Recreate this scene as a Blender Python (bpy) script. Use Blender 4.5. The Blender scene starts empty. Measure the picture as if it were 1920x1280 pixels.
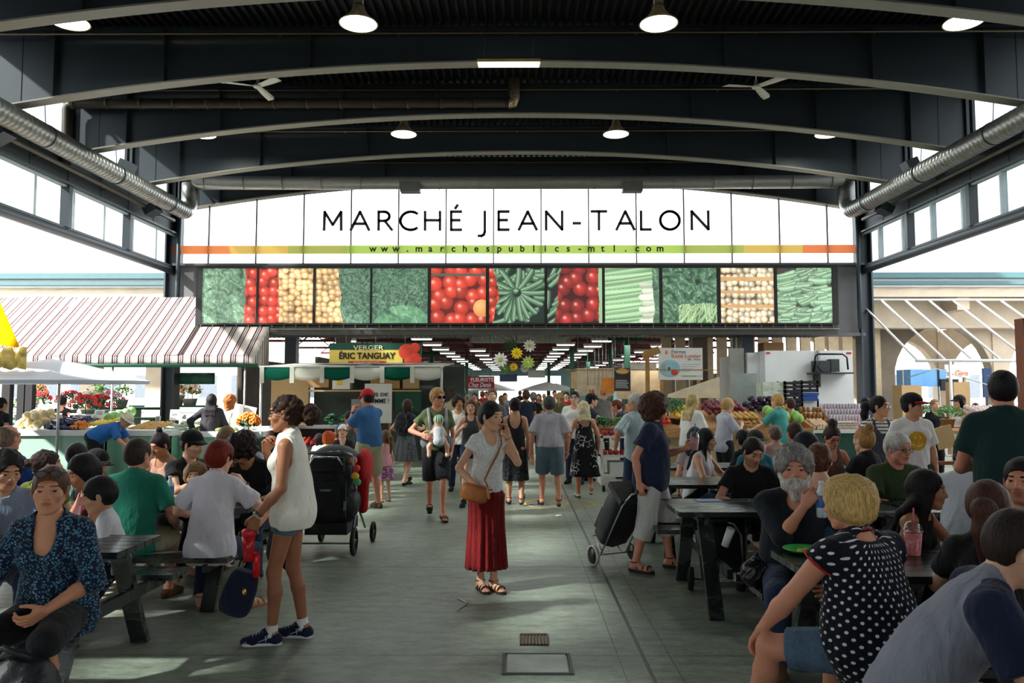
import bpy, math, random
import numpy as np
from mathutils import Vector, Matrix, Euler
rnd = random.Random(7)
SC = bpy.context.scene
COL = SC.collection
PI = math.pi
R = math.radians
# ---------------------------------------------------------------- camera
FPX = 1440.0
CAM_H = 1.68
cd = bpy.data.cameras.new('camera'); cam = bpy.data.objects.new('camera', cd); COL.objects.link(cam)
cd.sensor_width = 36.0; cd.lens = 36.0*FPX/1920.0; cd.clip_start = .1; cd.clip_end = 600
cam.location = (0, 0, CAM_H)
PITCH = math.atan(94/FPX); YAW = math.atan(10/FPX)
cam.rotation_euler = (R(90)+PITCH, 0, YAW)
SC.camera = cam
CM = Euler((R(90)+PITCH, 0, YAW)).to_matrix()
def ray(px, py): return CM @ Vector(((px-960)/FPX, -(py-640)/FPX, -1))
def at(px, py, Y):                       # the place at depth Y that the photo shows at (px, py)
    d = ray(px, py); return Vector((0, 0, CAM_H)) + d*(Y/d.y)
def gd(px, py, z=0.0):                   # the place at height z
    d = ray(px, py); return Vector((0, 0, CAM_H)) + d*((z-CAM_H)/d.z)
# ---------------------------------------------------------------- light
w = bpy.data.worlds.new('sky'); SC.world = w; w.use_nodes = True
bg = w.node_tree.nodes['Background']; bg.inputs[0].default_value = (.93, .97, 1, 1); bg.inputs[1].default_value = 4.2
sun = bpy.data.objects.new('sun', bpy.data.lights.new('sun', 'SUN')); COL.objects.link(sun)
sun.data.energy = 15.0; sun.data.angle = R(2); sun.data.color = (1, .97, .92); sun.rotation_euler = Vector((-1, -.5, .79)).to_track_quat('Z', 'Y').to_euler()
SC.view_settings.view_transform = 'Standard'; SC.view_settings.look = 'None'
SC.view_settings.exposure = .2; SC.view_settings.gamma = 1
try: SC.view_settings.use_curve_mapping = False
except Exception: pass
SC.cycles.use_denoising = True
SC.cycles.max_bounces = 7; SC.cycles.diffuse_bounces = 4; SC.cycles.glossy_bounces = 3
SC.cycles.transparent_max_bounces = 16; SC.cycles.transmission_bounces = 4
SC.cycles.sample_clamp_indirect = 6; SC.cycles.caustics_reflective = False; SC.cycles.caustics_refractive = False
# ---------------------------------------------------------------- materials
def lin(c):
    if isinstance(c, str): c = tuple(int(c[i:i+2], 16) for i in (0, 2, 4))
    out = []
    for v in c[:3]:
        v = v/255.0
        out.append(v/12.92 if v <= .04045 else ((v+.055)/1.055)**2.4)
    return tuple(out)+(1.0,)
MC = {}
class NT:                                # tiny node helper
    def __init__(s, m):
        m.use_nodes = True; s.t = m.node_tree; s.b = s.t.nodes['Principled BSDF']
    def n(s, typ, **kw):
        x = s.t.nodes.new(typ)
        for k, v in kw.items():
            if k.startswith('i_'):
                key = k[2:]
                try: key = int(key)
                except ValueError: key = key.replace('_', ' ')
                x.inputs[key].default_value = v
            else: setattr(x, k, v)
        return x
    def l(s, a, b): s.t.links.new(a, b)
    def math(s, op, a, b=None, c=None):
        x = s.n('ShaderNodeMath', operation=op)
        for i, v in enumerate((a, b, c)):
            if v is None: continue
            if isinstance(v, (int, float)): x.inputs[i].default_value = v
            else: s.l(v, x.inputs[i])
        return x.outputs[0]
    def co(s, scale=None):
        t = s.n('ShaderNodeTexCoord'); o = t.outputs['Object']
        if scale is not None:
            mp = s.n('ShaderNodeMapping'); s.l(o, mp.inputs[0])
            mp.inputs['Scale'].default_value = scale; o = mp.outputs[0]
        return o
    def xyz(s):
        x = s.n('ShaderNodeSeparateXYZ'); s.l(s.co(), x.inputs[0]); return x.outputs
    def mix(s, f, a, b):
        x = s.n('ShaderNodeMix', data_type='RGBA')
        for sock, v in ((x.inputs[0], f), (x.inputs[6], a), (x.inputs[7], b)):
            if isinstance(v, (int, float)): sock.default_value = v
            elif isinstance(v, tuple): sock.default_value = v
            else: s.l(v, sock)
        return x.outputs[2]
    def noise(s, scale, detail=3, co=None, rough=.55):
        x = s.n('ShaderNodeTexNoise'); x.inputs['Scale'].default_value = scale; x.inputs['Detail'].default_value = detail
        x.inputs['Roughness'].default_value = rough
        s.l(co if co is not None else s.co(), x.inputs['Vector']); return x.outputs['Fac']
    def ramp(s, f, lo, hi):
        x = s.n('ShaderNodeMapRange'); s.l(f, x.inputs[0]); x.inputs[1].default_value = lo; x.inputs[2].default_value = hi
        return x.outputs[0]
    def bump(s, h, st, dist=.01):
        x = s.n('ShaderNodeBump'); x.inputs['Strength'].default_value = st; x.inputs['Distance'].default_value = dist
        s.l(h, x.inputs['Height']); s.l(x.outputs[0], s.b.inputs['Normal'])
def mat(name, col, rough=.6, metal=0.0, var=.12, vs=6.0, bump=0.0, bs=60.0, stretch=None, spec=.4, emit=0.0, ecol=None):
    """A plain surface: base colour with gentle mottling, roughness, optional grain."""
    if name in MC: return MC[name]
    m = bpy.data.materials.new(name); t = NT(m); MC[name] = m
    c = lin(col)
    t.b.inputs['Roughness'].default_value = rough; t.b.inputs['Metallic'].default_value = metal
    t.b.inputs['Specular IOR Level'].default_value = spec
    co = t.co(stretch) if stretch else t.co()
    if var:
        f = t.ramp(t.noise(vs, 4, co), .3, .7)
        a = tuple(x*(1-var) for x in c[:3])+(1,); b = tuple(min(1, x*(1+var)) for x in c[:3])+(1,)
        t.l(t.mix(f, a, b), t.b.inputs['Base Color'])
    else: t.b.inputs['Base Color'].default_value = c
    if bump: t.bump(t.noise(bs, 3, co), bump)
    if emit:
        t.b.inputs['Emission Color'].default_value = lin(ecol) if ecol else c
        t.b.inputs['Emission Strength'].default_value = emit
    m.diffuse_color = c
    return m
def glass(name, col=(235, 245, 245), tr=.9, rough=.05):
    if name in MC: return MC[name]
    m = bpy.data.materials.new(name); t = NT(m); MC[name] = m
    tb = t.n('ShaderNodeBsdfTransparent'); tb.inputs[0].default_value = lin(col)
    mx = t.n('ShaderNodeMixShader'); mx.inputs[0].default_value = 1-tr
    gl = t.n('ShaderNodeBsdfGlossy'); gl.inputs['Roughness'].default_value = rough
    gl.inputs[0].default_value = (.8, .85, .85, 1)
    t.l(tb.outputs[0], mx.inputs[1]); t.l(gl.outputs[0], mx.inputs[2])
    t.l(mx.outputs[0], t.t.nodes['Material Output'].inputs[0])
    return m
def film(name, col, tr=.5):
    """Translucent sheet: printed film, awning cloth, frosted plastic."""
    if name in MC: return MC[name]
    m = bpy.data.materials.new(name); t = NT(m); MC[name] = m
    a = t.n('ShaderNodeBsdfTranslucent'); a.inputs[0].default_value = lin(col)
    b = t.n('ShaderNodeBsdfDiffuse'); b.inputs[0].default_value = lin(col)
    mx = t.n('ShaderNodeMixShader'); mx.inputs[0].default_value = tr
    t.l(b.outputs[0], mx.inputs[1]); t.l(a.outputs[0], mx.inputs[2])
    t.l(mx.outputs[0], t.t.nodes['Material Output'].inputs[0])
    return m
# ---------------------------------------------------------------- mesh builder
def np_mesh(name, V, F4, mi=None, smooth=True):
    me = bpy.data.meshes.new(name)
    V = np.asarray(V, dtype=np.float32); F4 = np.asarray(F4, dtype=np.int32)
    me.vertices.add(len(V)); me.vertices.foreach_set('co', V.ravel())
    n, k = F4.shape
    me.loops.add(n*k); me.loops.foreach_set('vertex_index', F4.ravel())
    me.polygons.add(n)
    me.polygons.foreach_set('loop_start', np.arange(0, n*k, k, dtype=np.int32))
    try: me.polygons.foreach_set('loop_total', np.full(n, k, dtype=np.int32))
    except Exception: pass
    if smooth: me.polygons.foreach_set('use_smooth', np.ones(n, dtype=bool))
    if mi is not None: me.polygons.foreach_set('material_index', np.asarray(mi, dtype=np.int32))
    me.update(calc_edges=True)
    return me
class MB:
    def __init__(s): s.V = []; s.F = []; s.M = []; s.S = []; s.mi = 0; s.sm = False
    def add(s, vs, fs, sm=None):
        o = len(s.V); s.V.extend(Vector(v) for v in vs)
        for f in fs:
            s.F.append([i+o for i in f]); s.M.append(s.mi); s.S.append(s.sm if sm is None else sm)
        return s
    def box(s, c, d, rz=0, rot=None):
        hx, hy, hz = d[0]/2, d[1]/2, d[2]/2
        m = rot if rot is not None else Matrix.Rotation(rz, 3, 'Z')
        c = Vector(c)
        vs = [c+m @ Vector((x*hx, y*hy, z*hz)) for z in (-1, 1) for y in (-1, 1) for x in (-1, 1)]
        return s.add(vs, [(0, 2, 3, 1), (4, 5, 7, 6), (0, 1, 5, 4), (2, 6, 7, 3), (0, 4, 6, 2), (1, 3, 7, 5)], False)
    def bb(s, x0, x1, y0, y1, z0, z1): return s.box(((x0+x1)/2, (y0+y1)/2, (z0+z1)/2), (abs(x1-x0), abs(y1-y0), abs(z1-z0)))
    def tube(s, pts, r, n=10, cap=True, closed=False, sq=1.0):
        pts = [Vector(p) for p in pts]; N = len(pts)
        rs = [r]*N if isinstance(r, (int, float)) else list(r)
        rings = []; prev = None
        for i, p in enumerate(pts):
            if closed: t = pts[(i+1) % N]-pts[i-1]
            else: t = pts[min(i+1, N-1)]-pts[max(i-1, 0)]
            t = t.normalized() if t.length > 1e-9 else Vector((0, 0, 1))
            if prev is None:
                a = Vector((0, 0, 1)) if abs(t.z) < .9 else Vector((1, 0, 0))
                u = t.cross(a).normalized()
            else: u = (prev-t*prev.dot(t)); u = u.normalized() if u.length > 1e-9 else t.orthogonal().normalized()
            prev = u; v = t.cross(u)
            rings.append([p+u*(math.cos(2*PI*k/n)*rs[i])+v*(math.sin(2*PI*k/n)*rs[i]*sq) for k in range(n)])
        vs = [v for rg in rings for v in rg]; fs = []
        for i in range(N if closed else N-1):
            j = (i+1) % N
            for k in range(n):
                l = (k+1) % n; fs.append((i*n+k, i*n+l, j*n+l, j*n+k))
        s.add(vs, fs, True)
        if cap and not closed:
            o = len(s.V)-len(vs)
            s.F.append([o+k for k in range(n)][::-1]); s.M.append(s.mi); s.S.append(False)
            s.F.append([o+(N-1)*n+k for k in range(n)]); s.M.append(s.mi); s.S.append(False)
        return s
    def bar(s, a, b, w, h, up=(0, 0, 1)):
        a = Vector(a); b = Vector(b); t = (b-a); L = t.length; t.normalize()
        u = t.cross(Vector(up)); u = u.normalized() if u.length > 1e-6 else t.orthogonal().normalized()
        v = u.cross(t)
        m = Matrix((u, t, v)).transposed()
        return s.box((a+b)/2, (w, L, h), rot=m)
    def lathe(s, prof, c=(0, 0, 0), n=24, rot=None, sm=True):
        c = Vector(c); vs = []
        for r, z in prof:
            for k in range(n):
                p = Vector((r*math.cos(2*PI*k/n), r*math.sin(2*PI*k/n), z))
                vs.append(c+(rot @ p if rot is not None else p))
        fs = []
        for i in range(len(prof)-1):
            for k in range(n):
                l = (k+1) % n; fs.append((i*n+k, i*n+l, (i+1)*n+l, (i+1)*n+k))
        ring = prof[0] == prof[-1]
        if prof[0][0] > 1e-5 and not ring: fs.append(tuple(range(n))[::-1])
        if prof[-1][0] > 1e-5 and not ring: fs.append(tuple((len(prof)-1)*n+k for k in range(n)))
        return s.add(vs, fs, sm)
    def ell(s, c, r, nu=12, nv=8, rot=None, f=None):
        if isinstance(r, (int, float)): r = (r, r, r)
        c = Vector(c); vs = []
        for i in range(nv+1):
            th = PI*i/nv
            for k in range(nu):
                ph = 2*PI*k/nu
                p = Vector((math.sin(th)*math.cos(ph), math.sin(th)*math.sin(ph), math.cos(th)))
                if f: p = p*f(p)
                p = Vector((p.x*r[0], p.y*r[1], p.z*r[2]))
                vs.append(c+(rot @ p if rot is not None else p))
        fs = [(i*nu+k, (i+1)*nu+k, (i+1)*nu+(k+1) % nu, i*nu+(k+1) % nu) for i in range(nv) for k in range(nu)]
        return s.add(vs, fs, True)
    def poly(s, pts, a, b, axis='y'):
        """Extrude a 2-D outline between a and b along an axis (outline in the two other axes)."""
        def P(u, v, w): return {'y': (u, w, v), 'x': (w, u, v), 'z': (u, v, w)}[axis]
        n = len(pts)
        vs = [P(u, v, a) for u, v in pts]+[P(u, v, b) for u, v in pts]
        fs = [tuple(range(n))[::-1], tuple(range(n, 2*n))]+[(i, (i+1) % n, n+(i+1) % n, n+i) for i in range(n)]
        return s.add(vs, fs, False)
    def sheet(s, rows, th=0.0, sm=True):
        """A surface through rows of points, given a thickness."""
        nr = len(rows); nc = len(rows[0])
        P = [Vector(p) for r_ in rows for p in r_]
        fs = [(i*nc+j, i*nc+j+1, (i+1)*nc+j+1, (i+1)*nc+j) for i in range(nr-1) for j in range(nc-1)]
        if not th: return s.add(P, fs, sm)
        N = []
        for i in range(nr):
            for j in range(nc):
                a = P[min(i+1, nr-1)*nc+j]-P[max(i-1, 0)*nc+j]; b = P[i*nc+min(j+1, nc-1)]-P[i*nc+max(j-1, 0)]
                nn = a.cross(b); N.append(nn.normalized() if nn.length > 1e-12 else Vector((0, 0, 1)))
        Q = [p-n_*th for p, n_ in zip(P, N)]; o = len(P)
        f2 = [tuple(x+o for x in f[::-1]) for f in fs]
        rim = [(0*nc+j, 0*nc+j+1) for j in range(nc-1)][::-1]
        edge = [(j+1, j) for j in range(nc-1)]+[((nr-1)*nc+j, (nr-1)*nc+j+1) for j in range(nc-1)]
        edge += [(i*nc, (i+1)*nc) for i in range(nr-1)]+[((i+1)*nc+nc-1, i*nc+nc-1) for i in range(nr-1)]
        f3 = [(a, b, b+o, a+o) for a, b in edge]
        return s.add(P+Q, fs+f2+f3, sm)
    def merge(s, o, mx=None):
        n = len(s.V); s.V.extend((mx @ v if mx is not None else v) for v in o.V)
        s.F.extend([i+n for i in f] for f in o.F); s.M.extend(o.M); s.S.extend(o.S); return s
    def xf(s, mx): s.V = [mx @ v for v in s.V]; return s
    def build(s, name, m, parent=None, label=None, cat=None, group=None, kind=None, world=True):
        V = s.V
        p = parent
        while p is not None and p.name not in WM: p = p.parent
        if p is not None and world: inv = WM[p.name].inverted(); V = [inv @ v for v in V]
        me = bpy.data.meshes.new(name); me.from_pydata([tuple(v) for v in V], [], s.F)
        for mm in (m if isinstance(m, (list, tuple)) else [m]): me.materials.append(mm)
        me.polygons.foreach_set('material_index', s.M); me.polygons.foreach_set('use_smooth', s.S)
        me.update()
        o = bpy.data.objects.new(name, me); COL.objects.link(o)
        if parent is not None: o.parent = parent
        tag(o, label, cat, group, kind)
        return o
WM = {}
def tag(o, label=None, cat=None, group=None, kind=None):
    if label: o['label'] = label
    if cat: o['category'] = cat
    if group: o['group'] = group
    if kind: o['kind'] = kind
    return o
def T(name, loc, label=None, cat=None, group=None, rz=0.0, kind=None):
    o = bpy.data.objects.new(name, None); COL.objects.link(o)
    o.location = loc; o.rotation_euler = (0, 0, rz); o.empty_display_size = .1
    WM[o.name] = Matrix.Translation(Vector(loc)) @ Matrix.Rotation(rz, 4, 'Z')
    return tag(o, label, cat, group, kind)
def S(name, mb, m, parent=None): return mb.build(name, m, parent, kind=None if parent else 'structure')
def thing(name, mb, m, label, cat, group=None):
    """A one-mesh thing, its origin at its base."""
    xs = [v.x for v in mb.V]; ys = [v.y for v in mb.V]; zs = [v.z for v in mb.V]
    c = Vector(((min(xs)+max(xs))/2, (min(ys)+max(ys))/2, min(zs)))
    mb.V = [v-c for v in mb.V]
    o = mb.build(name, m, None, label, cat, group); o.location = c; WM[o.name] = Matrix.Translation(c)
    return o
def dup(root, loc, rz=0.0, label=None, group=None, sc=None):
    r = root.copy(); COL.objects.link(r); r.location = loc; r.rotation_euler = (0, 0, rz)
    if sc: r.scale = (sc, sc, sc)
    if label: r['label'] = label
    if group: r['group'] = group
    for ch in list(root.children):
        c = ch.copy(); COL.objects.link(c); c.parent = r
        for g in list(ch.children):
            d = g.copy(); COL.objects.link(d); d.parent = c
    return r
def text_mb(s, size=1.0, depth=.01, offset=0.0, align='CENTER', shear=0.0, space=1.0):
    """Lettering as a mesh standing in the XZ plane, facing -Y."""
    c = bpy.data.curves.new('lettering', 'FONT'); c.body = s; c.size = size; c.extrude = depth/2; c.offset = offset
    c.align_x = align; c.shear = shear; c.space_character = space; c.resolution_u = 3
    o = bpy.data.objects.new('lettering', c); COL.objects.link(o)
    me = bpy.data.meshes.new_from_object(o.evaluated_get(bpy.context.evaluated_depsgraph_get()))
    mb = MB(); mb.add([(v.co.x, -v.co.z, v.co.y) for v in me.vertices], [tuple(p.vertices) for p in me.polygons], False)
    bpy.data.objects.remove(o); bpy.data.curves.remove(c); bpy.data.meshes.remove(me)
    return mb
def text_fit(s, x0, x1, y, z0, z1, depth=.01, offset=0.0, shear=0.0, space=1.0):
    """Lettering stretched to a given rectangle at depth y."""
    mb = text_mb(s, 1.0, 1.0, offset, 'LEFT', shear, space)
    xs = [v.x for v in mb.V]; zs = [v.z for v in mb.V]; a, b, c, d = min(xs), max(xs), min(zs), max(zs)
    mb.V = [Vector((x0+(v.x-a)/(b-a)*(x1-x0), y+v.y*depth, z0+(v.z-c)/(d-c)*(z1-z0))) for v in mb.V]
    return mb
# ================================================================ the hall
YE = 20.0; BAY = 2.43
steel = mat('dark slate painted steel', (52, 60, 68), .45, 0, .06, 2, spec=.5)
steel_l = mat('window-lit flange steel', (150, 148, 138), .5, 0, .06, 3)  # girder steel made paler, window light put into the flange colour
deckm = mat('black roof deck', (34, 35, 37), .5, .2, .15, 3)
galv = mat('galvanised duct', (150, 150, 146), .34, .75, .2, 9, .15, 120)
brown_pipe = mat('dark brown pipe paint', (74, 64, 52), .5, 0, .2, 5)
white_p = mat('white enamel', (235, 232, 222), .4, 0, .05)
mull = mat('grey window frame', (96, 106, 112), .5, 0, .05)
mull_l = mat('pale window frame', (190, 205, 210), .5, 0, .05)
pane_m = glass('window glass', (250, 253, 253), .96); frost = glass('frosted clerestory glass', (204, 208, 208), .97, .2)
# floor
def floor_mat():
    m = bpy.data.materials.new('worn concrete floor'); t = NT(m)
    x, y, z = t.xyz()
    n1 = t.noise(.45, 5); n2 = t.noise(4, 8, t.co((1, 3.2, 1)), .75); n3 = t.noise(34, 4, t.co((.5, 4, 1)), .8)
    f = t.math('ADD', t.math('MULTIPLY', n1, .35), t.math('ADD', t.math('MULTIPLY', n2, .5), t.math('MULTIPLY', n3, .42)))
    f = t.ramp(f, .47, .78)
    c = t.mix(f, lin((28, 36, 32)), lin((160, 170, 152)))
    d = None
    for px, wd in ((.80, .013), (.64, .003), (.97, .003), (4.2, .006)):
        e = t.math('LESS_THAN', t.math('ABSOLUTE', t.math('SUBTRACT', t.math('ADD', x, t.math('MULTIPLY', n2, .012)), px+.006)), wd)
        d = e if d is None else t.math('MAXIMUM', d, e)
    for py, wd in ((5.02, .005), (7.5, .008), (10.1, .01), (13.4, .012), (16.5, .012)):
        e = t.math('LESS_THAN', t.math('ABSOLUTE', t.math('SUBTRACT', t.math('ADD', y, t.math('MULTIPLY', n1, .03)), py+.015)), wd)
        d = t.math('MAXIMUM', d, e)
    spot = t.math('GREATER_THAN', t.noise(3.2, 6, None, .8), .71)
    d = t.math('MAXIMUM', t.math('MULTIPLY', d, .85), t.math('MULTIPLY', spot, .35))
    t.l(t.mix(d, c, lin((22, 24, 23))), t.b.inputs['Base Color'])
    t.l(t.math('ADD', t.math('MULTIPLY', n2, .3), .3), t.b.inputs['Roughness'])
    t.b.inputs['Specular IOR Level'].default_value = .45
    t.bump(t.math('ADD', n3, t.math('MULTIPLY', d, -1.2)), .3, .006)
    return m
m = MB(); m.bb(-11, 11, -14, 62, -.2, 0); S('floor', m, floor_mat())
m = MB()
m.bb(-160, -11, -160, 200, -.25, -.05); m.bb(11, 160, -160, 200, -.25, -.05)
m.bb(-11, 11, -160, -14, -.25, -.05); m.bb(-11, 11, 62, 200, -.25, -.05)
S('ground', m, mat('outdoor paving', (165, 163, 158), .9, 0, .1, .5))
# roof deck: a corrugated sheet whose ribs run along the hall
m = MB(); pts = []; x = -9.4
while x < 9.4:
    pts += [(x, 7.86), (x+.045, 7.86), (x+.06, 7.93), (x+.135, 7.93)]; x += .15
top = [(a, b+.02) for a, b in pts][::-1]
n = len(pts)
vs = [(a, -11, b) for a, b in pts]+[(a, YE+.4, b) for a, b in pts]
m.add(vs, [(i, n+i, n+i+1, i+1) for i in range(n-1)])
m.bb(-9.5, 9.5, -11, YE+.4, 7.96, 8.15)
S('ceiling', m, deckm)
# arched girders
def arch(x): return 7.25-(x*x)/101.5
xs = [-8.44+i*16.88/40 for i in range(41)]
for k in range(13):
    Y = YE-k*BAY
    b = MB()
    low = [(x, arch(x)) for x in xs]
    b.poly([(-9.05, arch(8.8))]+low+[(9.05, arch(8.8)), (9.05, 7.85), (-9.05, 7.85)], Y-.012, Y+.012, 'y')
    b.bb(-9.1, 9.1, Y-.1, Y+.1, 7.80, 7.855)
    for sx in (-1, 1):
        for q in (7.85, 5.98, 3.5):
            b.bb(sx*q-.012, sx*q+.012, Y-.11, Y+.11, arch(q)+.02, 7.8)
        b.bb(sx*8.44-.006, sx*8.44+.006, Y-.02, Y+.02, arch(8.44), 7.8)
    g = S('roof_beam', b, steel)
    f = MB(); rows = []
    for x in [-9.0]+xs+[9.0]:
        rows.append([(x, Y-.12, arch(x)), (x, Y+.12, arch(x))])
    f.sheet(rows, .028, False); S('flange', f, steel_l, g)
    c = MB()                                  # conduit along the top of each girder
    c.tube([(-8.9, Y-.2, 7.68), (8.9, Y-.2, 7.68)], .018, 6)
    for q in range(-8, 9, 2): c.box((q, Y-.16, 7.68), (.03, .1, .03))
    S('conduit', c, mat('brass conduit', (120, 104, 74), .4, .4), g)
# side walls: lower rail, clerestory, eave girder, upper clerestory
WN = 0
for sx, side in ((-1, 'left'), (1, 'right')):
    X = sx*9.05
    b = MB(); b.tube([(X, -11, 4.84), (X, YE, 4.84)], .1, 12); b.bb(X-.05, X+.05, -11, YE, 4.9, 4.97)
    wl = S('wall_'+side, b, steel)
    b = MB(); b.bb(X-.012, X+.012, -11, YE, 5.84, 6.42); b.bb(X-.13, X+.13, -11, YE, 5.80, 5.84); b.bb(X-.13, X+.13, -11, YE, 6.42, 6.46)
    for q in range(24): b.bb(X-sx*.02-.004, X-sx*.02+.004, YE-q*1.215-.006, YE-q*1.215+.006, 5.84, 6.42)
    S('girder', b, steel, wl)
    b = MB(); b.tube([(X-sx*.24, -11, 6.06), (X-sx*.24, YE-.6, 6.06)], .045, 8)
    for q in range(10): b.bar((X, YE-1.2-q*2.4, 6.06), (X-sx*.24, YE-1.2-q*2.4, 6.06), .03, .03)
    S('pipe', b, mat('grey brown pipe', (110, 104, 92), .45, .2), wl)
    for k in range(10):
        y1 = YE-k*BAY; y0 = y1-BAY; WN += 1
        wd = T('window_%d' % WN, (X, y0, 4.97), kind='structure')
        b = MB(); b.bb(X-.09, X+.09, y0-.06, y0+.06, 4.95, 5.84)
        b.build('post', steel, wd)
        b = MB()
        for q in (.3, 1.47): b.bb(X-.03, X+.05*sx+.03, y0+q-.035, y0+q+.035, 4.97, 5.82)
        b.bb(X-.04, X+.04, y0, y1, 5.77, 5.82); b.build('mullion', mull_l, wd)
        b = MB(); b.bb(X+sx*.05-.004, X+sx*.05+.004, y0, y1, 4.97, 5.82); b.build('pane', frost, wd)
        b = MB(); b.bb(X+sx*.05-.004, X+sx*.05+.004, y0, y1, 6.46, 7.9); b.build('upper_pane', frost, wd)
        b = MB(); b.bb(X-.09, X-.03, y0-.08, y0+.08, 6.46, 7.85); b.bb(X+.03, X+.09, y0-.08, y0+.08, 6.46, 7.85)
        b.build('upper_post', steel, wd)
        b = MB(); b.bb(X-.03, X+.03, y0+.3, y0+.36, 6.46, 7.85); b.build('upper_mullion', mull_l, wd)
        if k % 2 == 0:
            b = MB(); b.bar((X, y0+.2, 6.5), (X, y1-.1, 7.75), .05, .05); b.build('brace', steel, wd)
    # end columns that reach the floor
    for (Y, z1) in ((YE, 7.85), (-1.87, 4.8), (-10.9, 7.8)):
        b = MB()
        b.bb(X-.17, X-.13, Y-.18, Y+.18, 0, z1); b.bb(X+.13, X+.17, Y-.18, Y+.18, 0, z1); b.bb(X-.13, X+.13, Y-.012, Y+.012, 0, z1)
        b.bb(X-.3, X+.3, Y-.3, Y+.3, 0, .03)
        c = S('column', b, steel)
        if Y == YE:
            b = MB(); b.tube([(X-sx*.26, Y-.32, 3.3), (X-sx*.26, Y-.32, 6.3)], .055, 10); S('downpipe', b, steel, c)
    # unseen roofs and walls, added to block side light near the camera
    b = MB(); b.bb(sx*9.7, sx*24, -16, 11.6, 4.35, 4.6); b.bb(sx*23.8, sx*24, -16, 11.6, 0, 4.35)
    for q in range(5): b.bb(sx*16-.15, sx*16+.15, -14+6*q-.15, -14+6*q+.15, 0, 4.35)
    S('wall_light_block_'+side, b, mat('light block lining', (56, 56, 56), .8))
b = MB(); b.bb(-9.2, 9.2, -11.2, -11, 4.4, 7.9); b.bb(-9.2, -1.2, -11.2, -11, 0, 4.4); b.bb(1.2, 9.2, -11.2, -11, 0, 4.4); S('wall_front', b, mat('front light block panel', (70, 72, 74), .6))  # unseen wall, added to cut the light from behind the camera
# ---- end wall: header, glazed arch, lettering
b = MB()
b.bb(-8.95, 8.95, YE-.1, YE+.1, 3.18, 4.98); b.bb(-9.0, 9.0, YE-.2, YE+.2, 4.96, 5.02); b.bb(-9, 9, YE-.16, YE+.16, 3.12, 3.2)
wb = S('wall_back', b, mat('grey header panel', (98, 98, 100), .6, 0, .1, 3))
wd = T('window_30', (0, YE, 5.02), kind='structure')
b = MB()
row = [(x, arch(x)+.0) for x in xs]
b.poly([(-8.9, 5.02)]+[(8.9, 5.02), (8.9, arch(8.8))]+row[::-1]+[(-8.9, arch(8.8))], YE+.03, YE+.04, 'y')
b.build('pane', pane_m, wd)
b = MB()
for i in range(-7, 7):
    x = (i+.5)*1.252-.0
    b.bb(x-.016, x+.016, YE-.03, YE+.03, 5.02, arch(x))
b.build('mullion', mat('bronze mullion', (96, 82, 84), .5), wd)
# ladder standing on the roof behind the glass
b = MB()
for q in (-3.78, -3.27): b.tube([(q, YE+.5, 4.2), (q, YE+.5, 7.4)], .006, 6)
for q in range(9): b.tube([(-3.78, YE+.5, 4.5+q*.33), (-3.27, YE+.5, 4.5+q*.33)], .005, 6)
thing('ladder', b, mat('pale ladder', (225, 225, 225), .6), 'thin pale ladder seen faintly through the glass behind the letters A and R', 'ladder')
# big letters, stroke by stroke
def A_(v): return at(v, 413, YE-.06).x
z0 = at(968, 430.5, YE-.06).z; z1 = at(968, 396.5, YE-.06).z; H_ = z1-z0; SW = .072
inkm = mat('dark bronze lettering', (62, 52, 46), .5, 0, .05)
def strokes(ch, a, b):
    w_ = b-a
    def arc(cx, cz, rx, rz, d0, d1, n=16): return [(cx+rx*math.cos(R(d0+(d1-d0)*i/n)), cz+rz*math.sin(R(d0+(d1-d0)*i/n))) for i in range(n+1)]
    L = {'M': [[(0, 0), (0.02, 1), (.5, .28), (.98, 1), (1, 0)]], 'A': [[(0, 0), (.5, 1), (1, 0)], [(.18, .34), (.82, .34)]],
         'R': [[(0, 0), (0, 1), (.4, 1)]+arc(.42, .75, .38, .25, 90, -90, 10)[1:]+[(0, .5)], [(.45, .5), (1, 0)]],
         'C': [arc(.62, .5, .62, .5, 52, 308, 20)], 'H': [[(0, 0), (0, 1)], [(1, 0), (1, 1)], [(0, .53), (1, .53)]],
         'E': [[(1, 1), (0, 1), (0, 0), (1, 0)], [(0, .53), (.85, .53)]],
         'J': [[(.75, 1), (.75, -.12), (.6, -.27), (.25, -.34), (-.25, -.33)]], 'N': [[(0, 0), (0, 1), (1, 0), (1, 1)]],
         '-': [[(0, .35), (1, .35)]], 'T': [[(0, 1), (1, 1)], [(.5, 1), (.5, 0)]], 'L': [[(0, 1), (0, 0), (1, 0)]],
         'O': [arc(.5, .5, .5, .5, 0, 360, 28)], "'": [[(.4, 1.18), (.62, 1.36)]]}[ch]
    return [[(a+u*w_, z0+v*H_) for u, v in st] for st in L]
word = [('M', 608, 640), ('A', 658, 692), ('R', 710, 735), ('C', 751, 782), ('H', 797, 825), ('E', 846, 865), ("'", 846, 865), ('J', 900, 912), ('E', 935, 954),
        ('A', 973, 1006), ('N', 1024, 1054), ('-', 1075, 1088), ('T', 1109, 1137), ('A', 1156, 1189), ('L', 1202, 1220), ('O', 1238, 1274), ('N', 1297, 1328)]
for q, (ch, a, b_) in enumerate(word):
    mb = MB()
    for st in strokes(ch, A_(a), A_(b_)):
        for (u0, v0), (u1, v1) in zip(st, st[1:]):
            d = Vector((u1-u0, 0, v1-v0)); e = d.normalized()*SW*.32
            mb.bar((u0-e.x, YE-.06, v0-e.z), (u1+e.x, YE-.06, v1+e.z), .03, SW, up=(d.cross(Vector((0, 1, 0)))))
    mb.build('sign_letter', inkm, wd)
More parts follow.
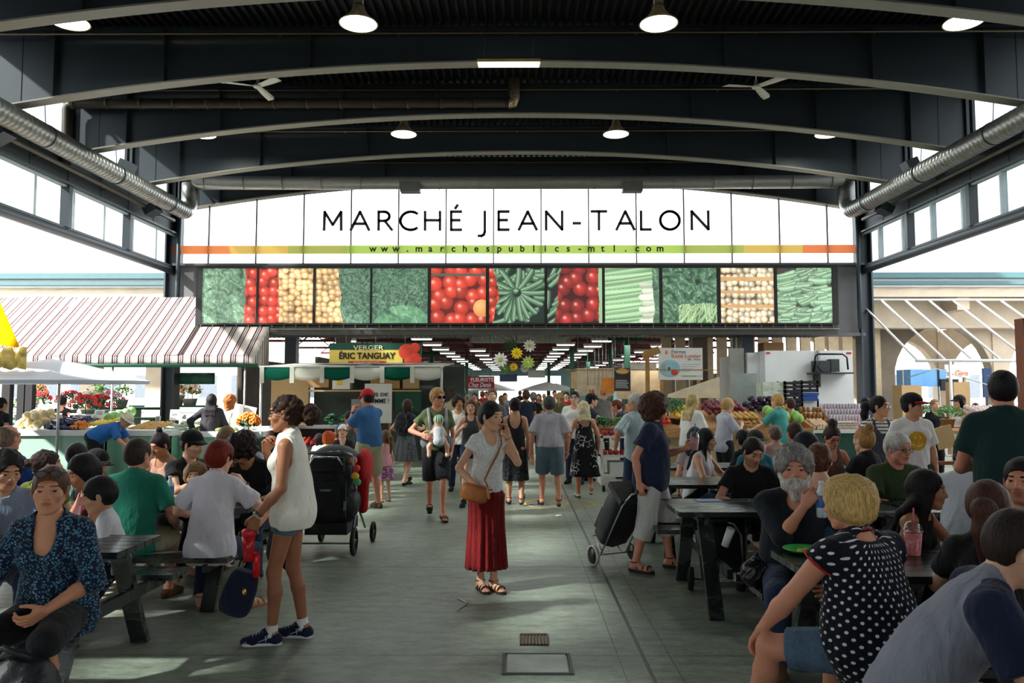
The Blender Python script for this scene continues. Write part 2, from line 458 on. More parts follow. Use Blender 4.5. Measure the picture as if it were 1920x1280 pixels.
bands = [(326, 432, (238, 138, 84)), (432, 541, (222, 180, 92)), (541, 651, (178, 178, 92)), (651, 1283, (182, 206, 98)), (1283, 1394, (178, 184, 96)), (1394, 1504, (222, 184, 96)), (1504, 1612, (234, 130, 84))]
za = at(968, 475.5, YE-.05).z; zb = at(968, 459.5, YE-.05).z
for q, (a, b_, c) in enumerate(bands):
    mb = MB(); mb.add([(A_(a), YE-.05, za), (A_(b_), YE-.05, za), (A_(b_), YE-.05, zb), (A_(a), YE-.05, zb)], [(0, 1, 2, 3)])
    mb.build('color_band', film('window film %d' % q, tuple(int(v*.88) for v in c), .6), wd)
for txt, a, b_, dy0, dy1 in (('www.marchespublics-mtl.com', 700, 1237, 474, 459.5),):
    n = len(txt); wds = {'w': 1.25, 'm': 1.35, '.': .5, 'l': .5, 'i': .5, '-': .7, 't': .7, 's': .8, 'r': .8, 'c': .85}
    step = (b_-a)/(n-1)
    for i, ch in enumerate(txt):
        t_ = text_mb(ch, .25, .01, .006)
        cx = A_(a+i*step)
        t_.V = [v+Vector((cx, YE-.066, za+.055)) for v in t_.V]
        t_.build('sign_letter', inkm, wd)
# ---- the row of produce photographs
YP = 18.5
def psz(px, py): return at(px, py, YP)
b = MB()
xl, xr = psz(368, 550).x, psz(1571, 550).x; zt, zb_ = psz(968, 497).z, psz(968, 609).z
b.bb(xl, xr, YP+.03, YP+.3, zb_, zt)
fr = T('photo_panel_sign', (0, YP, zb_), 'long row of eleven framed produce photographs under the glazed arch', 'sign')
b.build('housing', mat('black sign housing', (40, 38, 38), .6), fr)
edges = [(379, 481), (485, 587), (592, 694), (698, 802), (808, 911), (917, 1021), (1026, 1129), (1134, 1236), (1242, 1344), (1351, 1451), (1457, 1560)]
b = MB(); zt2, zb2 = psz(968, 502.5).z, psz(968, 605.5).z
b.bb(xl, xr, YP-.02, YP+.03, zt2, zt); b.bb(xl, xr, YP-.02, YP+.03, zb_, zb2)
ex = [psz(q, 550).x for e in edges for q in e]
b.bb(xl, ex[0], YP-.02, YP+.03, zb2, zt2); b.bb(ex[-1], xr, YP-.02, YP+.03, zb2, zt2)
for i in range(1, 21, 2): b.bb(ex[i], ex[i+1], YP-.02, YP+.03, zb2, zt2)
b.build('frame', mat('black frame', (30, 28, 28), .5), fr)
b = MB()
for q in range(54):
    x = xl+.15+q*(xr-xl-.3)/53; b.box((x, YP-.03, zb_-.05), (.012, .05, .1))
b.tube([(xl, YP-.04, zb_-.1), (xr, YP-.04, zb_-.1)], .015, 6); b.build('rail', mat('dull rail', (120, 118, 110), .5, .3), fr)
# soffit canopy from the panels back to the wall
m = MB(); pts = []; x = xl
while x < xr: pts += [(x, 3.08), (x+.05, 3.08), (x+.06, 3.12), (x+.11, 3.12)]; x += .12
n = len(pts)
m.add([(a, YP+.1, b) for a, b in pts]+[(a, YE, b) for a, b in pts], [(i, n+i, n+i+1, i+1) for i in range(n-1)])
m.bb(xl, xr, YP+.05, YP+.1, 3.05, 3.27); m.bb(xl, xr, YP+.1, YE, 3.14, 3.17)
m.bb(xl, xl+.08, YP+.3, YE, 3.2, 4.7); m.bb(xr-.08, xr, YP+.3, YE, 3.2, 4.7)
S('trim_1', m, mat('canopy soffit', (72, 70, 66), .5, .1))
# ---------------- painted produce pictures, one colour per small cell
def hashv(i, j, s=0):
    v = np.sin(i*127.1+j*311.7+s*74.7)*43758.5453; return v-np.floor(v)
def vor(U, Vv, sx, sy, seed=0, jit=.8):
    """cellular pattern: nearest distance, cell hash and offset of the cell centre"""
    gx = U*sx; gy = Vv*sy; ix = np.floor(gx); iy = np.floor(gy)
    best = np.full(U.shape, 9.); hh = np.zeros(U.shape); dx = np.zeros(U.shape); dy = np.zeros(U.shape)
    for a in (-1, 0, 1):
        for c in (-1, 0, 1):
            jx, jy = ix+a, iy+c
            ox = jx+.5+(hashv(jx, jy, seed)-.5)*jit; oy = jy+.5+(hashv(jx, jy, seed+5)-.5)*jit
            d = np.hypot(gx-ox, gy-oy); k = d < best
            best = np.where(k, d, best); hh = np.where(k, hashv(jx, jy, seed+9), hh)
            dx = np.where(k, gx-ox, dx); dy = np.where(k, gy-oy, dy)
    return best, hh, dx, dy
def fbm(U, Vv, s, seed=0):
    o = 0; a = .5
    for q in range(4):
        x = U*s; y = Vv*s; i = np.floor(x); j = np.floor(y); fx = x-i; fy = y-j; fx = fx*fx*(3-2*fx); fy = fy*fy*(3-2*fy)
        h00, h10, h01, h11 = hashv(i, j, seed+q), hashv(i+1, j, seed+q), hashv(i, j+1, seed+q), hashv(i+1, j+1, seed+q)
        o = o+a*(h00*(1-fx)*(1-fy)+h10*fx*(1-fy)+h01*(1-fx)*fy+h11*fx*fy); a *= .5; s *= 2.1
    return o
def mixc(f, a, b):
    f = np.clip(f, 0, 1)[..., None]; return np.asarray(a, float)*(1-f)+np.asarray(b, float)*f
def balls(U, Vv, n, dark, mid, hi, seed=0, r=.62, hl=.16, asp=1.0):
    d, h, dx, dy = vor(U, Vv, n, n*asp, seed, .55)
    c = mixc(d/r*.9, mid, dark); c = c*(.82+.36*h[..., None])
    g = np.exp(-((dx+.14)**2+(dy-.16)**2)/(hl**2)); c = mixc(g*.85, c, hi)
    return np.where((d > r)[..., None], np.asarray(dark, float)*.55, c)
def leaves(U, Vv, n, dark, mid, hi, seed=0):
    w1 = fbm(U, Vv, 6, seed)*.25; w2 = fbm(U, Vv, 6, seed+3)*.25
    d, h, dx, dy = vor(U+w1, Vv+w2, n, n*1.3, seed, 1.0); f = fbm(U, Vv, n*3, seed+1)
    c = mixc(f*1.5-.25+.3*(h-.5), dark, mid); v = np.exp(-(dx+.5*dy)**2/.006)*(h > .35); c = mixc(v*.55, c, hi)
    return mixc((d-.55)*2.2, c, np.asarray(dark, float)*.5)
def rods(base, U, Vv, items, dark, mid, hi):
    """paint rounded rods: centre, half length, radius, angle"""
    C = base
    for cx, cy, L, r, a, h in items:
        ca, sa = math.cos(a), math.sin(a); x = (U-cx)*ca+(Vv-cy)*sa; y = -(U-cx)*sa+(Vv-cy)*ca+.25*r*np.cos(x/L*1.6)
        d = np.hypot(np.maximum(np.abs(x)-L+r, 0), y)/r; k = d < 1
        c = mixc(d**2*.9-.35*(y/r), mid, dark)*(.8+.35*h); g = np.exp(-((y/r-.35)**2)/.03)*(d < .9); c = mixc(g*.6, c, hi)
        C = np.where((k & (d < .97))[..., None], c, np.where(k[..., None], np.asarray(dark, float)*.5, C))
    return C
def rodset(n, seed, ang, spread, L, r, x0=0, x1=1, y0=0, y1=1):
    q = random.Random(seed); return sorted([(q.uniform(x0, x1), q.uniform(y0, y1), L*q.uniform(.8, 1.15), r*q.uniform(.85, 1.15), ang+q.uniform(-spread, spread), q.random()) for _ in range(n)], key=lambda t: -t[1])
def sel(mask, a, b): return np.where(mask[..., None], a, b)
GD, GM, GH = (66, 100, 78), (122, 158, 124), (200, 222, 190)
TOM = dict(dark=(150, 28, 20), mid=(226, 62, 40), hi=(255, 205, 185))
POT = dict(dark=(170, 118, 62), mid=(240, 208, 150), hi=(255, 245, 215))
def picture(k, U, Vv):
    wob = (fbm(U, Vv, 4, 50+k)-.5)*.16
    if k == 0: return sel(U+wob > .80, balls(U, Vv, 6, seed=1, **TOM), leaves(U, Vv, 9, GD, (120, 155, 120), GH, 2))
    if k == 1: return sel(U+wob*.5 < .36, balls(U, Vv, 6, seed=1, **TOM), balls(U, Vv, 9, seed=4, asp=1.1, **POT))
    if k == 2: return sel(U+wob < .42-.0*Vv+.1*(1-Vv), balls(U, Vv, 9, seed=4, asp=1.1, **POT), leaves(U, Vv, 15, (44, 74, 60), (106, 146, 114), (160, 192, 156), 6))
    if k == 3:
        q = np.hypot(U-.55, (Vv+.05)*1.3) < .5+wob
        return sel(q, leaves(U, Vv, 5, (70, 120, 88), (120, 176, 130), (190, 224, 180), 8), leaves(U, Vv, 16, (40, 70, 56), (104, 144, 112), (168, 198, 164), 7))
    if k == 4:
        c = balls(U, Vv, 4.6, seed=11, **TOM); e = ((U-.93)/.16)**2+((Vv-.27)/.16)**2 < 1
        c = sel(e, mixc(np.hypot(U-.88, Vv-.32)*4, (250, 190, 120), (214, 120, 50)), c)
        return sel(np.abs(Vv-.88) < .025, np.zeros(U.shape+(3,))+np.array([70., 80., 66.]), c)
    Z3 = np.zeros(U.shape+(3,)); ZU = ((22, 46, 34), (92, 134, 98), (206, 226, 196))
    if k == 5:
        it = rodset(44, 5, 0, 1.5, .19, .055)+[(.5+.30*math.sin(t)*f, .55-.30*math.cos(t)*f, .23, .052, math.atan2(-math.cos(t), math.sin(t)), .6) for t, f in [(R(d), 1) for d in (175, 145, 215, 115, 245, 90, 270, -64, 64, -42, 42, -24, 24, -8, 9)]]
        c = rods(Z3+np.array([16., 26., 22.]), U, Vv, it, *ZU)
        return sel((U+wob*.6 < .15-.12*np.abs(Vv-.5)*2+.03), balls(U, Vv, 6, seed=13, **TOM), c)
    if k == 6:
        c = balls(U, Vv, 4.4, (92, 16, 16), (196, 44, 38), (255, 214, 200), 17, .6, .13, 1.0)
        c = sel(U+wob < .24-.1*(1-Vv), rods(Z3+20, U, Vv, rodset(16, 6, 1, .5, .17, .045, 0, .3), *ZU), c)
        return sel(U+wob*.3 > .93, Z3+np.array([150., 190., 140.]), c)
    if k == 7:
        c = rods(Z3+np.array([60., 100., 66.]), U, Vv, [(.3+.03*(i % 3), 1.02-.088*i, .75, .062, .12+.03*math.sin(i*2.2), (i*.37) % 1) for i in range(13)], (88, 138, 92), (156, 200, 146), (236, 248, 220))
        c = sel((U > .62) & (Vv < .72), rods(c, U, Vv, [(.78+.05*(i % 2), .70-.11*i, .16, .06, .08, (i*.4) % 1) for i in range(8)], (190, 210, 170), (236, 244, 218), (255, 255, 246)), c)
        return sel(U+wob > .88, leaves(U, Vv, 8, GD, (96, 140, 100), GH, 24), c)
    if k == 8:
        q = (Vv < .35+wob) & (U > .3)
        return sel(q, rods(Z3+np.array([70., 110., 70.]), U, Vv, rodset(90, 8, 1.2, .5, .16, .012, .2, 1, 0, .4), (96, 140, 90), (180, 212, 152), (236, 246, 214)), leaves(U, Vv, 8, (34, 66, 50), (112, 156, 116), (196, 220, 184), 27))
    if k == 9:
        c = balls(U, Vv, 9, (160, 128, 84), (246, 240, 216), (255, 255, 250), 31, .6, .25)
        box = (np.abs(Vv-.80) < .035) | (np.abs(Vv-.56) < .028) | (np.abs(Vv-.30) < .03)
        return sel(box, mixc(fbm(U, Vv, 8, 2), (196, 142, 86), (224, 178, 118)), c)
    return rods(Z3+np.array([50., 44., 42.]), U, Vv, rodset(80, 10, .15, .3, .2, .058), (70, 104, 76), (136, 176, 136), (216, 234, 208))
def print_mat():
    m = bpy.data.materials.new('backlit produce print'); t = NT(m)
    a = t.n('ShaderNodeVertexColor'); a.layer_name = 'print'
    t.l(a.outputs[0], t.b.inputs['Base Color']); t.l(a.outputs[0], t.b.inputs['Emission Color'])
    t.b.inputs['Emission Strength'].default_value = .72; t.b.inputs['Roughness'].default_value = .5
    return m
pm = print_mat()
for k, (a, b_) in enumerate(edges):
    x0, x1 = psz(a, 550).x, psz(b_, 550).x; N = 150
    gx, gz = np.meshgrid(np.linspace(x0, x1, N), np.linspace(zb2, zt2, N), indexing='ij')
    U = (gx-x0)/(x1-x0); Vv = (gz-zb2)/(zt2-zb2)
    C = np.clip(picture(k, U, Vv), 0, 255)/255.0
    C = C*.85+.085
    Cl = np.where(C <= .04045, C/12.92, ((C+.055)/1.055)**2.4)
    V = np.stack([gx, np.full_like(gx, YP+.005), gz], -1).reshape(-1, 3)-np.array([0, YP, zb_])
    I = np.arange(N*N).reshape(N, N)
    F = np.stack([I[:-1, :-1], I[1:, :-1], I[1:, 1:], I[:-1, 1:]], -1).reshape(-1, 4)
    me = np_mesh('picture', V, F, None, False)
    ca = me.color_attributes.new('print', 'FLOAT_COLOR', 'POINT')
    ca.data.foreach_set('color', np.concatenate([Cl.reshape(-1, 3), np.ones((N*N, 1))], 1).astype(np.float32).ravel())
    me.materials.append(pm)
    o = bpy.data.objects.new('picture', me); COL.objects.link(o); o.parent = fr
    o['label'] = ['leafy greens beside tomatoes', 'tomatoes beside potatoes', 'potatoes beside curly kale', 'curly kale and cabbage', 'red tomatoes', 'dark zucchini fan', 'red bell peppers', 'green leeks', 'spinach bunches', 'white mushrooms in boxes', 'pale cucumbers'][k]+' picture'
# ---- ceiling services
lampglow = mat('lit lamp lens', (250, 255, 240), .3, 0, 0, emit=5.0)
rustm = mat('dusty lamp reflector', (216, 192, 150), .45, .3, .45, 14)
def lamp_proto():
    r = T('pendant_lamp', (0, 0, 0), 'x', 'lamp')
    b = MB(); b.lathe([(.03, .30), (.075, .29), (.10, .2), (.16, .11), (.26, .03), (.285, .0), (.275, -.005), (.25, .02)], n=28); b.build('lamp_shade', rustm, r)
    b = MB(); b.lathe([(.0, -.05), (.1, -.045), (.2, -.02), (.272, .004), (.0, .005)], n=28); b.build('lens', lampglow, r, world=False)
    b = MB(); b.box((0, 0, .36), (.13, .09, .13)); b.box((0, 0, .45), (.05, .05, .08)); b.tube([(0, 0, .3), (0, 0, .36)], .04, 10); b.build('ballast_box', white_p, r)
    b = MB(); b.tube([(0, 0, .48), (0, 0, .75)], .012, 6); b.build('hanger', white_p, r)
    return r
lp = lamp_proto(); first = True
rows = [((130, 42), 10.9, 'first'), ((672, 45), 10.9, ''), ((1235, 45), 10.9, ''), ((1807, 42), 10.9, ''), ((380, 253), 16.2, ''), ((757, 252), 16.2, ''), ((1155, 252), 16.2, ''), ((1553, 252), 16.2, '')]
labs = ['large lit bell lamp near the top left corner, seen from below', 'large lit bell lamp left of centre in the front row', 'large lit bell lamp right of centre in the front row', 'large lit bell lamp near the top right corner, tilted lens view',
        'lit lamp mostly hidden behind the third arched beam on the left', 'smaller lit bell lamp left of centre in the second row', 'smaller lit bell lamp right of centre in the second row', 'lit lamp mostly hidden behind the third arched beam on the right']
for (p, Y, _), lb in zip(rows, labs):
    v = at(p[0], p[1], Y)
    if first: o = lp; first = False; o.location = v; o['label'] = lb
    else: o = dup(lp, v, 0, lb)
    o['group'] = 'bell lamps under the roof'
    ll = bpy.data.objects.new('lamp_light', bpy.data.lights.new('lamp_light', 'AREA')); COL.objects.link(ll)
    ll.data.shape = 'DISK'; ll.data.size = .45; ll.data.energy = 42; ll.data.color = (.95, 1, .9); ll.location = v+Vector((0, 0, -.07))
# fans
def fan(px, py, Y, angs, lb):
    c = at(px, py, Y); r = T('ceiling_fan', c, lb, 'fan', 'ceiling fans')
    b = MB(); b.lathe([(.0, -.03), (.07, -.025), (.085, .0), (.07, .03), (.03, .06), (.03, .12), (.0, .13)], c, 20); b.build('motor', white_p, r)
    b = MB(); b.tube([c+Vector((0, 0, .1)), (c.x, c.y, 7.86)], .014, 8); b.build('rod', white_p, r)
    for a in angs:
        e = Vector((math.cos(a), math.sin(a), 0)); q = Vector((-e.y, e.x, 0)); rows = []
        for i in range(9):
            s_ = .07+i*.07; wdt = .05+.03*math.sin(i/8*PI*.6)
            if i == 8: wdt *= .7
            rows.append([c+e*s_+q*wdt+Vector((0, 0, -.012-(.02 if i == 8 else 0))), c+e*s_-q*wdt+Vector((0, 0, .012-(.02 if i == 8 else 0)))])
        b = MB(); b.sheet(rows, .006); b.build('blade', white_p, r)
fan(483, 162, 13.9, (R(200), R(-35), R(85)), 'white three-bladed ceiling fan at the left')
fan(1418, 163, 13.9, (R(187), R(-50), R(55)), 'white three-bladed ceiling fan at the right')
# fluorescent strip
c = at(954, 119, 12.3); r = T('strip_light', c, 'short warm fluorescent strip light hung under the second arched beam', 'light')
b = MB(); b.box(c+Vector((0, 0, .03)), (1.04, .12, .05)); b.build('housing', mat('warm housing', (210, 180, 130), .5), r)
b = MB(); b.box(c+Vector((0, 0, -.02)), (1.0, .1, .05)); b.build('diffuser', mat('lit strip', (255, 250, 235), .4, 0, 0, emit=3.2), r)
b = MB()
for q in (-.4, .4): b.tube([c+Vector((q, 0, .05)), (c.x+q, c.y, 7.86)], .008, 6)
b.build('hanger', steel, r)
# brown pipe with its elbows
a0 = at(125, 262, 14.9); a1 = at(126, 205, 14.9); a2 = at(140, 195, 14.9); a3 = at(955, 181, 14.9); a3.z = a2.z
r = T('drain_pipe', a0, 'dark brown drain pipe crossing below the roof with a patched elbow', 'pipe')
b = MB(); b.tube([a0+Vector((0, 0, -.5)), a0, a1, a1+Vector((.02, 0, .06)), a2, a3], .095, 12)
for q in range(14):
    p = a2.lerp(a3, q/13); b.tube([p+Vector((-.03, 0, 0)), p+Vector((.03, 0, 0))], .107, 12)
b.build('pipe', brown_pipe, r)
b = MB(); b.tube([a3, a3+Vector((.07, 0, .0)), a3+Vector((.1, 0, .1)), a3+Vector((.1, 0, .55))], .11, 12); b.build('elbow', mat('foil wrapped elbow', (190, 170, 140), .3, .7, .6, 30, .8, 40), r)
b = MB()
for q in (1, 4, 7, 10): 
    p = a2.lerp(a3, q/12); b.tube([p, (p.x, p.y, 7.86)], .012, 6)
b.build('hanger', steel, r)
# spiral ducts
def duct_pts(a, b_, rr, mb, pitch=.12):
    a = Vector(a); b_ = Vector(b_); L = (b_-a).length; n = int(L/pitch); pts = []; rs = []
    for i in range(n):
        for dt, k in ((0, 1.0), (.42, 1.0), (.46, 1.035), (.54, 1.035), (.58, 1.0)):
            pts.append(a.lerp(b_, min(1, (i+dt)/n))); rs.append(rr*k)
    pts.append(b_); rs.append(rr); mb.tube(pts, rs, 20)
for sx, side in ((-1, 'left'), (1, 'right')):
    X = sx*8.4; r = T('ventilation_duct', (X, 19.2, 6.1), 'silver spiral ventilation duct running along the %s eave' % side, 'duct')
    b = MB(); duct_pts((X, -8, 6.22), (X, 19.0, 6.22), .2, b); b.build('long_duct', galv, r)
    b = MB(); pts = []
    for i in range(9):
        t_ = i/8*PI/2; pts.append((X, 19.0+.35*math.sin(t_), 6.22+.35-.35*math.cos(t_)))
    pts += [(X, 19.35, 6.75), (X, 19.35, 7.0)]
    b.tube(pts, .2, 18); b.build('elbow', galv, r)
    for q in (18.0, 12.6):
        b = MB(); b.box((X-sx*.0+sx*.3, q, 6.0), (.3, .35, .2), rot=Euler((0, sx*.5, 0)).to_matrix()); b.build('outlet_box', steel, r)
    b = MB(); b.box((X, 16.2, 6.52), (.26, .3, .2), rot=Euler((0, -sx*.4, 0)).to_matrix()); b.build('outlet_box', steel, r)
    b = MB()
    for q in range(8):
        y = 18.2-q*2.43; b.tube([(X, y, 6.42), (X+sx*.1, y, 7.86)], .008, 5)
        b.tube([(X, y-.02, 6.22), (X, y+.02, 6.22)], .212, 20)
    b.build('hanger', steel, r)
r = T('cross_duct', (0, 19.35, 6.9), 'long straight duct crossing in front of the glazed arch', 'duct')
b = MB(); b.tube([(-8.3, 19.35, 7.02), (8.3, 19.35, 7.02)], .17, 20)
for q in range(-8, 9): b.tube([(q-.01, 19.35, 7.02), (q+.01, 19.35, 7.02)], .176, 20)
b.build('duct', mat('taupe duct', (160, 158, 150), .4, .2, .08), r)
for q in (770, 1185):
    v = at(q, 331, 19.3); b = MB(); b.box((v.x, 19.3, 6.87), (.5, .28, .24)); b.build('outlet_box', mat('outlet grey', (110, 112, 108), .5), r)
# ================================================================ figures: one smooth surface per body, clothes and hair as their own surfaces
def npv(v): return np.array(v, dtype=float)
class SDF:
    def __init__(s): s.P = []; s.post = []
    def cap(s, a, b, ra, rb=None, k=.02, sub=False, flat=False):
        s.P.append(('c', npv(a), npv(b), float(ra), float(ra if rb is None else rb), k, sub, flat)); return s
    def ell(s, c, r, rot=None, k=.02, sub=False):
        if isinstance(r, (int, float)): r = (r, r, r)
        s.P.append(('e', npv(c), npv(r), None if rot is None else np.array(rot, dtype=float), 0, k, sub, False)); return s
    def cut(s, p, n): s.post.append((npv(p), npv(n)/np.linalg.norm(npv(n)))); return s
    def mesh(s, h, pad=.012):
        lo = np.full(3, 9e9); hi = -lo
        B = []
        for t, a, b, ra, rb, k, sub, fl in s.P:
            if t == 'c': r = max(ra, rb); l = np.minimum(a, b)-r; u = np.maximum(a, b)+r
            else: r = float(b.max()) if ra is not None else None; l = a-(b if ra is None else r); u = a+(b if ra is None else r)
            B.append((l, u))
            if not sub: lo = np.minimum(lo, l); hi = np.maximum(hi, u)
        lo = lo-pad-h*2; hi = hi+pad+h*2
        n = np.ceil((hi-lo)/h).astype(int)+1
        d = np.full(n, .15, dtype=np.float32)
        ax = [lo[i]+h*np.arange(n[i]) for i in range(3)]
        for (t, a, b, ra, rb, k, sub, fl), (l, u) in zip(s.P, B):
            m = k+h*3
            i0 = np.clip(np.floor((l-m-lo)/h).astype(int), 0, n-1); i1 = np.clip(np.ceil((u+m-lo)/h).astype(int)+1, 1, n)
            if (i1 <= i0).any(): continue
            sl = tuple(slice(i0[q], i1[q]) for q in range(3))
            X = ax[0][sl[0]][:, None, None]; Y = ax[1][sl[1]][None, :, None]; Z = ax[2][sl[2]][None, None, :]
            X = X-a[0]; Y = Y-a[1]; Z = Z-a[2]
            if t == 'c':
                ab = b-a; L2 = float(ab@ab)+1e-12
                w_ = (X*ab[0]+Y*ab[1]+Z*ab[2])/L2; tt = np.clip(w_, 0, 1)
                e = np.sqrt((X-tt*ab[0])**2+(Y-tt*ab[1])**2+(Z-tt*ab[2])**2)-(ra+tt*(rb-ra))
                if fl: e = np.maximum(e, (w_-1)*math.sqrt(L2))
            else:
                if ra is not None:
                    M = ra; x = M[0, 0]*X+M[1, 0]*Y+M[2, 0]*Z; y = M[0, 1]*X+M[1, 1]*Y+M[2, 1]*Z; z = M[0, 2]*X+M[1, 2]*Y+M[2, 2]*Z
                else: x, y, z = X, Y, Z
                k0 = np.sqrt((x/b[0])**2+(y/b[1])**2+(z/b[2])**2); k1 = np.sqrt((x/b[0]**2)**2+(y/b[1]**2)**2+(z/b[2]**2)**2)+1e-9
                e = k0*(k0-1)/k1
            D = d[sl]
            if sub:
                hh = np.maximum(k-np.abs(D+e), 0)/max(k, 1e-6); d[sl] = np.maximum(D, -e)+hh*hh*k/4
            else:
                hh = np.maximum(k-np.abs(D-e), 0)/max(k, 1e-6); d[sl] = np.minimum(D, e)-hh*hh*k/4
        for p, nn in s.post:
            e = (ax[0]-p[0])[:, None, None]*nn[0]+(ax[1]-p[1])[None, :, None]*nn[1]+(ax[2]-p[2])[None, None, :]*nn[2]
            d = np.maximum(d, e)
        return surfnet(d, lo, h)
def surfnet(d, lo, h):
    s = d < 0; n = d.shape; C = (n[0]-1, n[1]-1, n[2]-1); NC = C[0]*C[1]*C[2]
    cid = []; cpos = []; quads = []
    for ax in range(3):
        sa = [slice(None)]*3; sb = [slice(None)]*3; sa[ax] = slice(0, -1); sb[ax] = slice(1, None)
        A = s[tuple(sa)]; Bq = s[tuple(sb)]
        I = np.argwhere(A != Bq)
        if not len(I): continue
        o = [q for q in range(3) if q != ax]
        ok = (I[:, o[0]] > 0) & (I[:, o[0]] < n[o[0]]-1) & (I[:, o[1]] > 0) & (I[:, o[1]] < n[o[1]]-1)
        I = I[ok]
        J = I.copy(); J[:, ax] += 1
        d0 = d[I[:, 0], I[:, 1], I[:, 2]]; d1 = d[J[:, 0], J[:, 1], J[:, 2]]
        t = d0/(d0-d1)
        P = I.astype(float); P[:, ax] += t
        ids = []
        for u, v in ((-1, -1), (0, -1), (0, 0), (-1, 0)):
            K = I.copy(); K[:, o[0]] += u; K[:, o[1]] += v
            c = (K[:, 0]*C[1]+K[:, 1])*C[2]+K[:, 2]; ids.append(c); cid.append(c); cpos.append(P)
        Q = np.stack(ids, 1)
        flip = (d0 < 0) if ax != 1 else (d0 >= 0)
        Q = np.where(flip[:, None], Q, Q[:, ::-1]); quads.append(Q)
    if not cid: return np.zeros((0, 3)), np.zeros((0, 4), int)
    cid = np.concatenate(cid); cpos = np.concatenate(cpos); Q = np.concatenate(quads)
    uq, inv = np.unique(cid, return_inverse=True); cnt = np.bincount(inv)
    V = np.stack([np.bincount(inv, cpos[:, k])/cnt for k in range(3)], 1)*h+lo
    Q = np.searchsorted(uq, Q)
    return V, Q
def vnorm(V, Q):
    a = V[Q[:, 2]]-V[Q[:, 0]]; b = V[Q[:, 3]]-V[Q[:, 1]]; n = np.cross(a, b)
    N = np.zeros_like(V)
    for k in range(3):
        for j in range(4): N[:, k] += np.bincount(Q[:, j], n[:, k], len(V))
    return N/(np.linalg.norm(N, axis=1, keepdims=True)+1e-12)
def relax(V, Q, it=1, f=.5):
    for _ in range(it):
        A = np.zeros_like(V); c = np.zeros(len(V))
        for j in range(4):
            for jj in (1, 3):
                k = Q[:, (j+jj) % 4]
                for q in range(3): A[:, q] += np.bincount(Q[:, j], V[k, q], len(V))
                c += np.bincount(Q[:, j], minlength=len(V))
        V = V*(1-f)+f*A/np.maximum(c, 1)[:, None]
    return V
def wob(V, fr, seed=0.0):
    x, y, z = V[:, 0]*fr+seed, V[:, 1]*fr+seed*1.7, V[:, 2]*fr+seed*.6
    return (np.sin(x+1.3*np.sin(y*.9+z*.7))+np.sin(y*1.1+1.5*np.sin(z*1.2-x))+np.sin(z*.9+1.1*np.sin(x*1.4+y)))/3
def mesh_obj(name, V, Q, mats, parent=None, mi=None, label=None):
    me = np_mesh(name, V, Q, mi, True)
    for mm in mats: me.materials.append(mm)
    o = bpy.data.objects.new(name, me); COL.objects.link(o)
    if parent is not None: o.parent = parent
    if label: o['label'] = label
    return o
# ---------------- cloth, skin, hair surfaces
def skin(c, k):
    nm = 'skin %s' % (k,)
    if nm in MC: return MC[nm]
    m = mat(nm, c, .48, 0, .07, 14, .08, 220, spec=.35)
    m.node_tree.nodes['Principled BSDF'].inputs['Subsurface Weight'].default_value = .06
    m.node_tree.nodes['Principled BSDF'].inputs['Subsurface Radius'].default_value = (.012, .005, .003)
    return m
SK = {'fair': (222, 172, 142), 'pale': (232, 188, 162), 'tan': (186, 128, 92), 'olive': (200, 148, 114), 'brown': (142, 92, 64), 'ruddy': (206, 140, 112)}
def hairm(c):
    nm = 'hair %d %d %d' % c
    if nm in MC: return MC[nm]
    m = bpy.data.materials.new(nm); t = NT(m); MC[nm] = m; cc = lin(c)
    f = t.noise(1, 3, t.co((150, 150, 14)), .6); f2 = t.noise(9, 3)
    a = tuple(x*.35 for x in cc[:3])+(1,); b = tuple(min(1, x*1.4) for x in cc[:3])+(1,)
    t.l(t.mix(t.ramp(t.math('ADD', t.math('MULTIPLY', f, .7), t.math('MULTIPLY', f2, .3)), .35, .65), a, b), t.b.inputs['Base Color'])
    t.b.inputs['Roughness'].default_value = .5; t.b.inputs['Specular IOR Level'].default_value = .18; t.bump(f, .8, .01)
    return m
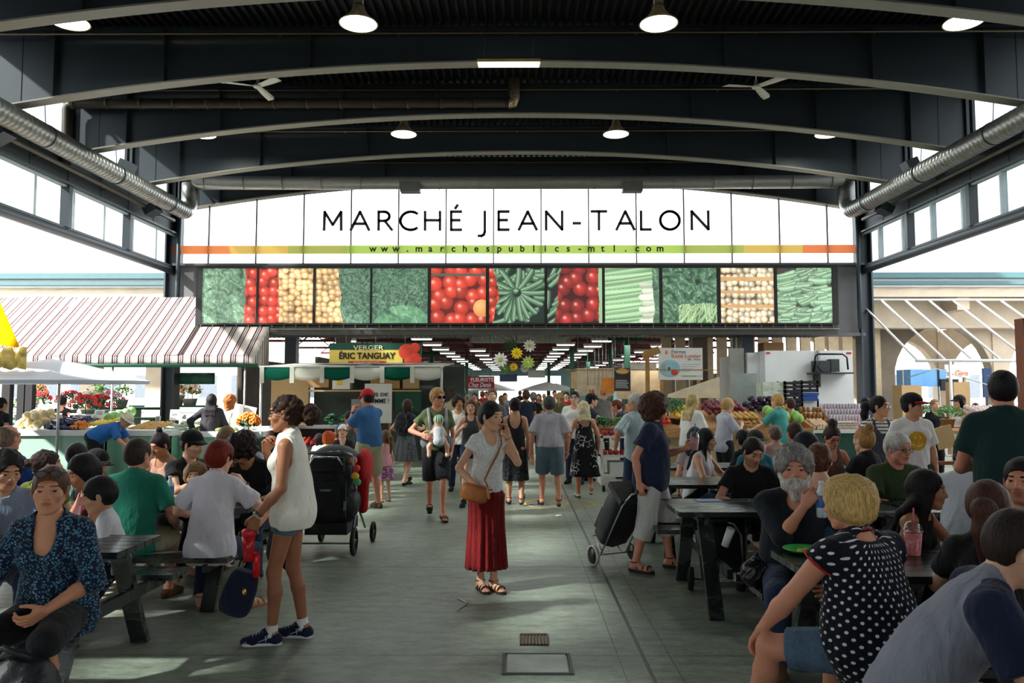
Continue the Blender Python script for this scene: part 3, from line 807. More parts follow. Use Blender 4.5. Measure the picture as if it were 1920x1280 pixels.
def fab(kind, c1, c2=None, sc=1.0, c3=None):
    """Cloth: plain, hstripe, vstripe, plaid, dots, floral, heather, print, denim, quilt."""
    nm = 'cloth %s %s %s %s %s' % (kind, c1, c2, sc, c3)
    if nm in MC: return MC[nm]
    m = bpy.data.materials.new(nm[:60]); t = NT(m); MC[nm] = m
    a = lin(c1); b = lin(c2) if c2 else a
    x, y, z = t.xyz(); fold = t.noise(7, 3)
    ang = t.math('MULTIPLY', t.math('ARCTAN2', x, y), .17)
    if kind == 'hstripe': col = t.mix(t.math('LESS_THAN', t.math('FRACT', t.math('MULTIPLY', z, sc)), .32), a, b)
    elif kind == 'vstripe': col = t.mix(t.math('LESS_THAN', t.math('FRACT', t.math('MULTIPLY', ang, sc)), .42), a, b)
    elif kind == 'plaid':
        p = t.math('LESS_THAN', t.math('FRACT', t.math('MULTIPLY', z, sc)), .4); q = t.math('LESS_THAN', t.math('FRACT', t.math('MULTIPLY', ang, sc)), .4)
        col = t.mix(t.math('MULTIPLY', t.math('ADD', p, q), .5), a, b)
    elif kind == 'dots':
        u = t.math('MULTIPLY', ang, sc*1.0); v = t.math('MULTIPLY', z, sc)
        uu = t.math('SUBTRACT', t.math('FRACT', t.math('ADD', t.math('ADD', u, v), 40)), .5)
        vv = t.math('SUBTRACT', t.math('FRACT', t.math('ADD', t.math('SUBTRACT', u, v), 40)), .5)
        r = t.math('SQRT', t.math('ADD', t.math('MULTIPLY', uu, uu), t.math('MULTIPLY', vv, vv)))
        col = t.mix(t.math('LESS_THAN', r, .2), a, b)
    elif kind == 'floral':
        v = t.n('ShaderNodeTexVoronoi'); v.inputs['Scale'].default_value = sc; t.l(t.co(), v.inputs['Vector'])
        sp = t.n('ShaderNodeSeparateColor'); t.l(v.outputs['Color'], sp.inputs[0])
        k1 = t.math('MULTIPLY', t.math('LESS_THAN', v.outputs['Distance'], .5), t.math('GREATER_THAN', sp.outputs[0], .35))
        k2 = t.math('MULTIPLY', t.math('LESS_THAN', v.outputs['Distance'], .22), t.math('GREATER_THAN', sp.outputs[1], .55))
        col = t.mix(k2, t.mix(k1, a, b), lin(c3 or (225, 190, 200)))
    elif kind == 'heather': col = t.mix(t.ramp(t.noise(90*sc, 4, None, .8), .38, .62), a, b)
    elif kind == 'print':
        v = t.n('ShaderNodeTexVoronoi', feature='DISTANCE_TO_EDGE'); v.inputs['Scale'].default_value = sc; t.l(t.co(), v.inputs['Vector'])
        k1 = t.math('LESS_THAN', v.outputs['Distance'], .045); k2 = t.math('GREATER_THAN', t.noise(4, 2), .52)
        col = t.mix(t.math('MULTIPLY', k1, k2), a, b)
    elif kind == 'quilt':
        f = t.math('SINE', t.math('MULTIPLY', z, sc)); col = t.mix(t.ramp(f, -1, 1), a, b)
    elif kind == 'denim': col = t.mix(t.ramp(t.math('ADD', t.math('MULTIPLY', t.noise(5, 4), .6), t.math('MULTIPLY', t.noise(160, 2), .4)), .35, .68), a, b)
    else: col = t.mix(t.ramp(fold, .3, .7), tuple(v*.93 for v in a[:3])+(1,), tuple(min(1, v*1.07) for v in a[:3])+(1,))
    t.l(col, t.b.inputs['Base Color']); t.b.inputs['Roughness'].default_value = .85; t.b.inputs['Specular IOR Level'].default_value = .2
    t.b.inputs['Sheen Weight'].default_value = .08
    t.bump(t.math('ADD', t.math('ADD', t.math('MULTIPLY', t.noise(9, 2, t.co((1, 1, .5)), .5), 1.6), t.noise(26, 3, t.co((1, 1, .4)))), t.math('MULTIPLY', t.noise(300, 2), .05)), .6, .022)
    return m
EYEW = mat('eye white', (225, 220, 215), .2, 0, 0); IRIS = mat('dark iris', (38, 26, 20), .15, 0, 0)
LIPM = {}
blackp = mat('black plastic', (20, 20, 22), .35, 0, .05); rubber = mat('black rubber', (24, 24, 25), .8, 0, .1)
chrome = mat('chrome', (190, 192, 195), .2, .9, .05); lensd = mat('dark lens', (14, 12, 14), .08, 0, 0)
# ---------------- skeleton
def ik(a, tgt, l1, l2, pole):
    a = Vector(a); tgt = Vector(tgt); d = tgt-a; L = d.length
    if L > (l1+l2)*.995: tgt = a+d*((l1+l2)*.995/L); d = tgt-a; L = d.length
    if L < abs(l1-l2)+.02: L = abs(l1-l2)+.02; d = d.normalized()*L if d.length > 1e-6 else Vector((0, L, 0)); tgt = a+d
    n = d.normalized(); p = Vector(pole); p = p-n*p.dot(n)
    p = p.normalized() if p.length > 1e-5 else n.orthogonal().normalized()
    x = (l1*l1-l2*l2+L*L)/(2*L); hgt = math.sqrt(max(0, l1*l1-x*x))
    return a+n*x+p*hgt, tgt
def Rx(a): return Matrix.Rotation(R(a), 3, 'X')
def Ry(a): return Matrix.Rotation(R(a), 3, 'Y')
def Rz(a): return Matrix.Rotation(R(a), 3, 'Z')
def skel(P, s):
    J = {}; sit = P.get('sit'); wd = P.get('w', 1.0)*(1.0 if P.get('sex', 'f') == 'm' else .92)
    lean = P.get('lean', 4 if sit else 1); hunch = P.get('hunch', 10 if sit else 4)
    seat = P.get('seat', .45)
    hz = seat+.085*s if sit else .93*s-P.get('dip', 0)*s
    pel = Vector((0, 0, hz)); Ml = Rz(P.get('twist', 0)*.3) @ Ry(P.get('side', 0)) @ Rx(-lean); Mu = Rz(P.get('twist', 0)) @ Ry(P.get('side', 0)) @ Rx(-lean-hunch)
    J.update(s=s, wd=wd, pel=pel, Ml=Ml, Mu=Mu)
    wa = pel+Ml @ Vector((0, 0, .17*s)); J['waist'] = wa
    J['chest'] = wa+Mu @ Vector((0, 0, .15*s)); J['nb'] = wa+Mu @ Vector((0, -.012*s, .335*s))
    hs = P.get('hs', 1.0)*(.47+.56*s); J['hs'] = hs
    Mh = Rz(P.get('hy', 0)) @ Rx(-P.get('hp', 0)) @ Ry(P.get('ht', 0)); J['Mh'] = Mh
    nk = (Mu @ Vector((0, .0, 1))*.5+Vector((0, 0, .5))).normalized()
    J['hb'] = J['nb']+nk*.075*s
    J['hc'] = J['hb']+Mh @ Vector((0, .022, .072))*hs
    J['top'] = J['hc']+Mh @ Vector((0, -.02, .125))*hs+Vector((0, 0, P.get('hairup', 0)))
    for i, sx in ((0, -1), (1, 1)):
        sh = wa+Mu @ Vector((sx*.168*s*wd, -.01*s, .262*s)); J['sh%d' % i] = sh
        tg = P.get('arms', (None, None))[i]
        if tg is None: tg = (.06, .03, -.52)
        po = P.get('poles', (None, None))[i] or (.55, -.6, -.6)
        T_ = sh+Vector((sx*tg[0], tg[1], tg[2]))*s
        ear = P.get('ear') == i
        if ear: T_ = J['hc']+Mh @ Vector((sx*.105, .06, -.165))*hs
        el, wr = ik(sh, T_, .285*s, .25*s, (sx*po[0], po[1], po[2])); J['el%d' % i] = el; J['wr%d' % i] = wr
        hd = P.get('hdir', (None, None))[i]
        J['hd%d' % i] = (Vector((sx*hd[0], hd[1], hd[2])) if hd else (wr-el)).normalized()
        hn = P.get('hnor', (None, None))[i]
        J['hn%d' % i] = Vector((sx*hn[0], hn[1], hn[2])) if hn else Vector((-sx, .1, 0))
        if ear:
            el = sh+Vector((sx*.07, .19, -.19)).normalized()*.285*s; E_ = J['hc']+Mh @ Vector((sx*.108, .03, -.03))*hs; wr = el+(E_-el).normalized()*.25*s; J['el%d' % i], J['wr%d' % i] = el, wr
            J['hd%d' % i] = (E_-wr).normalized(); J['hn%d' % i] = Mh @ Vector((-sx, .15, 0))
        hip = pel+Vector((sx*.088*s*(wd*.5+.5), 0, -.03*s)); J['hip%d' % i] = hip
        ft = P.get('feet', (None, None))[i]
        if ft is None: ft = (.07 if sit else .03, .36 if sit else 0, 0)
        A_k = Vector((hip.x+sx*ft[0]*s, hip.y+ft[1]*s, (.075+(ft[2] if len(ft) > 2 else 0))*s))
        kp = P.get('kp', (None, None))[i] or (.12 if not sit else .2, 1, .3 if sit else 0)
        kn, an = ik(hip, A_k, .416*s, .412*s, (sx*kp[0], kp[1], kp[2])); J['kn%d' % i] = kn; J['an%d' % i] = an
        yaw = ft[3] if len(ft) > 3 else 8; pit = ft[4] if len(ft) > 4 else 0
        J['fd%d' % i] = Rz(-sx*yaw) @ Rx(-pit) @ Vector((0, 1, 0))
    return J
def torso(F, J, P, t, part='all'):
    s, wd = J['s'], J['wd']; fem = P.get('sex', 'f') == 'f'; b = P.get('belly', 0.0); hw = P.get('hips', 1.06 if fem else .97)
    pel, Ml, Mu, wa = J['pel'], J['Ml'], J['Mu'], J['waist']
    def L(x, y, z): return pel+Ml @ Vector((x*s, y*s, z*s))
    def U(x, y, z): return wa+Mu @ Vector((x*s, y*s, (z-.17)*s))
    k = .05*s
    if part in ('all', 'low'):
        F.ell(L(0, -.01, -.01), ((.158*wd*hw+b*.25)*s+t, (.108+b*.4)*s+t, .105*s+t), Ml, k)
        for sx in (-1, 1): F.ell(L(sx*.075*hw*wd, -.055, -.035), (.082*s*hw+t, .075*s+t, .08*s+t), Ml, k)
    if part in ('all', 'up'):
        F.ell(L(0, .0+b*.35, .12), ((.128*wd*(.95 if fem else 1)+b*.55)*s+t, (.092+b)*s+t, .13*s+t), Ml, k*1.3)
        F.ell(U(0, 0, .30), ((.148*wd+b*.25)*s+t, (.102+b*.35)*s+t, .165*s+t), Mu, k*1.2)
        F.ell(U(0, -.018, .40), (.135*wd*s+t, .078*s+t, .09*s+t), Mu, k)
        if fem:
            for sx in (-1, 1): F.ell(U(sx*.066, .070, .315), (.056*s+t, (.048+b*.1)*s+t, .054*s+t), Mu, .04*s)
        else:
            for sx in (-1, 1): F.ell(U(sx*.07, .06, .345), (.075*s+t, .04*s+t, .055*s+t), Mu, .04*s)
        if J['s'] and P.get('_sh', True):
            F.cap(U(-.145*wd, -.012, .432), U(.145*wd, -.012, .432), .044*s+t*.8, k=.04*s)
            for sx in (-1, 1): F.cap(U(sx*.13*wd, -.015, .445), U(sx*.035, -.02, .50), .032*s+t*.7, .03*s+t*.5, .05*s)
            F.cap(J['nb']+Mu @ Vector((0, 0, -.05*s)), J['hb'], .062*s+t*.3, .05*s, k=.05*s)
def hand(F, J, i, curl=35, spread=4, pinch=False):
    s = J['s']*J.get('hk', 1.0); sx = -1 if i == 0 else 1
    wr = J['wr%d' % i]; d = J['hd%d' % i]; n = J['hn%d' % i]; n = (n-d*n.dot(d)); n = n.normalized() if n.length > 1e-4 else d.orthogonal().normalized()
    u = d.cross(n)*(1 if i == 1 else -1)     # towards the thumb for a right hand with palm n
    u = -u if False else u
    def Q(a, b, c): return wr+(d*a+u*b+n*c)*s
    F.cap(J['el%d' % i].lerp(wr, .62), wr, .031*s, .0255*s, .02)
    for b in (-.026, -.009, .009, .026): F.cap(Q(.012, b*.7, 0), Q(.082-abs(b)*.2, b, -.002), .0155*s, .0125*s, .012)
    F.ell(Q(.035, .026, .008), (.022*s, .018*s, .018*s), None, .015)
    for q, (b, L1) in enumerate(((.030, .92), (.010, 1.0), (-.011, .94), (-.030, .75))):
        a0 = R(curl*.55); p = Q(.085-abs(b-.005)*.25, b, -.001); sp = R((1.5-q)*spread)
        for L_, r0, r1, da in ((.042*L1, .0095, .0088, 0), (.026*L1, .0087, .008, curl*.9), (.022*L1, .008, .0068, curl*.6)):
            a0 += R(da)
            dd = (d*math.cos(a0)+n*math.sin(a0))*math.cos(sp)+u*math.sin(sp)
            e = p+dd*L_*s; F.cap(p, e, r0*s, r1*s, .004); p = e
    c = R(30+curl*.5)
    p0 = Q(.02, .028, .006); p1 = p0+(d*.62+u*(.72 if not pinch else .3)+n*.35).normalized()*.036*s
    p2 = p1+(d*.85+u*.3+n*(.25+curl/90)).normalized()*.032*s; p3 = p2+(d*.95+u*-.05+n*(.3+curl/80)).normalized()*.024*s
    F.cap(p0, p1, .0145*s, .0115*s, .01); F.cap(p1, p2, .0112*s, .0098*s, .006); F.cap(p2, p3, .0098*s, .008*s, .004)
def head(F, J, P):
    s = J['hs']; M = J['Mh']; c = J['hc']; fem = P.get('sex', 'f') == 'f'; hv = P.get('jowl', 0)
    def H(x, y, z): return c+M @ Vector((x*s, y*s, z*s))
    F.ell(H(0, -.018, .028), (.076*s, .094*s, .088*s), M, .02*s)
    jw_ = .9 if fem else 1.0
    F.ell(H(0, .03, -.03), (.058*s*jw_, .058*s, .078*s), M, .03*s)
    for q in (-1, 1):
        F.cap(H(q*.057*jw_, -.01, -.04), H(q*.027*jw_, .05, -.088), .017*s, .016*s, .03*s)
        F.ell(H(q*.04, .055, -.022), (.024*s, .026*s, .024*s), M, .02*s)
        if hv: F.ell(H(q*.045, .03, -.065), (.03*s*hv, .03*s, .03*s), M, .03*s)
    F.ell(H(0, .068, -.096), ((.02 if fem else .026)*s, .018*s, .017*s), M, .025*s)
    F.cap(H(-.03, .078, .036), H(.03, .078, .036), .012*s, k=.02*s)
    for q in (-1, 1):
        F.ell(H(q*.031, .098, .008), (.017*s, .014*s, .0125*s), M, .014*s, sub=True)
    F.cap(H(0, .080, .018), H(0, .102, -.022), .0085*s, .0125*s, .014*s)
    for q in (-1, 1): F.ell(H(q*.0125, .093, -.027), (.008*s, .009*s, .007*s), M, .008*s)
    F.ell(H(0, .078, -.054), (.026*s, .016*s, .022*s), M, .02*s)
    F.cap(H(-.017, .086, -.050), H(.017, .086, -.050), .0062*s, k=.006*s); F.cap(H(-.014, .086, -.061), H(.014, .086, -.061), .0072*s, k=.006*s)
    F.cap(H(-.022, .096, -.0555), H(.022, .096, -.0555), .0022*s, k=.003*s, sub=True)
    for q in (-1, 1):     # lids
        F.cap(H(q*.017, .083, .0145), H(q*.045, .078, .0135), .0055*s, k=.004*s); F.cap(H(q*.018, .082, -.0005), H(q*.044, .077, -.0), .0045*s, k=.004*s)
        F.ell(H(q*.078, -.006, -.006), (.009*s, .019*s, .031*s), M @ Rz(-q*22), .008*s)
        F.ell(H(q*.088, .0, -.002), (.006*s, .010*s, .017*s), M @ Rz(-q*22), .005*s, sub=True)
    F.cap(J['nb'].lerp(J['hb'], .35), H(0, -.022, -.05), (.057 if not fem else .048)*J['s'], (.056 if not fem else .047)*s, .03*s)
def body(P):
    D = P['D']; s = P.get('_s', 1.0)
    J = P['J']; hb = .0105 if D < 5.5 else (.013 if D < 9 else (.016 if D < 14 else .024))
    hh = .0042 if D < 5.5 else (.0055 if D < 9 else (.008 if D < 14 else .013))
    F = SDF(); torso(F, J, P, 0); ar = P.get('arm', 1.0); lg = P.get('leg', 1.0)
    for i in (0, 1):
        F.cap(J['sh%d' % i], J['el%d' % i], .046*s*ar, .036*s*ar, .035*s)
        F.cap(J['el%d' % i], J['el%d' % i].lerp(J['wr%d' % i], .35), .036*s*ar, .038*s*ar, .02*s)
        F.cap(J['el%d' % i].lerp(J['wr%d' % i], .35), J['wr%d' % i], .038*s*ar, .0255*s, .02*s)
        hip, kn, an = J['hip%d' % i], J['kn%d' % i], J['an%d' % i]
        F.cap(hip, kn, .083*s*lg, .053*s*lg, .04*s)
        sd = (an-kn); bk = J['fd%d' % i].copy(); bk.z = 0; bk = bk-sd.normalized()*bk.dot(sd.normalized())
        mid = kn+sd*.33-bk.normalized()*.014*s
        F.cap(kn, mid, .049*s*lg, .054*s*lg, .03*s); F.cap(mid, an, .053*s*lg, .034*s*lg**.5, .02*s)
        fd = J['fd%d' % i]; dn = Vector((0, 0, -1)); dn = dn-fd*dn.dot(fd); dn.normalize()
        he = an-fd*.035*s+dn*.04*s; bl = an+fd*.12*s+dn*.048*s; to = an+fd*.17*s+dn*.055*s
        F.cap(an, he, .034*s, .028*s, .02*s); F.cap(he, bl, .027*s, .026*s, .02*s); F.cap(an, bl, .032*s, .024*s, .03*s)
        sd_ = fd.cross(dn)
        for q in (-.026, -.009, .009, .026): F.cap(bl+sd_*q*s, to+sd_*q*1.15*s+fd*(.01-abs(q)*.3)*s, .015*s, .0095*s, .008*s)
    V, Q = F.mesh(hb)
    V = relax(V, Q, 1, .35)
    Vs, Qs, Ms = [V], [Q], [np.zeros(len(Q), int)]; o = len(V)
    F = SDF(); head(F, J, P); V, Q = F.mesh(hh)
    M = np.array(J['Mh']); c = np.array(J['hc']); hs = J['hs']; fc = V[Q].mean(1); q = (fc-c)@M/hs
    mi = np.zeros(len(Q), int)
    lip = (q[:, 1] > .07) & (np.abs(q[:, 0]) < .022) & (np.abs(q[:, 2]+.0555) < .0105-np.abs(q[:, 0])*.3); mi[lip] = 1
    br = (q[:, 1] > .055) & (np.abs(np.abs(q[:, 0])-.032) < .018) & (np.abs(q[:, 2]-.032+.12*np.abs(np.abs(q[:, 0])-.03)) < (.003 if P.get('sex', 'f') == 'f' else .0045)); mi[br] = 2
    if P.get('stubble'):
        st = (q[:, 2] < -.035) & (q[:, 2] > -.125) & (q[:, 1] > -.0) & ~lip; mi[st] = 5
    Vs.append(V); Qs.append(Q+o); Ms.append(mi); o += len(V)
    if D < 15:
        for sx in (-1, 1):
            e = MB(); nu = 14 if D < 8 else 8
            e.ell((0, 0, 0), .0128*hs, nu, nu, rot=(J['Mh'] @ Rx(-90+8)).to_3x3())
            cen = J['hc']+J['Mh'] @ Vector((sx*.031, .0725, .0075))*hs
            ev = np.array([tuple(v+cen) for v in e.V]); ef = np.array([f for f in e.F]); k_ = np.array([i//nu for i in range(len(ef))])
            Vs.append(ev); Qs.append(ef+o); Ms.append(np.where(k_ < nu*.3, 4, 3)); o += len(ev)
    for i in (0, 1):
        if P.get('nohand', (0, 0))[i]: continue
        F = SDF(); hand(F, J, i, P.get('curl', (30, 30))[i], P.get('spread', 4)); V, Q = F.mesh(.0036 if D < 6 else (.0048 if D < 9 else (.0065 if D < 14 else .011)))
        Vs.append(V); Qs.append(Q+o); Ms.append(np.zeros(len(Q), int)); o += len(V)
    V = np.concatenate(Vs); Q = np.concatenate(Qs); mi = np.concatenate(Ms)
    sk = P.get('skin', 'fair'); sc = SK[sk] if isinstance(sk, str) else sk
    lipc = P.get('lip', tuple(int(a*b) for a, b in zip(sc, (.82, .62, .62))))
    hc_ = P.get('hair', ('short', (40, 28, 22)))[1] if P.get('hair') else (60, 50, 44)
    mats = [skin(sc, sk), mat('lip %s' % (lipc,), lipc, .4, 0, .05), mat('brow %s' % (hc_,), tuple(int(v*.75) for v in hc_), .8, 0, 0), EYEW, IRIS,
            mat('stubble %s' % (sk,), tuple(int(v*.84) for v in sc), .7, 0, .12, 60)]
    return V, Q, mi, mats
# ---------------- garments, hair and worn things, all children of the body they sit on
def foldy(V, Q, amp, fr=26, seed=0, flow=None):
    N = vnorm(V, Q); W = V.copy()
    if flow is not None: W = W*np.array(flow)
    return V+N*((wob(W, fr, seed)*.6+wob(W, fr*2.3, seed+4)*.4)*amp)[:, None]
def res(D): return .0075 if D < 5.5 else (.0095 if D < 9 else (.013 if D < 14 else .02))
def wear_top(P, J, body_o, kind, m, name='shirt', t=.016, sleeve=.45, neck=.066, front=0.0, back=0.0, hem=-.10, loose=0.0, strap=.085, label=None, flare=0.0, sf=.012):
    s, Mu, Ml = J['s'], J['Mu'], J['Ml']; F = SDF(); P2 = dict(P)
    def U(x, y, z): return J['waist']+Mu @ Vector((x*s, y*s, (z-.17)*s))
    def L(x, y, z): return J['pel']+Ml @ Vector((x*s, y*s, z*s))
    tt = t*s+loose*.4
    torso(F, J, P2, tt, 'up')
    if hem < .10:
        hw = (1.06 if P.get('sex', 'f') == 'f' else .97)*J['wd']; b = P.get('belly', 0)
        F.ell(L(0, -.02+b*.35, .0), ((.158*hw+b*.36)*s+tt*1.25+.004+flare, (.118+b*.75)*s+tt*1.3+.004+flare, .2*s), Ml, .07*s)
        F.ell(L(0, -.01+b*.3, .16), ((.134*J['wd']+b*.5)*s+tt*1.2, (.098+b*.9)*s+tt*1.2, .17*s), Ml, .07*s)
        for sx in (-1, 1): F.ell(L(sx*.07*hw, -.042, -.035), (.08*s+tt*1.1, .07*s+tt*1.1, .082*s+tt*1.1), Ml, .05*s)
        if hem < -.08: F.cap(L(-.05, -.01, -.08), L(.05, -.01, -.08), .115*s+tt+flare, k=.06*s)
    if kind != 'tank' and kind != 'sleeveless':
        for i in (0, 1):
            sh, el, wr = J['sh%d' % i], J['el%d' % i], J['wr%d' % i]
            ar = P.get('arm', 1.0)
            if sleeve <= 1: F.cap(sh, sh.lerp(el, sleeve), .049*s*ar+tt*.45, (.047)*s*ar+tt*.6+sf, .04*s, flat=True)
            else:
                F.cap(sh, el, .049*s*ar+tt*.5, .046*s*ar+tt*.5, .03*s)
                F.cap(el, el.lerp(wr, sleeve-1), .045*s*ar+tt*.5, .034*s*ar+tt*.5+.004, .02*s, flat=True)
    else:
        for i, sx in ((0, -1), (1, 1)):
            sh = J['sh%d' % i]; w_ = .062 if kind == 'sleeveless' else .082
            F.cap(sh+Mu @ Vector((sx*.03*s, 0, -.10*s)), sh+Mu @ Vector((sx*(.045 if kind == 'sleeveless' else .018)*s, 0, .10*s)), w_*s*1.0, w_*s*.9, .012*s, sub=True)
            if kind == 'tank':
                F.ell(U(sx*.165*J['wd'], 0, .46), (.055*s, .09*s, .09*s), Mu, .01, sub=True)
    nb = J['nb']
    F.cap(nb+Mu @ Vector((0, .01*s, -.02*s)), nb+Mu @ Vector((0, .01*s, .2*s)), neck*s, neck*s*1.1, .008, sub=True)
    if front: F.ell(U(0, .10, .50-front*.35), (neck*s*.95, .10*s, front*s), Mu, .01, sub=True)
    if back: F.ell(U(0, -.10, .50-back*.35), (neck*s*1.15, .10*s, back*s), Mu, .01, sub=True)
    F.cut(L(0, 0, hem), Ml @ Vector((0, 0, -1)))
    V, Q = F.mesh(res(P['D']))
    if not len(V): return None
    V = foldy(V, Q, .006*s+loose*.2, 21/s, P.get('seed', 1), (1, 1, .45))
    return mesh_obj(name, V, Q, [m], body_o, label=label)
def collar(P, J, body_o, m, name='collar'):
    s, Mu = J['s'], J['Mu']; c = J['nb']; rows = []
    for r_, z, y in ((.068, .03, .004), (.078, .015, .006), (.094, -.028, .012)):
        rows.append([c+Mu @ Vector((r_*s*math.sin(a)*1.0, (y+r_*.95*math.cos(a))*s, (z-.012*math.cos(a)*(1 if z > 0 else 2.2))*s)) for a in [R(14+332*i/26) for i in range(27)]])
    b = MB(); b.sheet(rows, .005); return b.build(name, m, body_o, world=False)
def wear_legs(P, J, body_o, m, name='trousers', length=2.0, t=.018, waist=.06, flare=0.0, label=None):
    """length: 0-1 down the thigh, 1-2 down the shin."""
    s, Ml = J['s'], J['Ml']; F = SDF(); lg = P.get('leg', 1.0); torso(F, J, P, t*s*.7, 'low')
    b = P.get('belly', 0); F.ell(J['pel']+Ml @ Vector((0, b*.3*s, .05*s)), ((.132*J['wd']+b*.35)*s+t*s*.5, (.098+b*.7)*s+t*s*.5, .09*s), Ml, .04*s)
    for i in (0, 1):
        hip, kn, an = J['hip%d' % i], J['kn%d' % i], J['an%d' % i]
        if length <= 1: F.cap(hip, hip.lerp(kn, length), .088*s*lg+t*s, (.083-.028*length)*s*lg+t*s+flare, .03*s, flat=True)
        else:
            F.cap(hip, kn, .088*s*lg+t*s, .056*s*lg+t*s+flare*.6, .03*s)
            F.cap(kn, kn.lerp(an, length-1), .055*s*lg+t*s+flare*.6, (.05-.006*(length-1))*s*lg+t*s*.8+flare, .03*s, flat=True)
    F.cut(J['pel']+Ml @ Vector((0, 0, waist*s)), Ml @ Vector((0, 0, 1)))
    V, Q = F.mesh(res(P['D'])); V = foldy(V, Q, .004*s, 22/s, P.get('seed', 1)+3, (1, 1, .6))
    return mesh_obj(name, V, Q, [m], body_o, label=label)
def wear_skirt(P, J, body_o, m, name='skirt', z0=None, z1=.5, r0=(.15, .11), r1=(.24, .2), pleat=14, amp=.008, sway=0.0, label=None, mid=None, rmin=.185):
    """Cloth hung from the waist; radii and heights in body units, pleats deepen towards the hem."""
    s = J['s']; b = P.get('belly', 0); z0 = (.99 if z0 is None else z0); rows = []; n = 72; K = 18; hw = 1.06*J['wd']
    for i in range(K+1):
        f = i/K; z = z0+(z1-z0)*f
        hipb = math.exp(-((z-.86)/.09)**2)
        rx = (r0[0]+(r1[0]-r0[0])*f**.8)+.0; ry = r0[1]+(r1[1]-r0[1])*f**.8
        if mid: hipb *= mid
        rx = max(rx, (.185*hw+b*.4)*hipb); ry = max(ry, (.155+b*.6)*hipb)
        if z < .9: rx = max(rx, rmin); ry = max(ry, rmin*.8)
        row = []
        for k in range(n):
            a = 2*PI*k/n; pl = amp*f**.6*(math.sin(a*pleat+1.5*math.sin(a*3+P.get('seed', 1)))+.5*math.sin(a*pleat*.5+f*2))
            ca, sa = math.cos(a), math.sin(a); row.append(((rx+pl)*math.copysign(abs(ca)**.85, ca)*s, (ry+pl)*math.copysign(abs(sa)**.85, sa)*s+sway*f*f*s-.012*s, z*s))
        rows.append(row)
    inner = [[(x*.96, y*.96, z+.03*j*s+.001) for x, y, z in rows[-1]] for j in (0, 3)]
    V = np.array([p for r_ in rows+inner for p in r_]); Q = []
    for i in range(len(rows)+len(inner)-1):
        for k in range(n): l = (k+1) % n; Q.append((i*n+k, (i+1)*n+k, (i+1)*n+l, i*n+l))
    return mesh_obj(name, V, np.array(Q), [m], body_o, label=label)
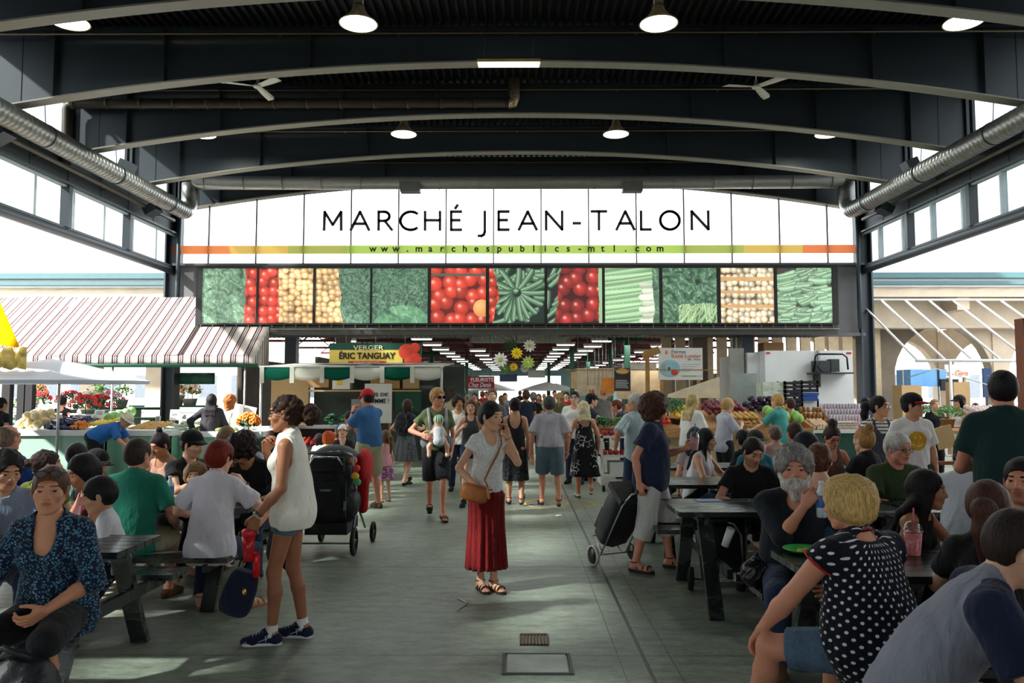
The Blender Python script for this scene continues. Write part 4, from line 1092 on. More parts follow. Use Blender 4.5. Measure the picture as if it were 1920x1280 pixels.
def wear_hair(P, J, body_o):
    if not P.get('hair'): return
    st, col = P['hair'][0], P['hair'][1]; opt = P['hair'][2] if len(P['hair']) > 2 else {}
    s = J['hs']; M = J['Mh']; c = J['hc']; D = P['D']; F = SDF()
    def H(x, y, z): return c+M @ Vector((x*s, y*s, z*s))
    t = opt.get('t', .009); amp = opt.get('amp', .003); fr = opt.get('fr', 55)
    h = .0055 if D < 5.5 else (.007 if D < 9 else (.01 if D < 14 else .016))
    F.ell(H(0, -.02, .034), ((.077+t)*s, (.094+t)*s, (.088+t)*s), M, .02)
    F.ell(H(0, -.035, -.01), ((.073+t*.8)*s, (.072+t*.8)*s, (.08)*s), M, .03)
    if st in ('long', 'bob', 'pony', 'bun', 'curly', 'afro', 'topknot', 'wavy'):
        lo = {'bob': .115, 'long': .1, 'wavy': .12}.get(st, .06)
        if st in ('bob', 'long', 'wavy'):
            for q in (-1, 1): F.cap(H(q*.062, -.01, .02), H(q*.068, -.012, -lo), .03*s+t*s*.6, .022*s+t*s*.5, .03)
            F.cap(H(0, -.075, 0), H(0, -.06, -lo), .05*s, .04*s, .04)
        if st in ('curly', 'afro'):
            F.ell(H(0, -.02, .02), ((.085+t*2)*s, (.1+t*1.6)*s, (.095+t*1.4)*s), M, .03)
            if st == 'curly':
                for q in (-1, 1): F.cap(H(q*.06, -.03, 0), H(q*.06, -.05, -opt.get('low', .1)), (.03+t)*s, (.026+t)*s, .03)
                F.cap(H(0, -.07, 0), H(0, -.07, -opt.get('low', .1)), (.045+t)*s, (.035+t)*s, .03)
    # forehead and sides
    fr_z = opt.get('line', .067 if st == 'short' else .06)
    F.ell(H(0, .088, -.032), (.068*s, .062*s, (.032+fr_z)*s), M, .012, sub=True)
    if st in ('short', 'bald', 'pony', 'bun', 'topknot'):
        F.cap(H(-.12, .035, -.075), H(.12, .035, -.075), .058*s, k=.01, sub=True)
        F.cap(H(-.12, -.03, -.135), H(.12, -.03, -.135), (.062 if opt.get('nape', 0) == 0 else .045)*s, k=.01, sub=True)
        F.ell(H(-.088, -.004, -.01), (.02*s, .024*s, .034*s), M, .005, sub=True); F.ell(H(.088, -.004, -.01), (.02*s, .024*s, .034*s), M, .005, sub=True)
    if st == 'bald': F.ell(H(0, .012, .085), (.079*s, .088*s, .075*s), M, .01, sub=True)
    if st in ('bun', 'topknot'):
        p = H(0, -.125, .02) if st == 'bun' else H(0, -.05, .15)
        p = H(*opt['at']) if 'at' in opt else p; r_ = opt.get('r', .04); F.ell(p, r_*s, None, .02)
        for q in range(5): a = q*1.26; F.ell(p+M @ Vector((math.cos(a)*r_*.6, 0, math.sin(a)*r_*.6))*s, r_*.5*s, None, .012)
    if st == 'pony':
        p = H(0, -.12, .03); pts = [p, p+M @ Vector((0, -.05, -.02))*s, p+M @ Vector((0, -.07, -.12))*s+Vector((0, 0, 0)), p+Vector((0, 0, 0))+M @ Vector((0, -.055, -opt.get('len', .25)))*s]
        rr = opt.get('r', .03)
        for a, b, ra, rb in zip(pts, pts[1:], (rr*.6, rr*1.1, rr), (rr*1.1, rr, rr*.45)): F.cap(a, b, ra*s, rb*s, .02)
    if st in ('long', 'wavy'):
        ln = opt.get('len', .3); bk = J['Mu'] @ Vector((0, -1, 0)); nb = J['nb']
        sp = opt.get('sp', .06)
        for q in (-1.4, -.7, 0, .7, 1.4):
            a = H(q*.05, -.055, -.06); bb_ = nb+bk*(.085*J['s'])+J['Mu'] @ Vector((q*sp, 0, -.05))*J['s']; e = nb+bk*(.115*J['s'])+J['Mu'] @ Vector((q*sp, 0, -ln))*J['s']
            F.cap(a, bb_, .032*s, .03*s, .03); F.cap(bb_, e, .03*s, .016*s, .03)
        for q in opt.get('frontlocks', ()):
            a = H(q*.07, .0, -.05); e = J['nb']+J['Mu'] @ Vector((q*.09, .10, -ln*.75))*J['s']; F.cap(a, e, .026*s, .014*s, .03)
    if opt.get('fringe'):
        F.cap(H(-.05, .072, .062), H(.045, .075, .058), .017*s, k=.02); F.cap(H(-.062, .045, .04), H(-.05, .07, .062), .018*s, k=.02)
    V, Q = F.mesh(h)
    if not len(V): return
    if st in ('curly', 'afro', 'bun', 'wavy') or opt.get('curl'):
        a2 = amp if 'amp' in opt else .007
        N = vnorm(V, Q); V = V+N*((wob(V, fr, 3)+.7*wob(V, fr*1.9, 9))*a2)[:, None]
    else: V = foldy(V, Q, amp, fr, 2, (1, 1, .22))
    mesh_obj('hair', V, Q, [hairm(tuple(col))], body_o)
def wear_beard(P, J, body_o, col, ln=.09):
    s = J['hs']; M = J['Mh']; c = J['hc']; F = SDF()
    def H(x, y, z): return c+M @ Vector((x*s, y*s, z*s))
    for q in (-1, 1):
        F.cap(H(q*.07, .01, -.03), H(q*.05, .05, -.09), .018*s, .026*s, .03); F.cap(H(q*.008, .094, -.043), H(q*.036, .08, -.058), .011*s, .012*s, .01)
    F.cap(H(0, .07, -.09), H(0, .07, -.10-ln), .042*s, .026*s, .03); F.cap(H(-.04, .06, -.08), H(.04, .06, -.08), .026*s, k=.03)
    F.cap(H(-.016, .108, -.0565), H(.016, .108, -.0565), .004*s, k=.006, sub=True)
    V, Q = F.mesh(.005 if P['D'] < 6 else .008); V = foldy(V, Q, .006, 60, 2, (1, 1, .3))
    mesh_obj('beard', V, Q, [hairm(col)], body_o)
def wear_cap(P, J, body_o, c1, c2=None, kind='cap', back=False):
    s = J['hs']; M = J['Mh']; c = J['hc']
    def H(x, y, z): return c+M @ Vector((x*s, y*s, z*s))
    F = SDF(); F.ell(H(0, -.018, .045), (.093*s, .112*s, .098*s), M, .01); F.cut(H(0, 0, .038), M @ Vector((0, .12, -1)))
    V, Q = F.mesh(.007 if P['D'] < 9 else .01); o = mesh_obj('cap' if kind == 'cap' else 'hat', V, Q, [fab('plain', c1)], body_o)
    b = MB(); sg = -1 if back else 1
    if kind == 'cap':
        rows = []
        for i in range(5):
            f = i/4; rows.append([H(math.sin(a)*(.082+.004*f), sg*(.07*math.cos(a)+.025+f*.068*math.cos(a)), .043-.012*f-.018*f*abs(math.sin(a))) for a in [R(-78+156*k/14) for k in range(15)]])
        b.sheet(rows, .005)
    else:
        rows = [[H(math.sin(R(15*k))*(.09+.055*f), math.cos(R(15*k))*(.108+.055*f)-.018, .045-.02*f) for k in range(25)] for f in (0, .5, 1)]
        b.sheet(rows, .004)
    b.build('brim', fab('plain', c2 or c1), body_o, world=False)
def wear_glasses(P, J, body_o, dark=False, up=False, col=None):
    s = J['hs']; M = J['Mh']; c = J['hc']; dz = .085 if up else 0; dy = -.035 if up else 0
    def H(x, y, z): return c+M @ Vector((x*s, (y+dy)*s, (z+dz)*s))
    m = col or blackp; b = MB()
    for q in (-1, 1):
        pts = [H(q*.033+.025*math.cos(a), .098-.006*abs(math.cos(a)) if not up else .098, .004+.017*math.sin(a)) for a in [2*PI*k/14 for k in range(14)]]
        b.tube(pts, .0022*s, 6, closed=True)
        b.tube([H(q*.057, .093, .008), H(q*.08, .04, .008), H(q*.083, -.01, .002)], .002*s, 5)
    b.tube([H(-.009, .1, .008), H(.009, .1, .008)], .0022*s, 5)
    g = b.build('sunglasses' if dark else 'glasses', m, body_o, world=False)
    b = MB()
    for q in (-1, 1):
        pts = [H(q*.033+.0245*math.cos(a), .0975, .004+.0165*math.sin(a)) for a in [2*PI*k/14 for k in range(14)]]
        b.add(pts, [tuple(range(14))])
    b.build('lens', lensd if dark else glass('spectacle glass', (240, 245, 245), .85), g, world=False)
def wear_shoes(P, J, body_o, m, sole=None, kind='shoe', sock=None):
    s = J['s']
    for i in (0, 1):
        an, fd = J['an%d' % i], J['fd%d' % i]; dn = Vector((0, 0, -1)); dn = dn-fd*dn.dot(fd); dn.normalize(); sd = fd.cross(dn)
        he = an-fd*.035*s+dn*.045*s; bl = an+fd*.12*s+dn*.05*s; to = an+fd*.185*s+dn*.058*s
        if kind in ('shoe', 'flat'):
            F = SDF()
            if kind == 'shoe': F.cap(an+dn*.012*s, he, .042*s, .037*s, .02)
            F.cap(he, bl, .036*s, .034*s, .02); F.cap(bl+sd*.012*s, to, .036*s, .027*s, .02); F.cap(bl-sd*.014*s, to-sd*.012*s-fd*.012*s, .034*s, .026*s, .02)
            if kind == 'shoe': F.cap(an+fd*.03*s, bl, .038*s, .028*s, .02)
            else: F.ell(an+fd*.035*s-dn*.0*s, (.04*s, .06*s, .05*s), None, .01, sub=True)
            F.cut(an+dn*.075*s, dn); V, Q = F.mesh(.006 if P['D'] < 8 else .01)
            o = mesh_obj('shoe', V, Q, [m], body_o)
        else:
            b = MB()
            for f, ww in ((.0, 1), (.45, 1), (.8, 1)):
                p = an+fd*(.03+.14*f)*s+dn*.05*s; r_ = .042*s*ww
                b.tube([p+sd*r_*math.cos(a)*.95-dn*(r_*.9*math.sin(a))+fd*.004*math.sin(a*2) for a in [PI*k/8 for k in range(9)]], .0065*s, 6)
            if kind == 'sandal': b.tube([an+sd*.043*s*math.cos(a)+fd*.043*s*math.sin(a)-dn*.012*s for a in [2*PI*k/10 for k in range(10)]], .006*s, 6, closed=True)
            o = b.build('sandal' if kind == 'sandal' else 'flip_flop', m, body_o, world=False)
        b = MB(); prof = []
        for a, ww in ((-.075, .0), (-.07, .02), (-.05, .032), (.0, .033), (.06, .034), (.12, .042), (.165, .04), (.19, .026), (.2, .0)): prof.append((a, ww))
        top = [an+fd*a*s+sd*ww*s+dn*.062*s for a, ww in prof]+[an+fd*a*s-sd*ww*s*.95+dn*.062*s for a, ww in prof[::-1]]
        bot = [v+dn*.018*s for v in top]; n = len(top)
        b.add(top+bot, [tuple(range(n))[::-1], tuple(range(n, 2*n))]+[(k, (k+1) % n, n+(k+1) % n, n+k) for k in range(n)])
        b.build('sole', sole or blackp, o, world=False)
        if sock:
            b = MB(); b.tube([an+(J['kn%d' % i]-an).normalized()*.055*s, an-fd*.0, an+dn*.02*s+fd*.01*s], [.041*s, .043*s, .046*s], 14); b.build('sock', sock, body_o, world=False)
def ring_on(J, body_o, i, f, name, m, r=.03, th=.003, seg='arm'):
    a, b_ = (J['el%d' % i], J['wr%d' % i]); p = a.lerp(b_, f); d = (b_-a).normalized(); u = d.orthogonal().normalized(); v = d.cross(u)
    mb = MB(); mb.tube([p+(u*math.cos(q)+v*math.sin(q))*r*J['s'] for q in [2*PI*k/16 for k in range(16)]], th, 6, closed=True); return mb.build(name, m, body_o, world=False)
# ---------------- placing a figure where the photo has it
PEOPLE = {}
def person(key, px, top, D, face, label, group=None, top_=None, bottom=None, shoes=None, extra=None, smin=.5, smax=1.2, **P):
    """px, top: the crown of the head in the photo; D: how far down the hall; face: heading in degrees (0 away, 90 to the right, 180 to the camera)."""
    P['D'] = D; tgt = at(px, top, D); s = 1.0
    P.setdefault('seed', len(PEOPLE)*1.37)
    for _ in range(12):
        J = skel(P, s); e = tgt.z-J['top'].z
        s = min(smax, max(smin, s+e*(.55 if not P.get('sit') else 1.0)))
    J = skel(P, s); P['J'] = J; P['_s'] = s
    if abs(J['top'].z-tgt.z) > .02: print('NOTE', key, 'scale', round(s, 2), 'wanted top', round(tgt.z, 2), 'got', round(J['top'].z, 2))
    Mz = Matrix.Rotation(R(-face), 3, 'Z'); off = Mz @ J['hc']
    root = Vector((tgt.x-off.x, D-off.y, P.get('floor', 0.0)))
    V, Q, mi, mats = body(P)
    o = mesh_obj('person', V, Q, mats, None, mi); o.location = root; o.rotation_euler = (0, 0, R(-face))
    tag(o, label, 'person', group)
    wear_hair(P, J, o)
    if top_: top_(P, J, o)
    if bottom: bottom(P, J, o)
    if shoes: shoes(P, J, o)
    if extra: extra(P, J, o)
    PEOPLE[key] = (o, J, root, Mz, s)
    return o, J
def pw(key, v): o, J, root, Mz, s = PEOPLE[key]; return root+Mz @ Vector(v)        # body space to the hall
def jw(key, j): return pw(key, PEOPLE[key][1][j])
def TOP(kind, m, **k): return lambda P, J, o: wear_top(P, J, o, kind, m, **k)
def LEG(m, **k): return lambda P, J, o: wear_legs(P, J, o, m, **k)
def SKI(m, **k): return lambda P, J, o: wear_skirt(P, J, o, m, **k)
def SHO(m, **k): return lambda P, J, o: wear_shoes(P, J, o, m, **k)
def ALL(*fs): return lambda P, J, o: [f(P, J, o) for f in fs if f]
def CAP(*a, **k): return lambda P, J, o: wear_cap(P, J, o, *a, **k)
def GLS(**k): return lambda P, J, o: wear_glasses(P, J, o, **k)
def raglan(P, J):
    s = J['s']; F = SDF(); t = .023*s
    for i in (0, 1):
        sh, el = J['sh%d' % i], J['el%d' % i]; F.cap(sh, sh.lerp(el, .72), .056*s+t, .05*s+t*.9+.01, .03*s, flat=True)
        F.cap(J['nb']+J['Mu'] @ Vector(((-.09, .09)[i]*s, -.01, -.03*s)), sh, .046*s+t*.6, .056*s+t, .03*s)
    F.cap(J['nb']+Vector((0, 0, -.02)), J['nb']+J['Mu'] @ Vector((0, 0, .3)), .068*s, .075*s, .008, sub=True)
    V, Q = F.mesh(res(P['D'])); return foldy(V, Q, .004, 24, 2), Q
# ================================================================ people on their feet
def P_(r, g, b): return fab('plain', (r, g, b))
BLK = P_(24, 24, 27); NVY = P_(30, 36, 56); WHT = P_(226, 224, 220); CREAM = P_(232, 226, 208); GREY = P_(150, 150, 152); DGREY = P_(72, 72, 76)
DEN = fab('denim', (62, 84, 108), (104, 128, 150)); DDEN = fab('denim', (26, 36, 58), (44, 58, 86)); KHAKI = P_(168, 160, 132)
BRN = P_(88, 56, 36); leather_b = mat('black leather', (26, 22, 22), .45, 0, .1); leather = mat('tan leather', (150, 90, 44), .5, 0, .2, 12, .1, 80)
wsole = mat('white sole', (214, 216, 214), .6); bsole = mat('dark sole', (32, 28, 26), .8)
UP = (.5, .1, -1)
def WALK(a=.2, b=-.2, l=0): return ((.02, a, 0, 6, 12), (.02, b, .05, 6, -28)) if l == 0 else ((.02, b, .05, 6, -28), (.02, a, 0, 6, 12))
DKB = (38, 28, 24); BRNH = (84, 56, 38); BLKH = (24, 20, 20)
# the two women nearest the camera
person('profile', 536, 740, 5.3, -92, 'woman in a white sleeveless shirt and denim shorts standing in left profile', None,
    TOP('sleeveless', fab('plain', (232, 228, 214)), name='blouse', t=.017, hem=-.14, neck=.055, loose=.008), LEG(DEN, name='denim_shorts', length=.34, t=.016),
    SHO(P_(28, 34, 56), sole=wsole, sock=WHT), ALL(lambda P, J, o: collar(P, J, o, fab('plain', (232, 228, 214))), GLS(), lambda P, J, o: [ring_on(J, o, 0, f, 'bracelet', mm, .032) for f, mm in ((.86, blackp), (.91, chrome), (.95, mat('white beads', (225, 225, 220), .4)))]),
    hair=('bun', (58, 36, 24), {'at': (0, -.165, -.015), 'r': .066, 'amp': .008, 'line': .05, 'fr': 75, 't': .006}), skin=(158, 104, 74), sex='f', hp=4, hs=1.04, w=.92, leg=.92, hips=.94,
    arms=((.06, .17, -.47), (-.04, .2, -.05)), poles=((.3, -1, -.3), (.4, .2, -1)), feet=((.0, .10, 0, 4), (.0, -.08, 0, 10)), curl=(48, 62), hdir=((.0, .25, -1), (-.3, -.1, 1)), hnor=(None, (-.6, -1, 0)))
person('phone', 921, 752, 6.6, 152, 'woman in a long red skirt and white lace tee talking on a phone', None,
    TOP('tee', fab('heather', (232, 230, 226), (196, 194, 192), .7), name='lace_tee', t=.013, sleeve=.32, front=.075, hem=-.055, neck=.07), None,
    SHO(P_(62, 26, 28), kind='sandal', sole=bsole), ALL(SKI(fab('vstripe', (122, 20, 20), (94, 13, 15), 60), z0=1.0, z1=.2, r0=(.135, .11), r1=(.185, .16), pleat=17, amp=.014, rmin=.165), lambda P, J, o: ring_on(J, o, 0, .93, 'bracelet', leather, .031)),
    hair=('short', BLKH, {'t': .012, 'line': .05}), skin=(206, 156, 124), sex='f', hy=22, hp=6, ht=0, w=.88, leg=.85, lip=(170, 84, 80), hs=1.04, arm=.92,
    ear=0, arms=((-.015, .155, .03), (.04, .12, -.40)), poles=((.2, .2, -1), (.8, -.7, -.4)), hdir=((-.18, .12, 1), (-.35, .55, -.75)), hnor=((1, .2, 0), (.3, -.6, -.3)), curl=(42, 50), feet=((-.03, .03, 0, 4), (-.03, -.04, 0, 6)))
person('navyblouse', 1229, 740, 7.36, 112, 'curly-haired woman in a navy blouse and white capri trousers pulling a shopping trolley', None,
    TOP('tee', P_(34, 42, 66), name='blouse', t=.024, sleeve=.62, sf=.02, hem=-.15, front=.05, loose=.01), LEG(fab('vstripe', (206, 204, 198), (190, 188, 184), 60), name='capri_trousers', length=1.42, t=.028, flare=.022),
    SHO(P_(60, 30, 28), kind='sandal', sole=bsole), ALL(GLS(), lambda P, J, o: collar(P, J, o, P_(34, 42, 66))),
    hair=('curly', (76, 46, 30), {'t': .03, 'low': .07, 'amp': .009, 'fr': 55}), skin='ruddy', sex='f', w=1.04, belly=.03, hips=1.14, hy=12, arms=((-.0, .30, -.17), (.10, -.08, -.49)), poles=((.6, -.2, -1), (.5, -1, -.3)), curl=(55, 60), hdir=((-.1, .8, .4), None),
    feet=((.08, .14, 0, 6), (.06, -.14, 0, 12)), skipfeet=0, lip=(160, 70, 66))
person('greenpolo_standing', 1878, 695, 5.08, 22, 'tall man in a dark green polo standing with his back turned at the right', None,
    TOP('tee', P_(22, 50, 48), name='polo_shirt', t=.022, sleeve=.6, hem=-.12), LEG(BLK, length=1.95), None, ALL(GLS(up=True), lambda P, J, o: collar(P, J, o, P_(22, 50, 48))),
    hair=('short', BLKH, {'t': .01}), skin='ruddy', sex='m', w=1.0, hs=.93, arms=((-.14, .2, -.22), (-.14, .2, -.26)), poles=(( .8, -.3, -.7), (.8, -.3, -.7)))
person('smiley', 1712, 738, 8.2, 184, 'young man in a white smiley tee and a black and red cap', None,
    TOP('tee', WHT, t=.024, sleeve=.72, sf=.016, hem=-.17, loose=.006), LEG(BLK, name='shorts', length=1.0, t=.03), SHO(BLK), ALL(CAP((28, 26, 30), (150, 26, 30)), GLS()),
    hair=('short', BLKH, {}), skin='olive', sex='m', w=.95, hy=48, arms=((.08, .0, -.52), (.06, .05, -.5)))
person('stripes', 1650, 742, 8.9, 178, 'woman in sunglasses with a striped tee under grey dungarees', None,
    TOP('tee', fab('hstripe', (222, 220, 216), (52, 52, 58), 26), t=.016, sleeve=.5, hem=.0), LEG(DGREY, length=1.9, t=.03, waist=.1), SHO(BLK), ALL(GLS(dark=True), TOP('tank', fab('heather', (84, 86, 92), (60, 62, 68), .5), name='dungaree_bib', t=.026, hem=-.05, front=.12, neck=.085)),
    hair=('pony', BLKH, {'len': .3, 'r': .045}), skin='olive', sex='f', hy=35, w=1.0, arms=((.04, .16, -.40), (.06, .05, -.5)))
# the aisle
person('redcap', 688, 730, 11.2, -52, 'man in a blue tee, khaki shorts and red cap, hands at his mouth', None,
    TOP('tee', P_(58, 100, 148), t=.024, sleeve=.75, sf=.02, hem=-.04), LEG(KHAKI, name='cargo_shorts', length=.98, t=.036, flare=.022), SHO(BRN, sole=bsole), ALL(CAP((190, 34, 40), (186, 30, 36)), lambda P, J, o: ring_on(J, o, 0, .9, 'wristwatch', blackp, .033, .007)),
    hair=('short', DKB, {}), skin='ruddy', sex='m', w=1.06, belly=.015, arms=((-.09, .24, .02), (-.11, .24, .02)), poles=((.4, .1, -1), (.4, .1, -1)), hdir=((-.3, .1, 1), (-.3, .1, 1)), curl=(80, 80), hp=12, feet=((.03, .06, 0), (.05, -.06, 0)))
person('pinkgirl', 722, 806, 11.9, -40, 'small girl in a pink top and patterned skirt behind the khaki shorts', None,
    TOP('tank', P_(222, 160, 170), t=.014, hem=-.02), None, SHO(BRN, kind='sandal'), SKI(fab('floral', (150, 90, 130), (220, 190, 210), 30), z1=.58, r1=(.2, .17)), hair=('pony', (120, 84, 54), {}), skin='fair', sex='f', hs=1.25, w=.9)
person('bending_eater', 655, 772, 13.2, 160, 'dark-haired man bending his head to eat behind the woman in the white cap', None, TOP('tee', P_(96, 100, 104)), LEG(DDEN), SHO(BLK), None, hair=('short', BLKH, {}), skin='tan', sex='m', lean=22, hunch=22, hp=35,
    arms=((-.08, .26, -.02), (-.02, .2, -.3)), poles=(UP, UP))
person('backpacker', 765, 748, 13.9, 28, 'woman with a black backpack in a grey pleated dress walking towards the stall', None,
    TOP('tee', P_(52, 54, 60), t=.016, sleeve=.5, hem=.05), None, SHO(BLK, kind='flat'), SKI(fab('print', (96, 100, 102), (40, 42, 46), 18), z0=1.06, z1=.5, r1=(.25, .2), pleat=12, amp=.014),
    hair=('bob', (66, 44, 34), {}), skin='fair', sex='f', w=.98, arms=((.12, .16, -.3), (.10, .22, -.22)), feet=WALK(.18, -.2))
person('dad', 821, 727, 10.3, 168, 'blond man in sunglasses and an olive tee carrying a baby in a grey front carrier', None,
    TOP('tee', P_(92, 102, 66), t=.018, sleeve=.6, hem=-.04), LEG(P_(30, 28, 34), name='shorts', length=.98, t=.034, flare=.014), SHO(BRN, kind='flip', sole=bsole), GLS(dark=True),
    hair=('short', (196, 150, 92), {'t': .014}), skin='ruddy', sex='m', w=.9, hy=28, leg=.86, arm=.88, arms=((.04, .03, -.5), (.06, .20, -.26)), poles=(None, (.8, -.4, -.5)), feet=((-.02, .24, 0, 6, 8), (-.02, -.2, .05, 6, -25)))
person('greytank', 883, 747, 11.5, 182, 'young woman in a grey tank top and dark denim shorts walking towards the camera', None,
    TOP('tank', P_(70, 72, 76), t=.012, hem=.0, front=.05), LEG(DDEN, name='shorts', length=.36, t=.02), SHO(BLK, sole=wsole), None,
    hair=('bob', (112, 72, 46), {'fringe': 1}), skin='fair', sex='f', w=.92, leg=.88, arms=((.05, .03, -.5), (-.0, .22, -.12)), poles=(None, UP), feet=WALK(.16, -.22, 1))
person('greytee_pack', 860, 741, 13.2, 172, 'dark-haired young man with black backpack straps behind the woman in the grey tank top', None, TOP('tee', P_(196, 190, 182), front=.04), LEG(DDEN), SHO(BLK),
    lambda P, J, o: [MB().tube([J['sh%d' % i]+Vector((0, -.06, .03)), J['sh%d' % i]+Vector((0, .03, .065)), J['sh%d' % i]+Vector((0, .11, -.05)), J['sh%d' % i]+Vector((0, .09, -.25))], .018, 6).build('backpack_strap', BLK, o, world=False) for i in (0, 1)],
    hair=('curly', BLKH, {'t': .012, 'low': .04}), skin='tan', sex='m', hy=10, w=.9)
person('tallglasses', 923, 728, 13.3, 178, 'tall man in glasses and a dark grey tee behind the woman on the phone', None, TOP('tee', P_(92, 94, 98), sleeve=.6), LEG(KHAKI, name='shorts', length=.95, t=.03), SHO(BLK), GLS(), hair=('short', (120, 84, 58), {}), skin='fair', sex='m', w=1.0, feet=WALK(.15, -.18))
person('blackdress', 966, 745, 11.6, 2, 'woman in a black rose-textured dress with crossed straps walking away', None,
    TOP('tank', P_(34, 32, 36), name='dress_top', t=.014, hem=.0, back=.16, neck=.08), None, SHO(P_(56, 26, 28), kind='sandal', sole=bsole), SKI(fab('floral', (30, 29, 33), (58, 56, 62), 26, (16, 16, 18)), name='dress_skirt', z0=1.1, z1=.40, r0=(.14, .11), r1=(.2, .18), pleat=9, amp=.02),
    hair=('bun', (44, 30, 28), {'at': (0, -.10, .06), 'r': .06, 'amp': .011}), skin='olive', sex='f', w=.98, feet=WALK(.12, -.12))
person('greyshirt', 1030, 742, 11.4, -3, 'grey-haired man in a light grey shirt and blue-grey shorts walking away', None,
    TOP('tee', P_(172, 166, 172), name='shirt', t=.026, sleeve=.85, sf=.022, hem=.0, loose=.01), LEG(P_(88, 108, 122), name='shorts', length=.96, t=.034, flare=.02), SHO(P_(60, 30, 30), kind='sandal', sole=bsole), ALL(lambda P, J, o: collar(P, J, o, P_(172, 166, 172)), lambda P, J, o: MB().tube([J['pel']+Vector((.165*math.cos(a), .135*math.sin(a)-.01, .07)) for a in [2*PI*k/24 for k in range(24)]], .014, 6, closed=True).build('belt', BRN, o, world=False)),
    hair=('short', (74, 70, 68), {'t': .012}), skin='ruddy', sex='m', w=1.1, belly=.02, arms=((.10, .02, -.5), (.10, .04, -.5)), feet=((.02, .20, 0, 6, 8), (.03, -.16, .06, 6, -30)))
person('whitetee', 1077, 733, 14.2, 195, 'man in sunglasses and a white v-neck tee facing the camera by the vegetable stall', None, TOP('tee', WHT, t=.02, sleeve=.65, front=.04, hem=-.1), LEG(DDEN), SHO(BLK), GLS(dark=True), hair=('short', BLKH, {}), skin='fair', sex='m', w=1.05)
person('blackcap', 1110, 738, 14.8, 80, 'vendor in a black cap and dark tee reaching over the vegetables', None, TOP('tee', P_(52, 58, 76)), LEG(DDEN), SHO(BLK), CAP((24, 24, 26)), hair=('short', BLKH, {}), skin='fair', sex='m', lean=16, arms=((.02, .4, -.2), (.02, .45, -.22)))
person('blonde_dress', 1094, 752, 12.3, -5, 'blonde woman in a black dress with white geometric print walking away', None,
    TOP('tank', fab('print', (22, 22, 26), (210, 210, 214), 16), name='dress_top', t=.014, hem=.0, back=.12, neck=.08), None, SHO(WHT, kind='flat'), SKI(fab('print', (22, 22, 26), (206, 206, 210), 13), name='dress_skirt', z0=1.12, z1=.40, r0=(.15, .12), r1=(.27, .22), pleat=7, amp=.02),
    hair=('wavy', (222, 206, 164), {'len': .05, 'amp': .008}), skin='ruddy', sex='f', w=1.02, feet=((.0, .14, 0, 6), (.0, -.2, .12, 6, -50)), arms=((.12, .08, -.47), (.11, .04, -.5)))
person('auburn', 1155, 750, 15.2, -80, 'auburn-haired vendor leaning over the vegetable crates', None, TOP('tee', P_(56, 62, 84)), LEG(DDEN), SHO(BLK), None, hair=('bun', (112, 56, 36), {}), skin='ruddy', sex='f', lean=14, hp=15, arms=((.02, .35, -.3), (.02, .4, -.25)))
person('whitehair', 1190, 737, 10.3, -32, 'white-haired man in a pale striped shirt and navy shorts at the vegetable stall', None,
    TOP('tee', fab('vstripe', (196, 210, 212), (140, 164, 170), 70), name='shirt', t=.026, sleeve=.9, sf=.02, hem=-.17, loose=.008), LEG(P_(40, 54, 80), name='shorts', length=.97, t=.03, flare=.016), SHO(BRN), GLS(),
    hair=('short', (196, 192, 186), {'t': .014}), skin='ruddy', sex='m', w=1.05, belly=.02, hy=30, arms=((.12, .10, -.38), (-.05, .25, .0)), poles=((1, -.6, -.2), (.6, .1, -1)), hdir=((-.4, .8, -.2), None))
person('whitetee_plaid', 1300, 738, 12.2, 62, 'woman with long blonde hair in a white tee and blue plaid skirt', None, TOP('tee', WHT, t=.024, sleeve=.8, sf=.02, hem=-.14), None, SHO(BRN, kind='flat'), SKI(fab('plaid', (54, 68, 116), (186, 190, 212), 16), z1=.4, r1=(.26, .22)),
    hair=('long', (206, 178, 122), {'len': .16}), skin='ruddy', sex='f', w=1.1, belly=.04, arms=((-.02, .26, -.3), (-.02, .26, -.3)))
person('boygrey', 1364, 748, 12.6, 68, 'blond boy in a light grey tee and black shorts looking down at his hands', None, TOP('tee', P_(176, 180, 192), t=.024, sleeve=.85, sf=.018, hem=-.16), LEG(BLK, name='shorts', length=1.0, t=.036), SHO(BLK), None,
    hair=('short', (200, 162, 104), {'t': .016, 'fringe': 1}), skin='fair', sex='m', w=.82, hp=28, arms=((-.05, .3, -.12), (-.05, .3, -.12)), poles=(UP, UP), hs=1.06)
person('boyteal', 1456, 739, 13.2, -38, 'blond boy in a teal tee reaching over the cabbages', None, TOP('tee', P_(70, 150, 146), t=.022, sleeve=.8, sf=.018, hem=-.15), LEG(KHAKI, name='shorts', length=.98, t=.034), SHO(BLK), None,
    hair=('short', (206, 160, 96), {'t': .016}), skin='fair', sex='m', w=.88, arms=((.1, .42, -.3), (-.05, .25, -.2)), lean=6)
person('kidgrey', 1433, 743, 15.4, 160, 'dark-haired boy in a white and grey tee facing the boy in teal', None, TOP('tee', P_(190, 192, 202)), LEG(DDEN), SHO(BLK), None, hair=('short', DKB, {}), skin='fair', sex='m', hy=25, w=.85)
person('orangetop', 1480, 746, 14.4, -25, 'woman in a coral sleeveless top partly hidden behind the boy in teal', None, TOP('tank', P_(222, 130, 108)), LEG(DDEN), SHO(BLK), None, hair=('short', (70, 44, 36), {}), skin='ruddy', sex='f', arms=((.05, .1, -.4), (.16, .12, -.34)), w=.95)
person('navyvendor', 1622, 745, 15.4, -12, 'vendor in a navy polo standing behind the jars at the right column', None, TOP('tee', P_(48, 56, 92), sleeve=.7), LEG(BLK), SHO(BLK), None, hair=('short', BLKH, {}), skin='tan', sex='m', w=.95, arms=((.04, .2, -.38), (.04, .1, -.45)))
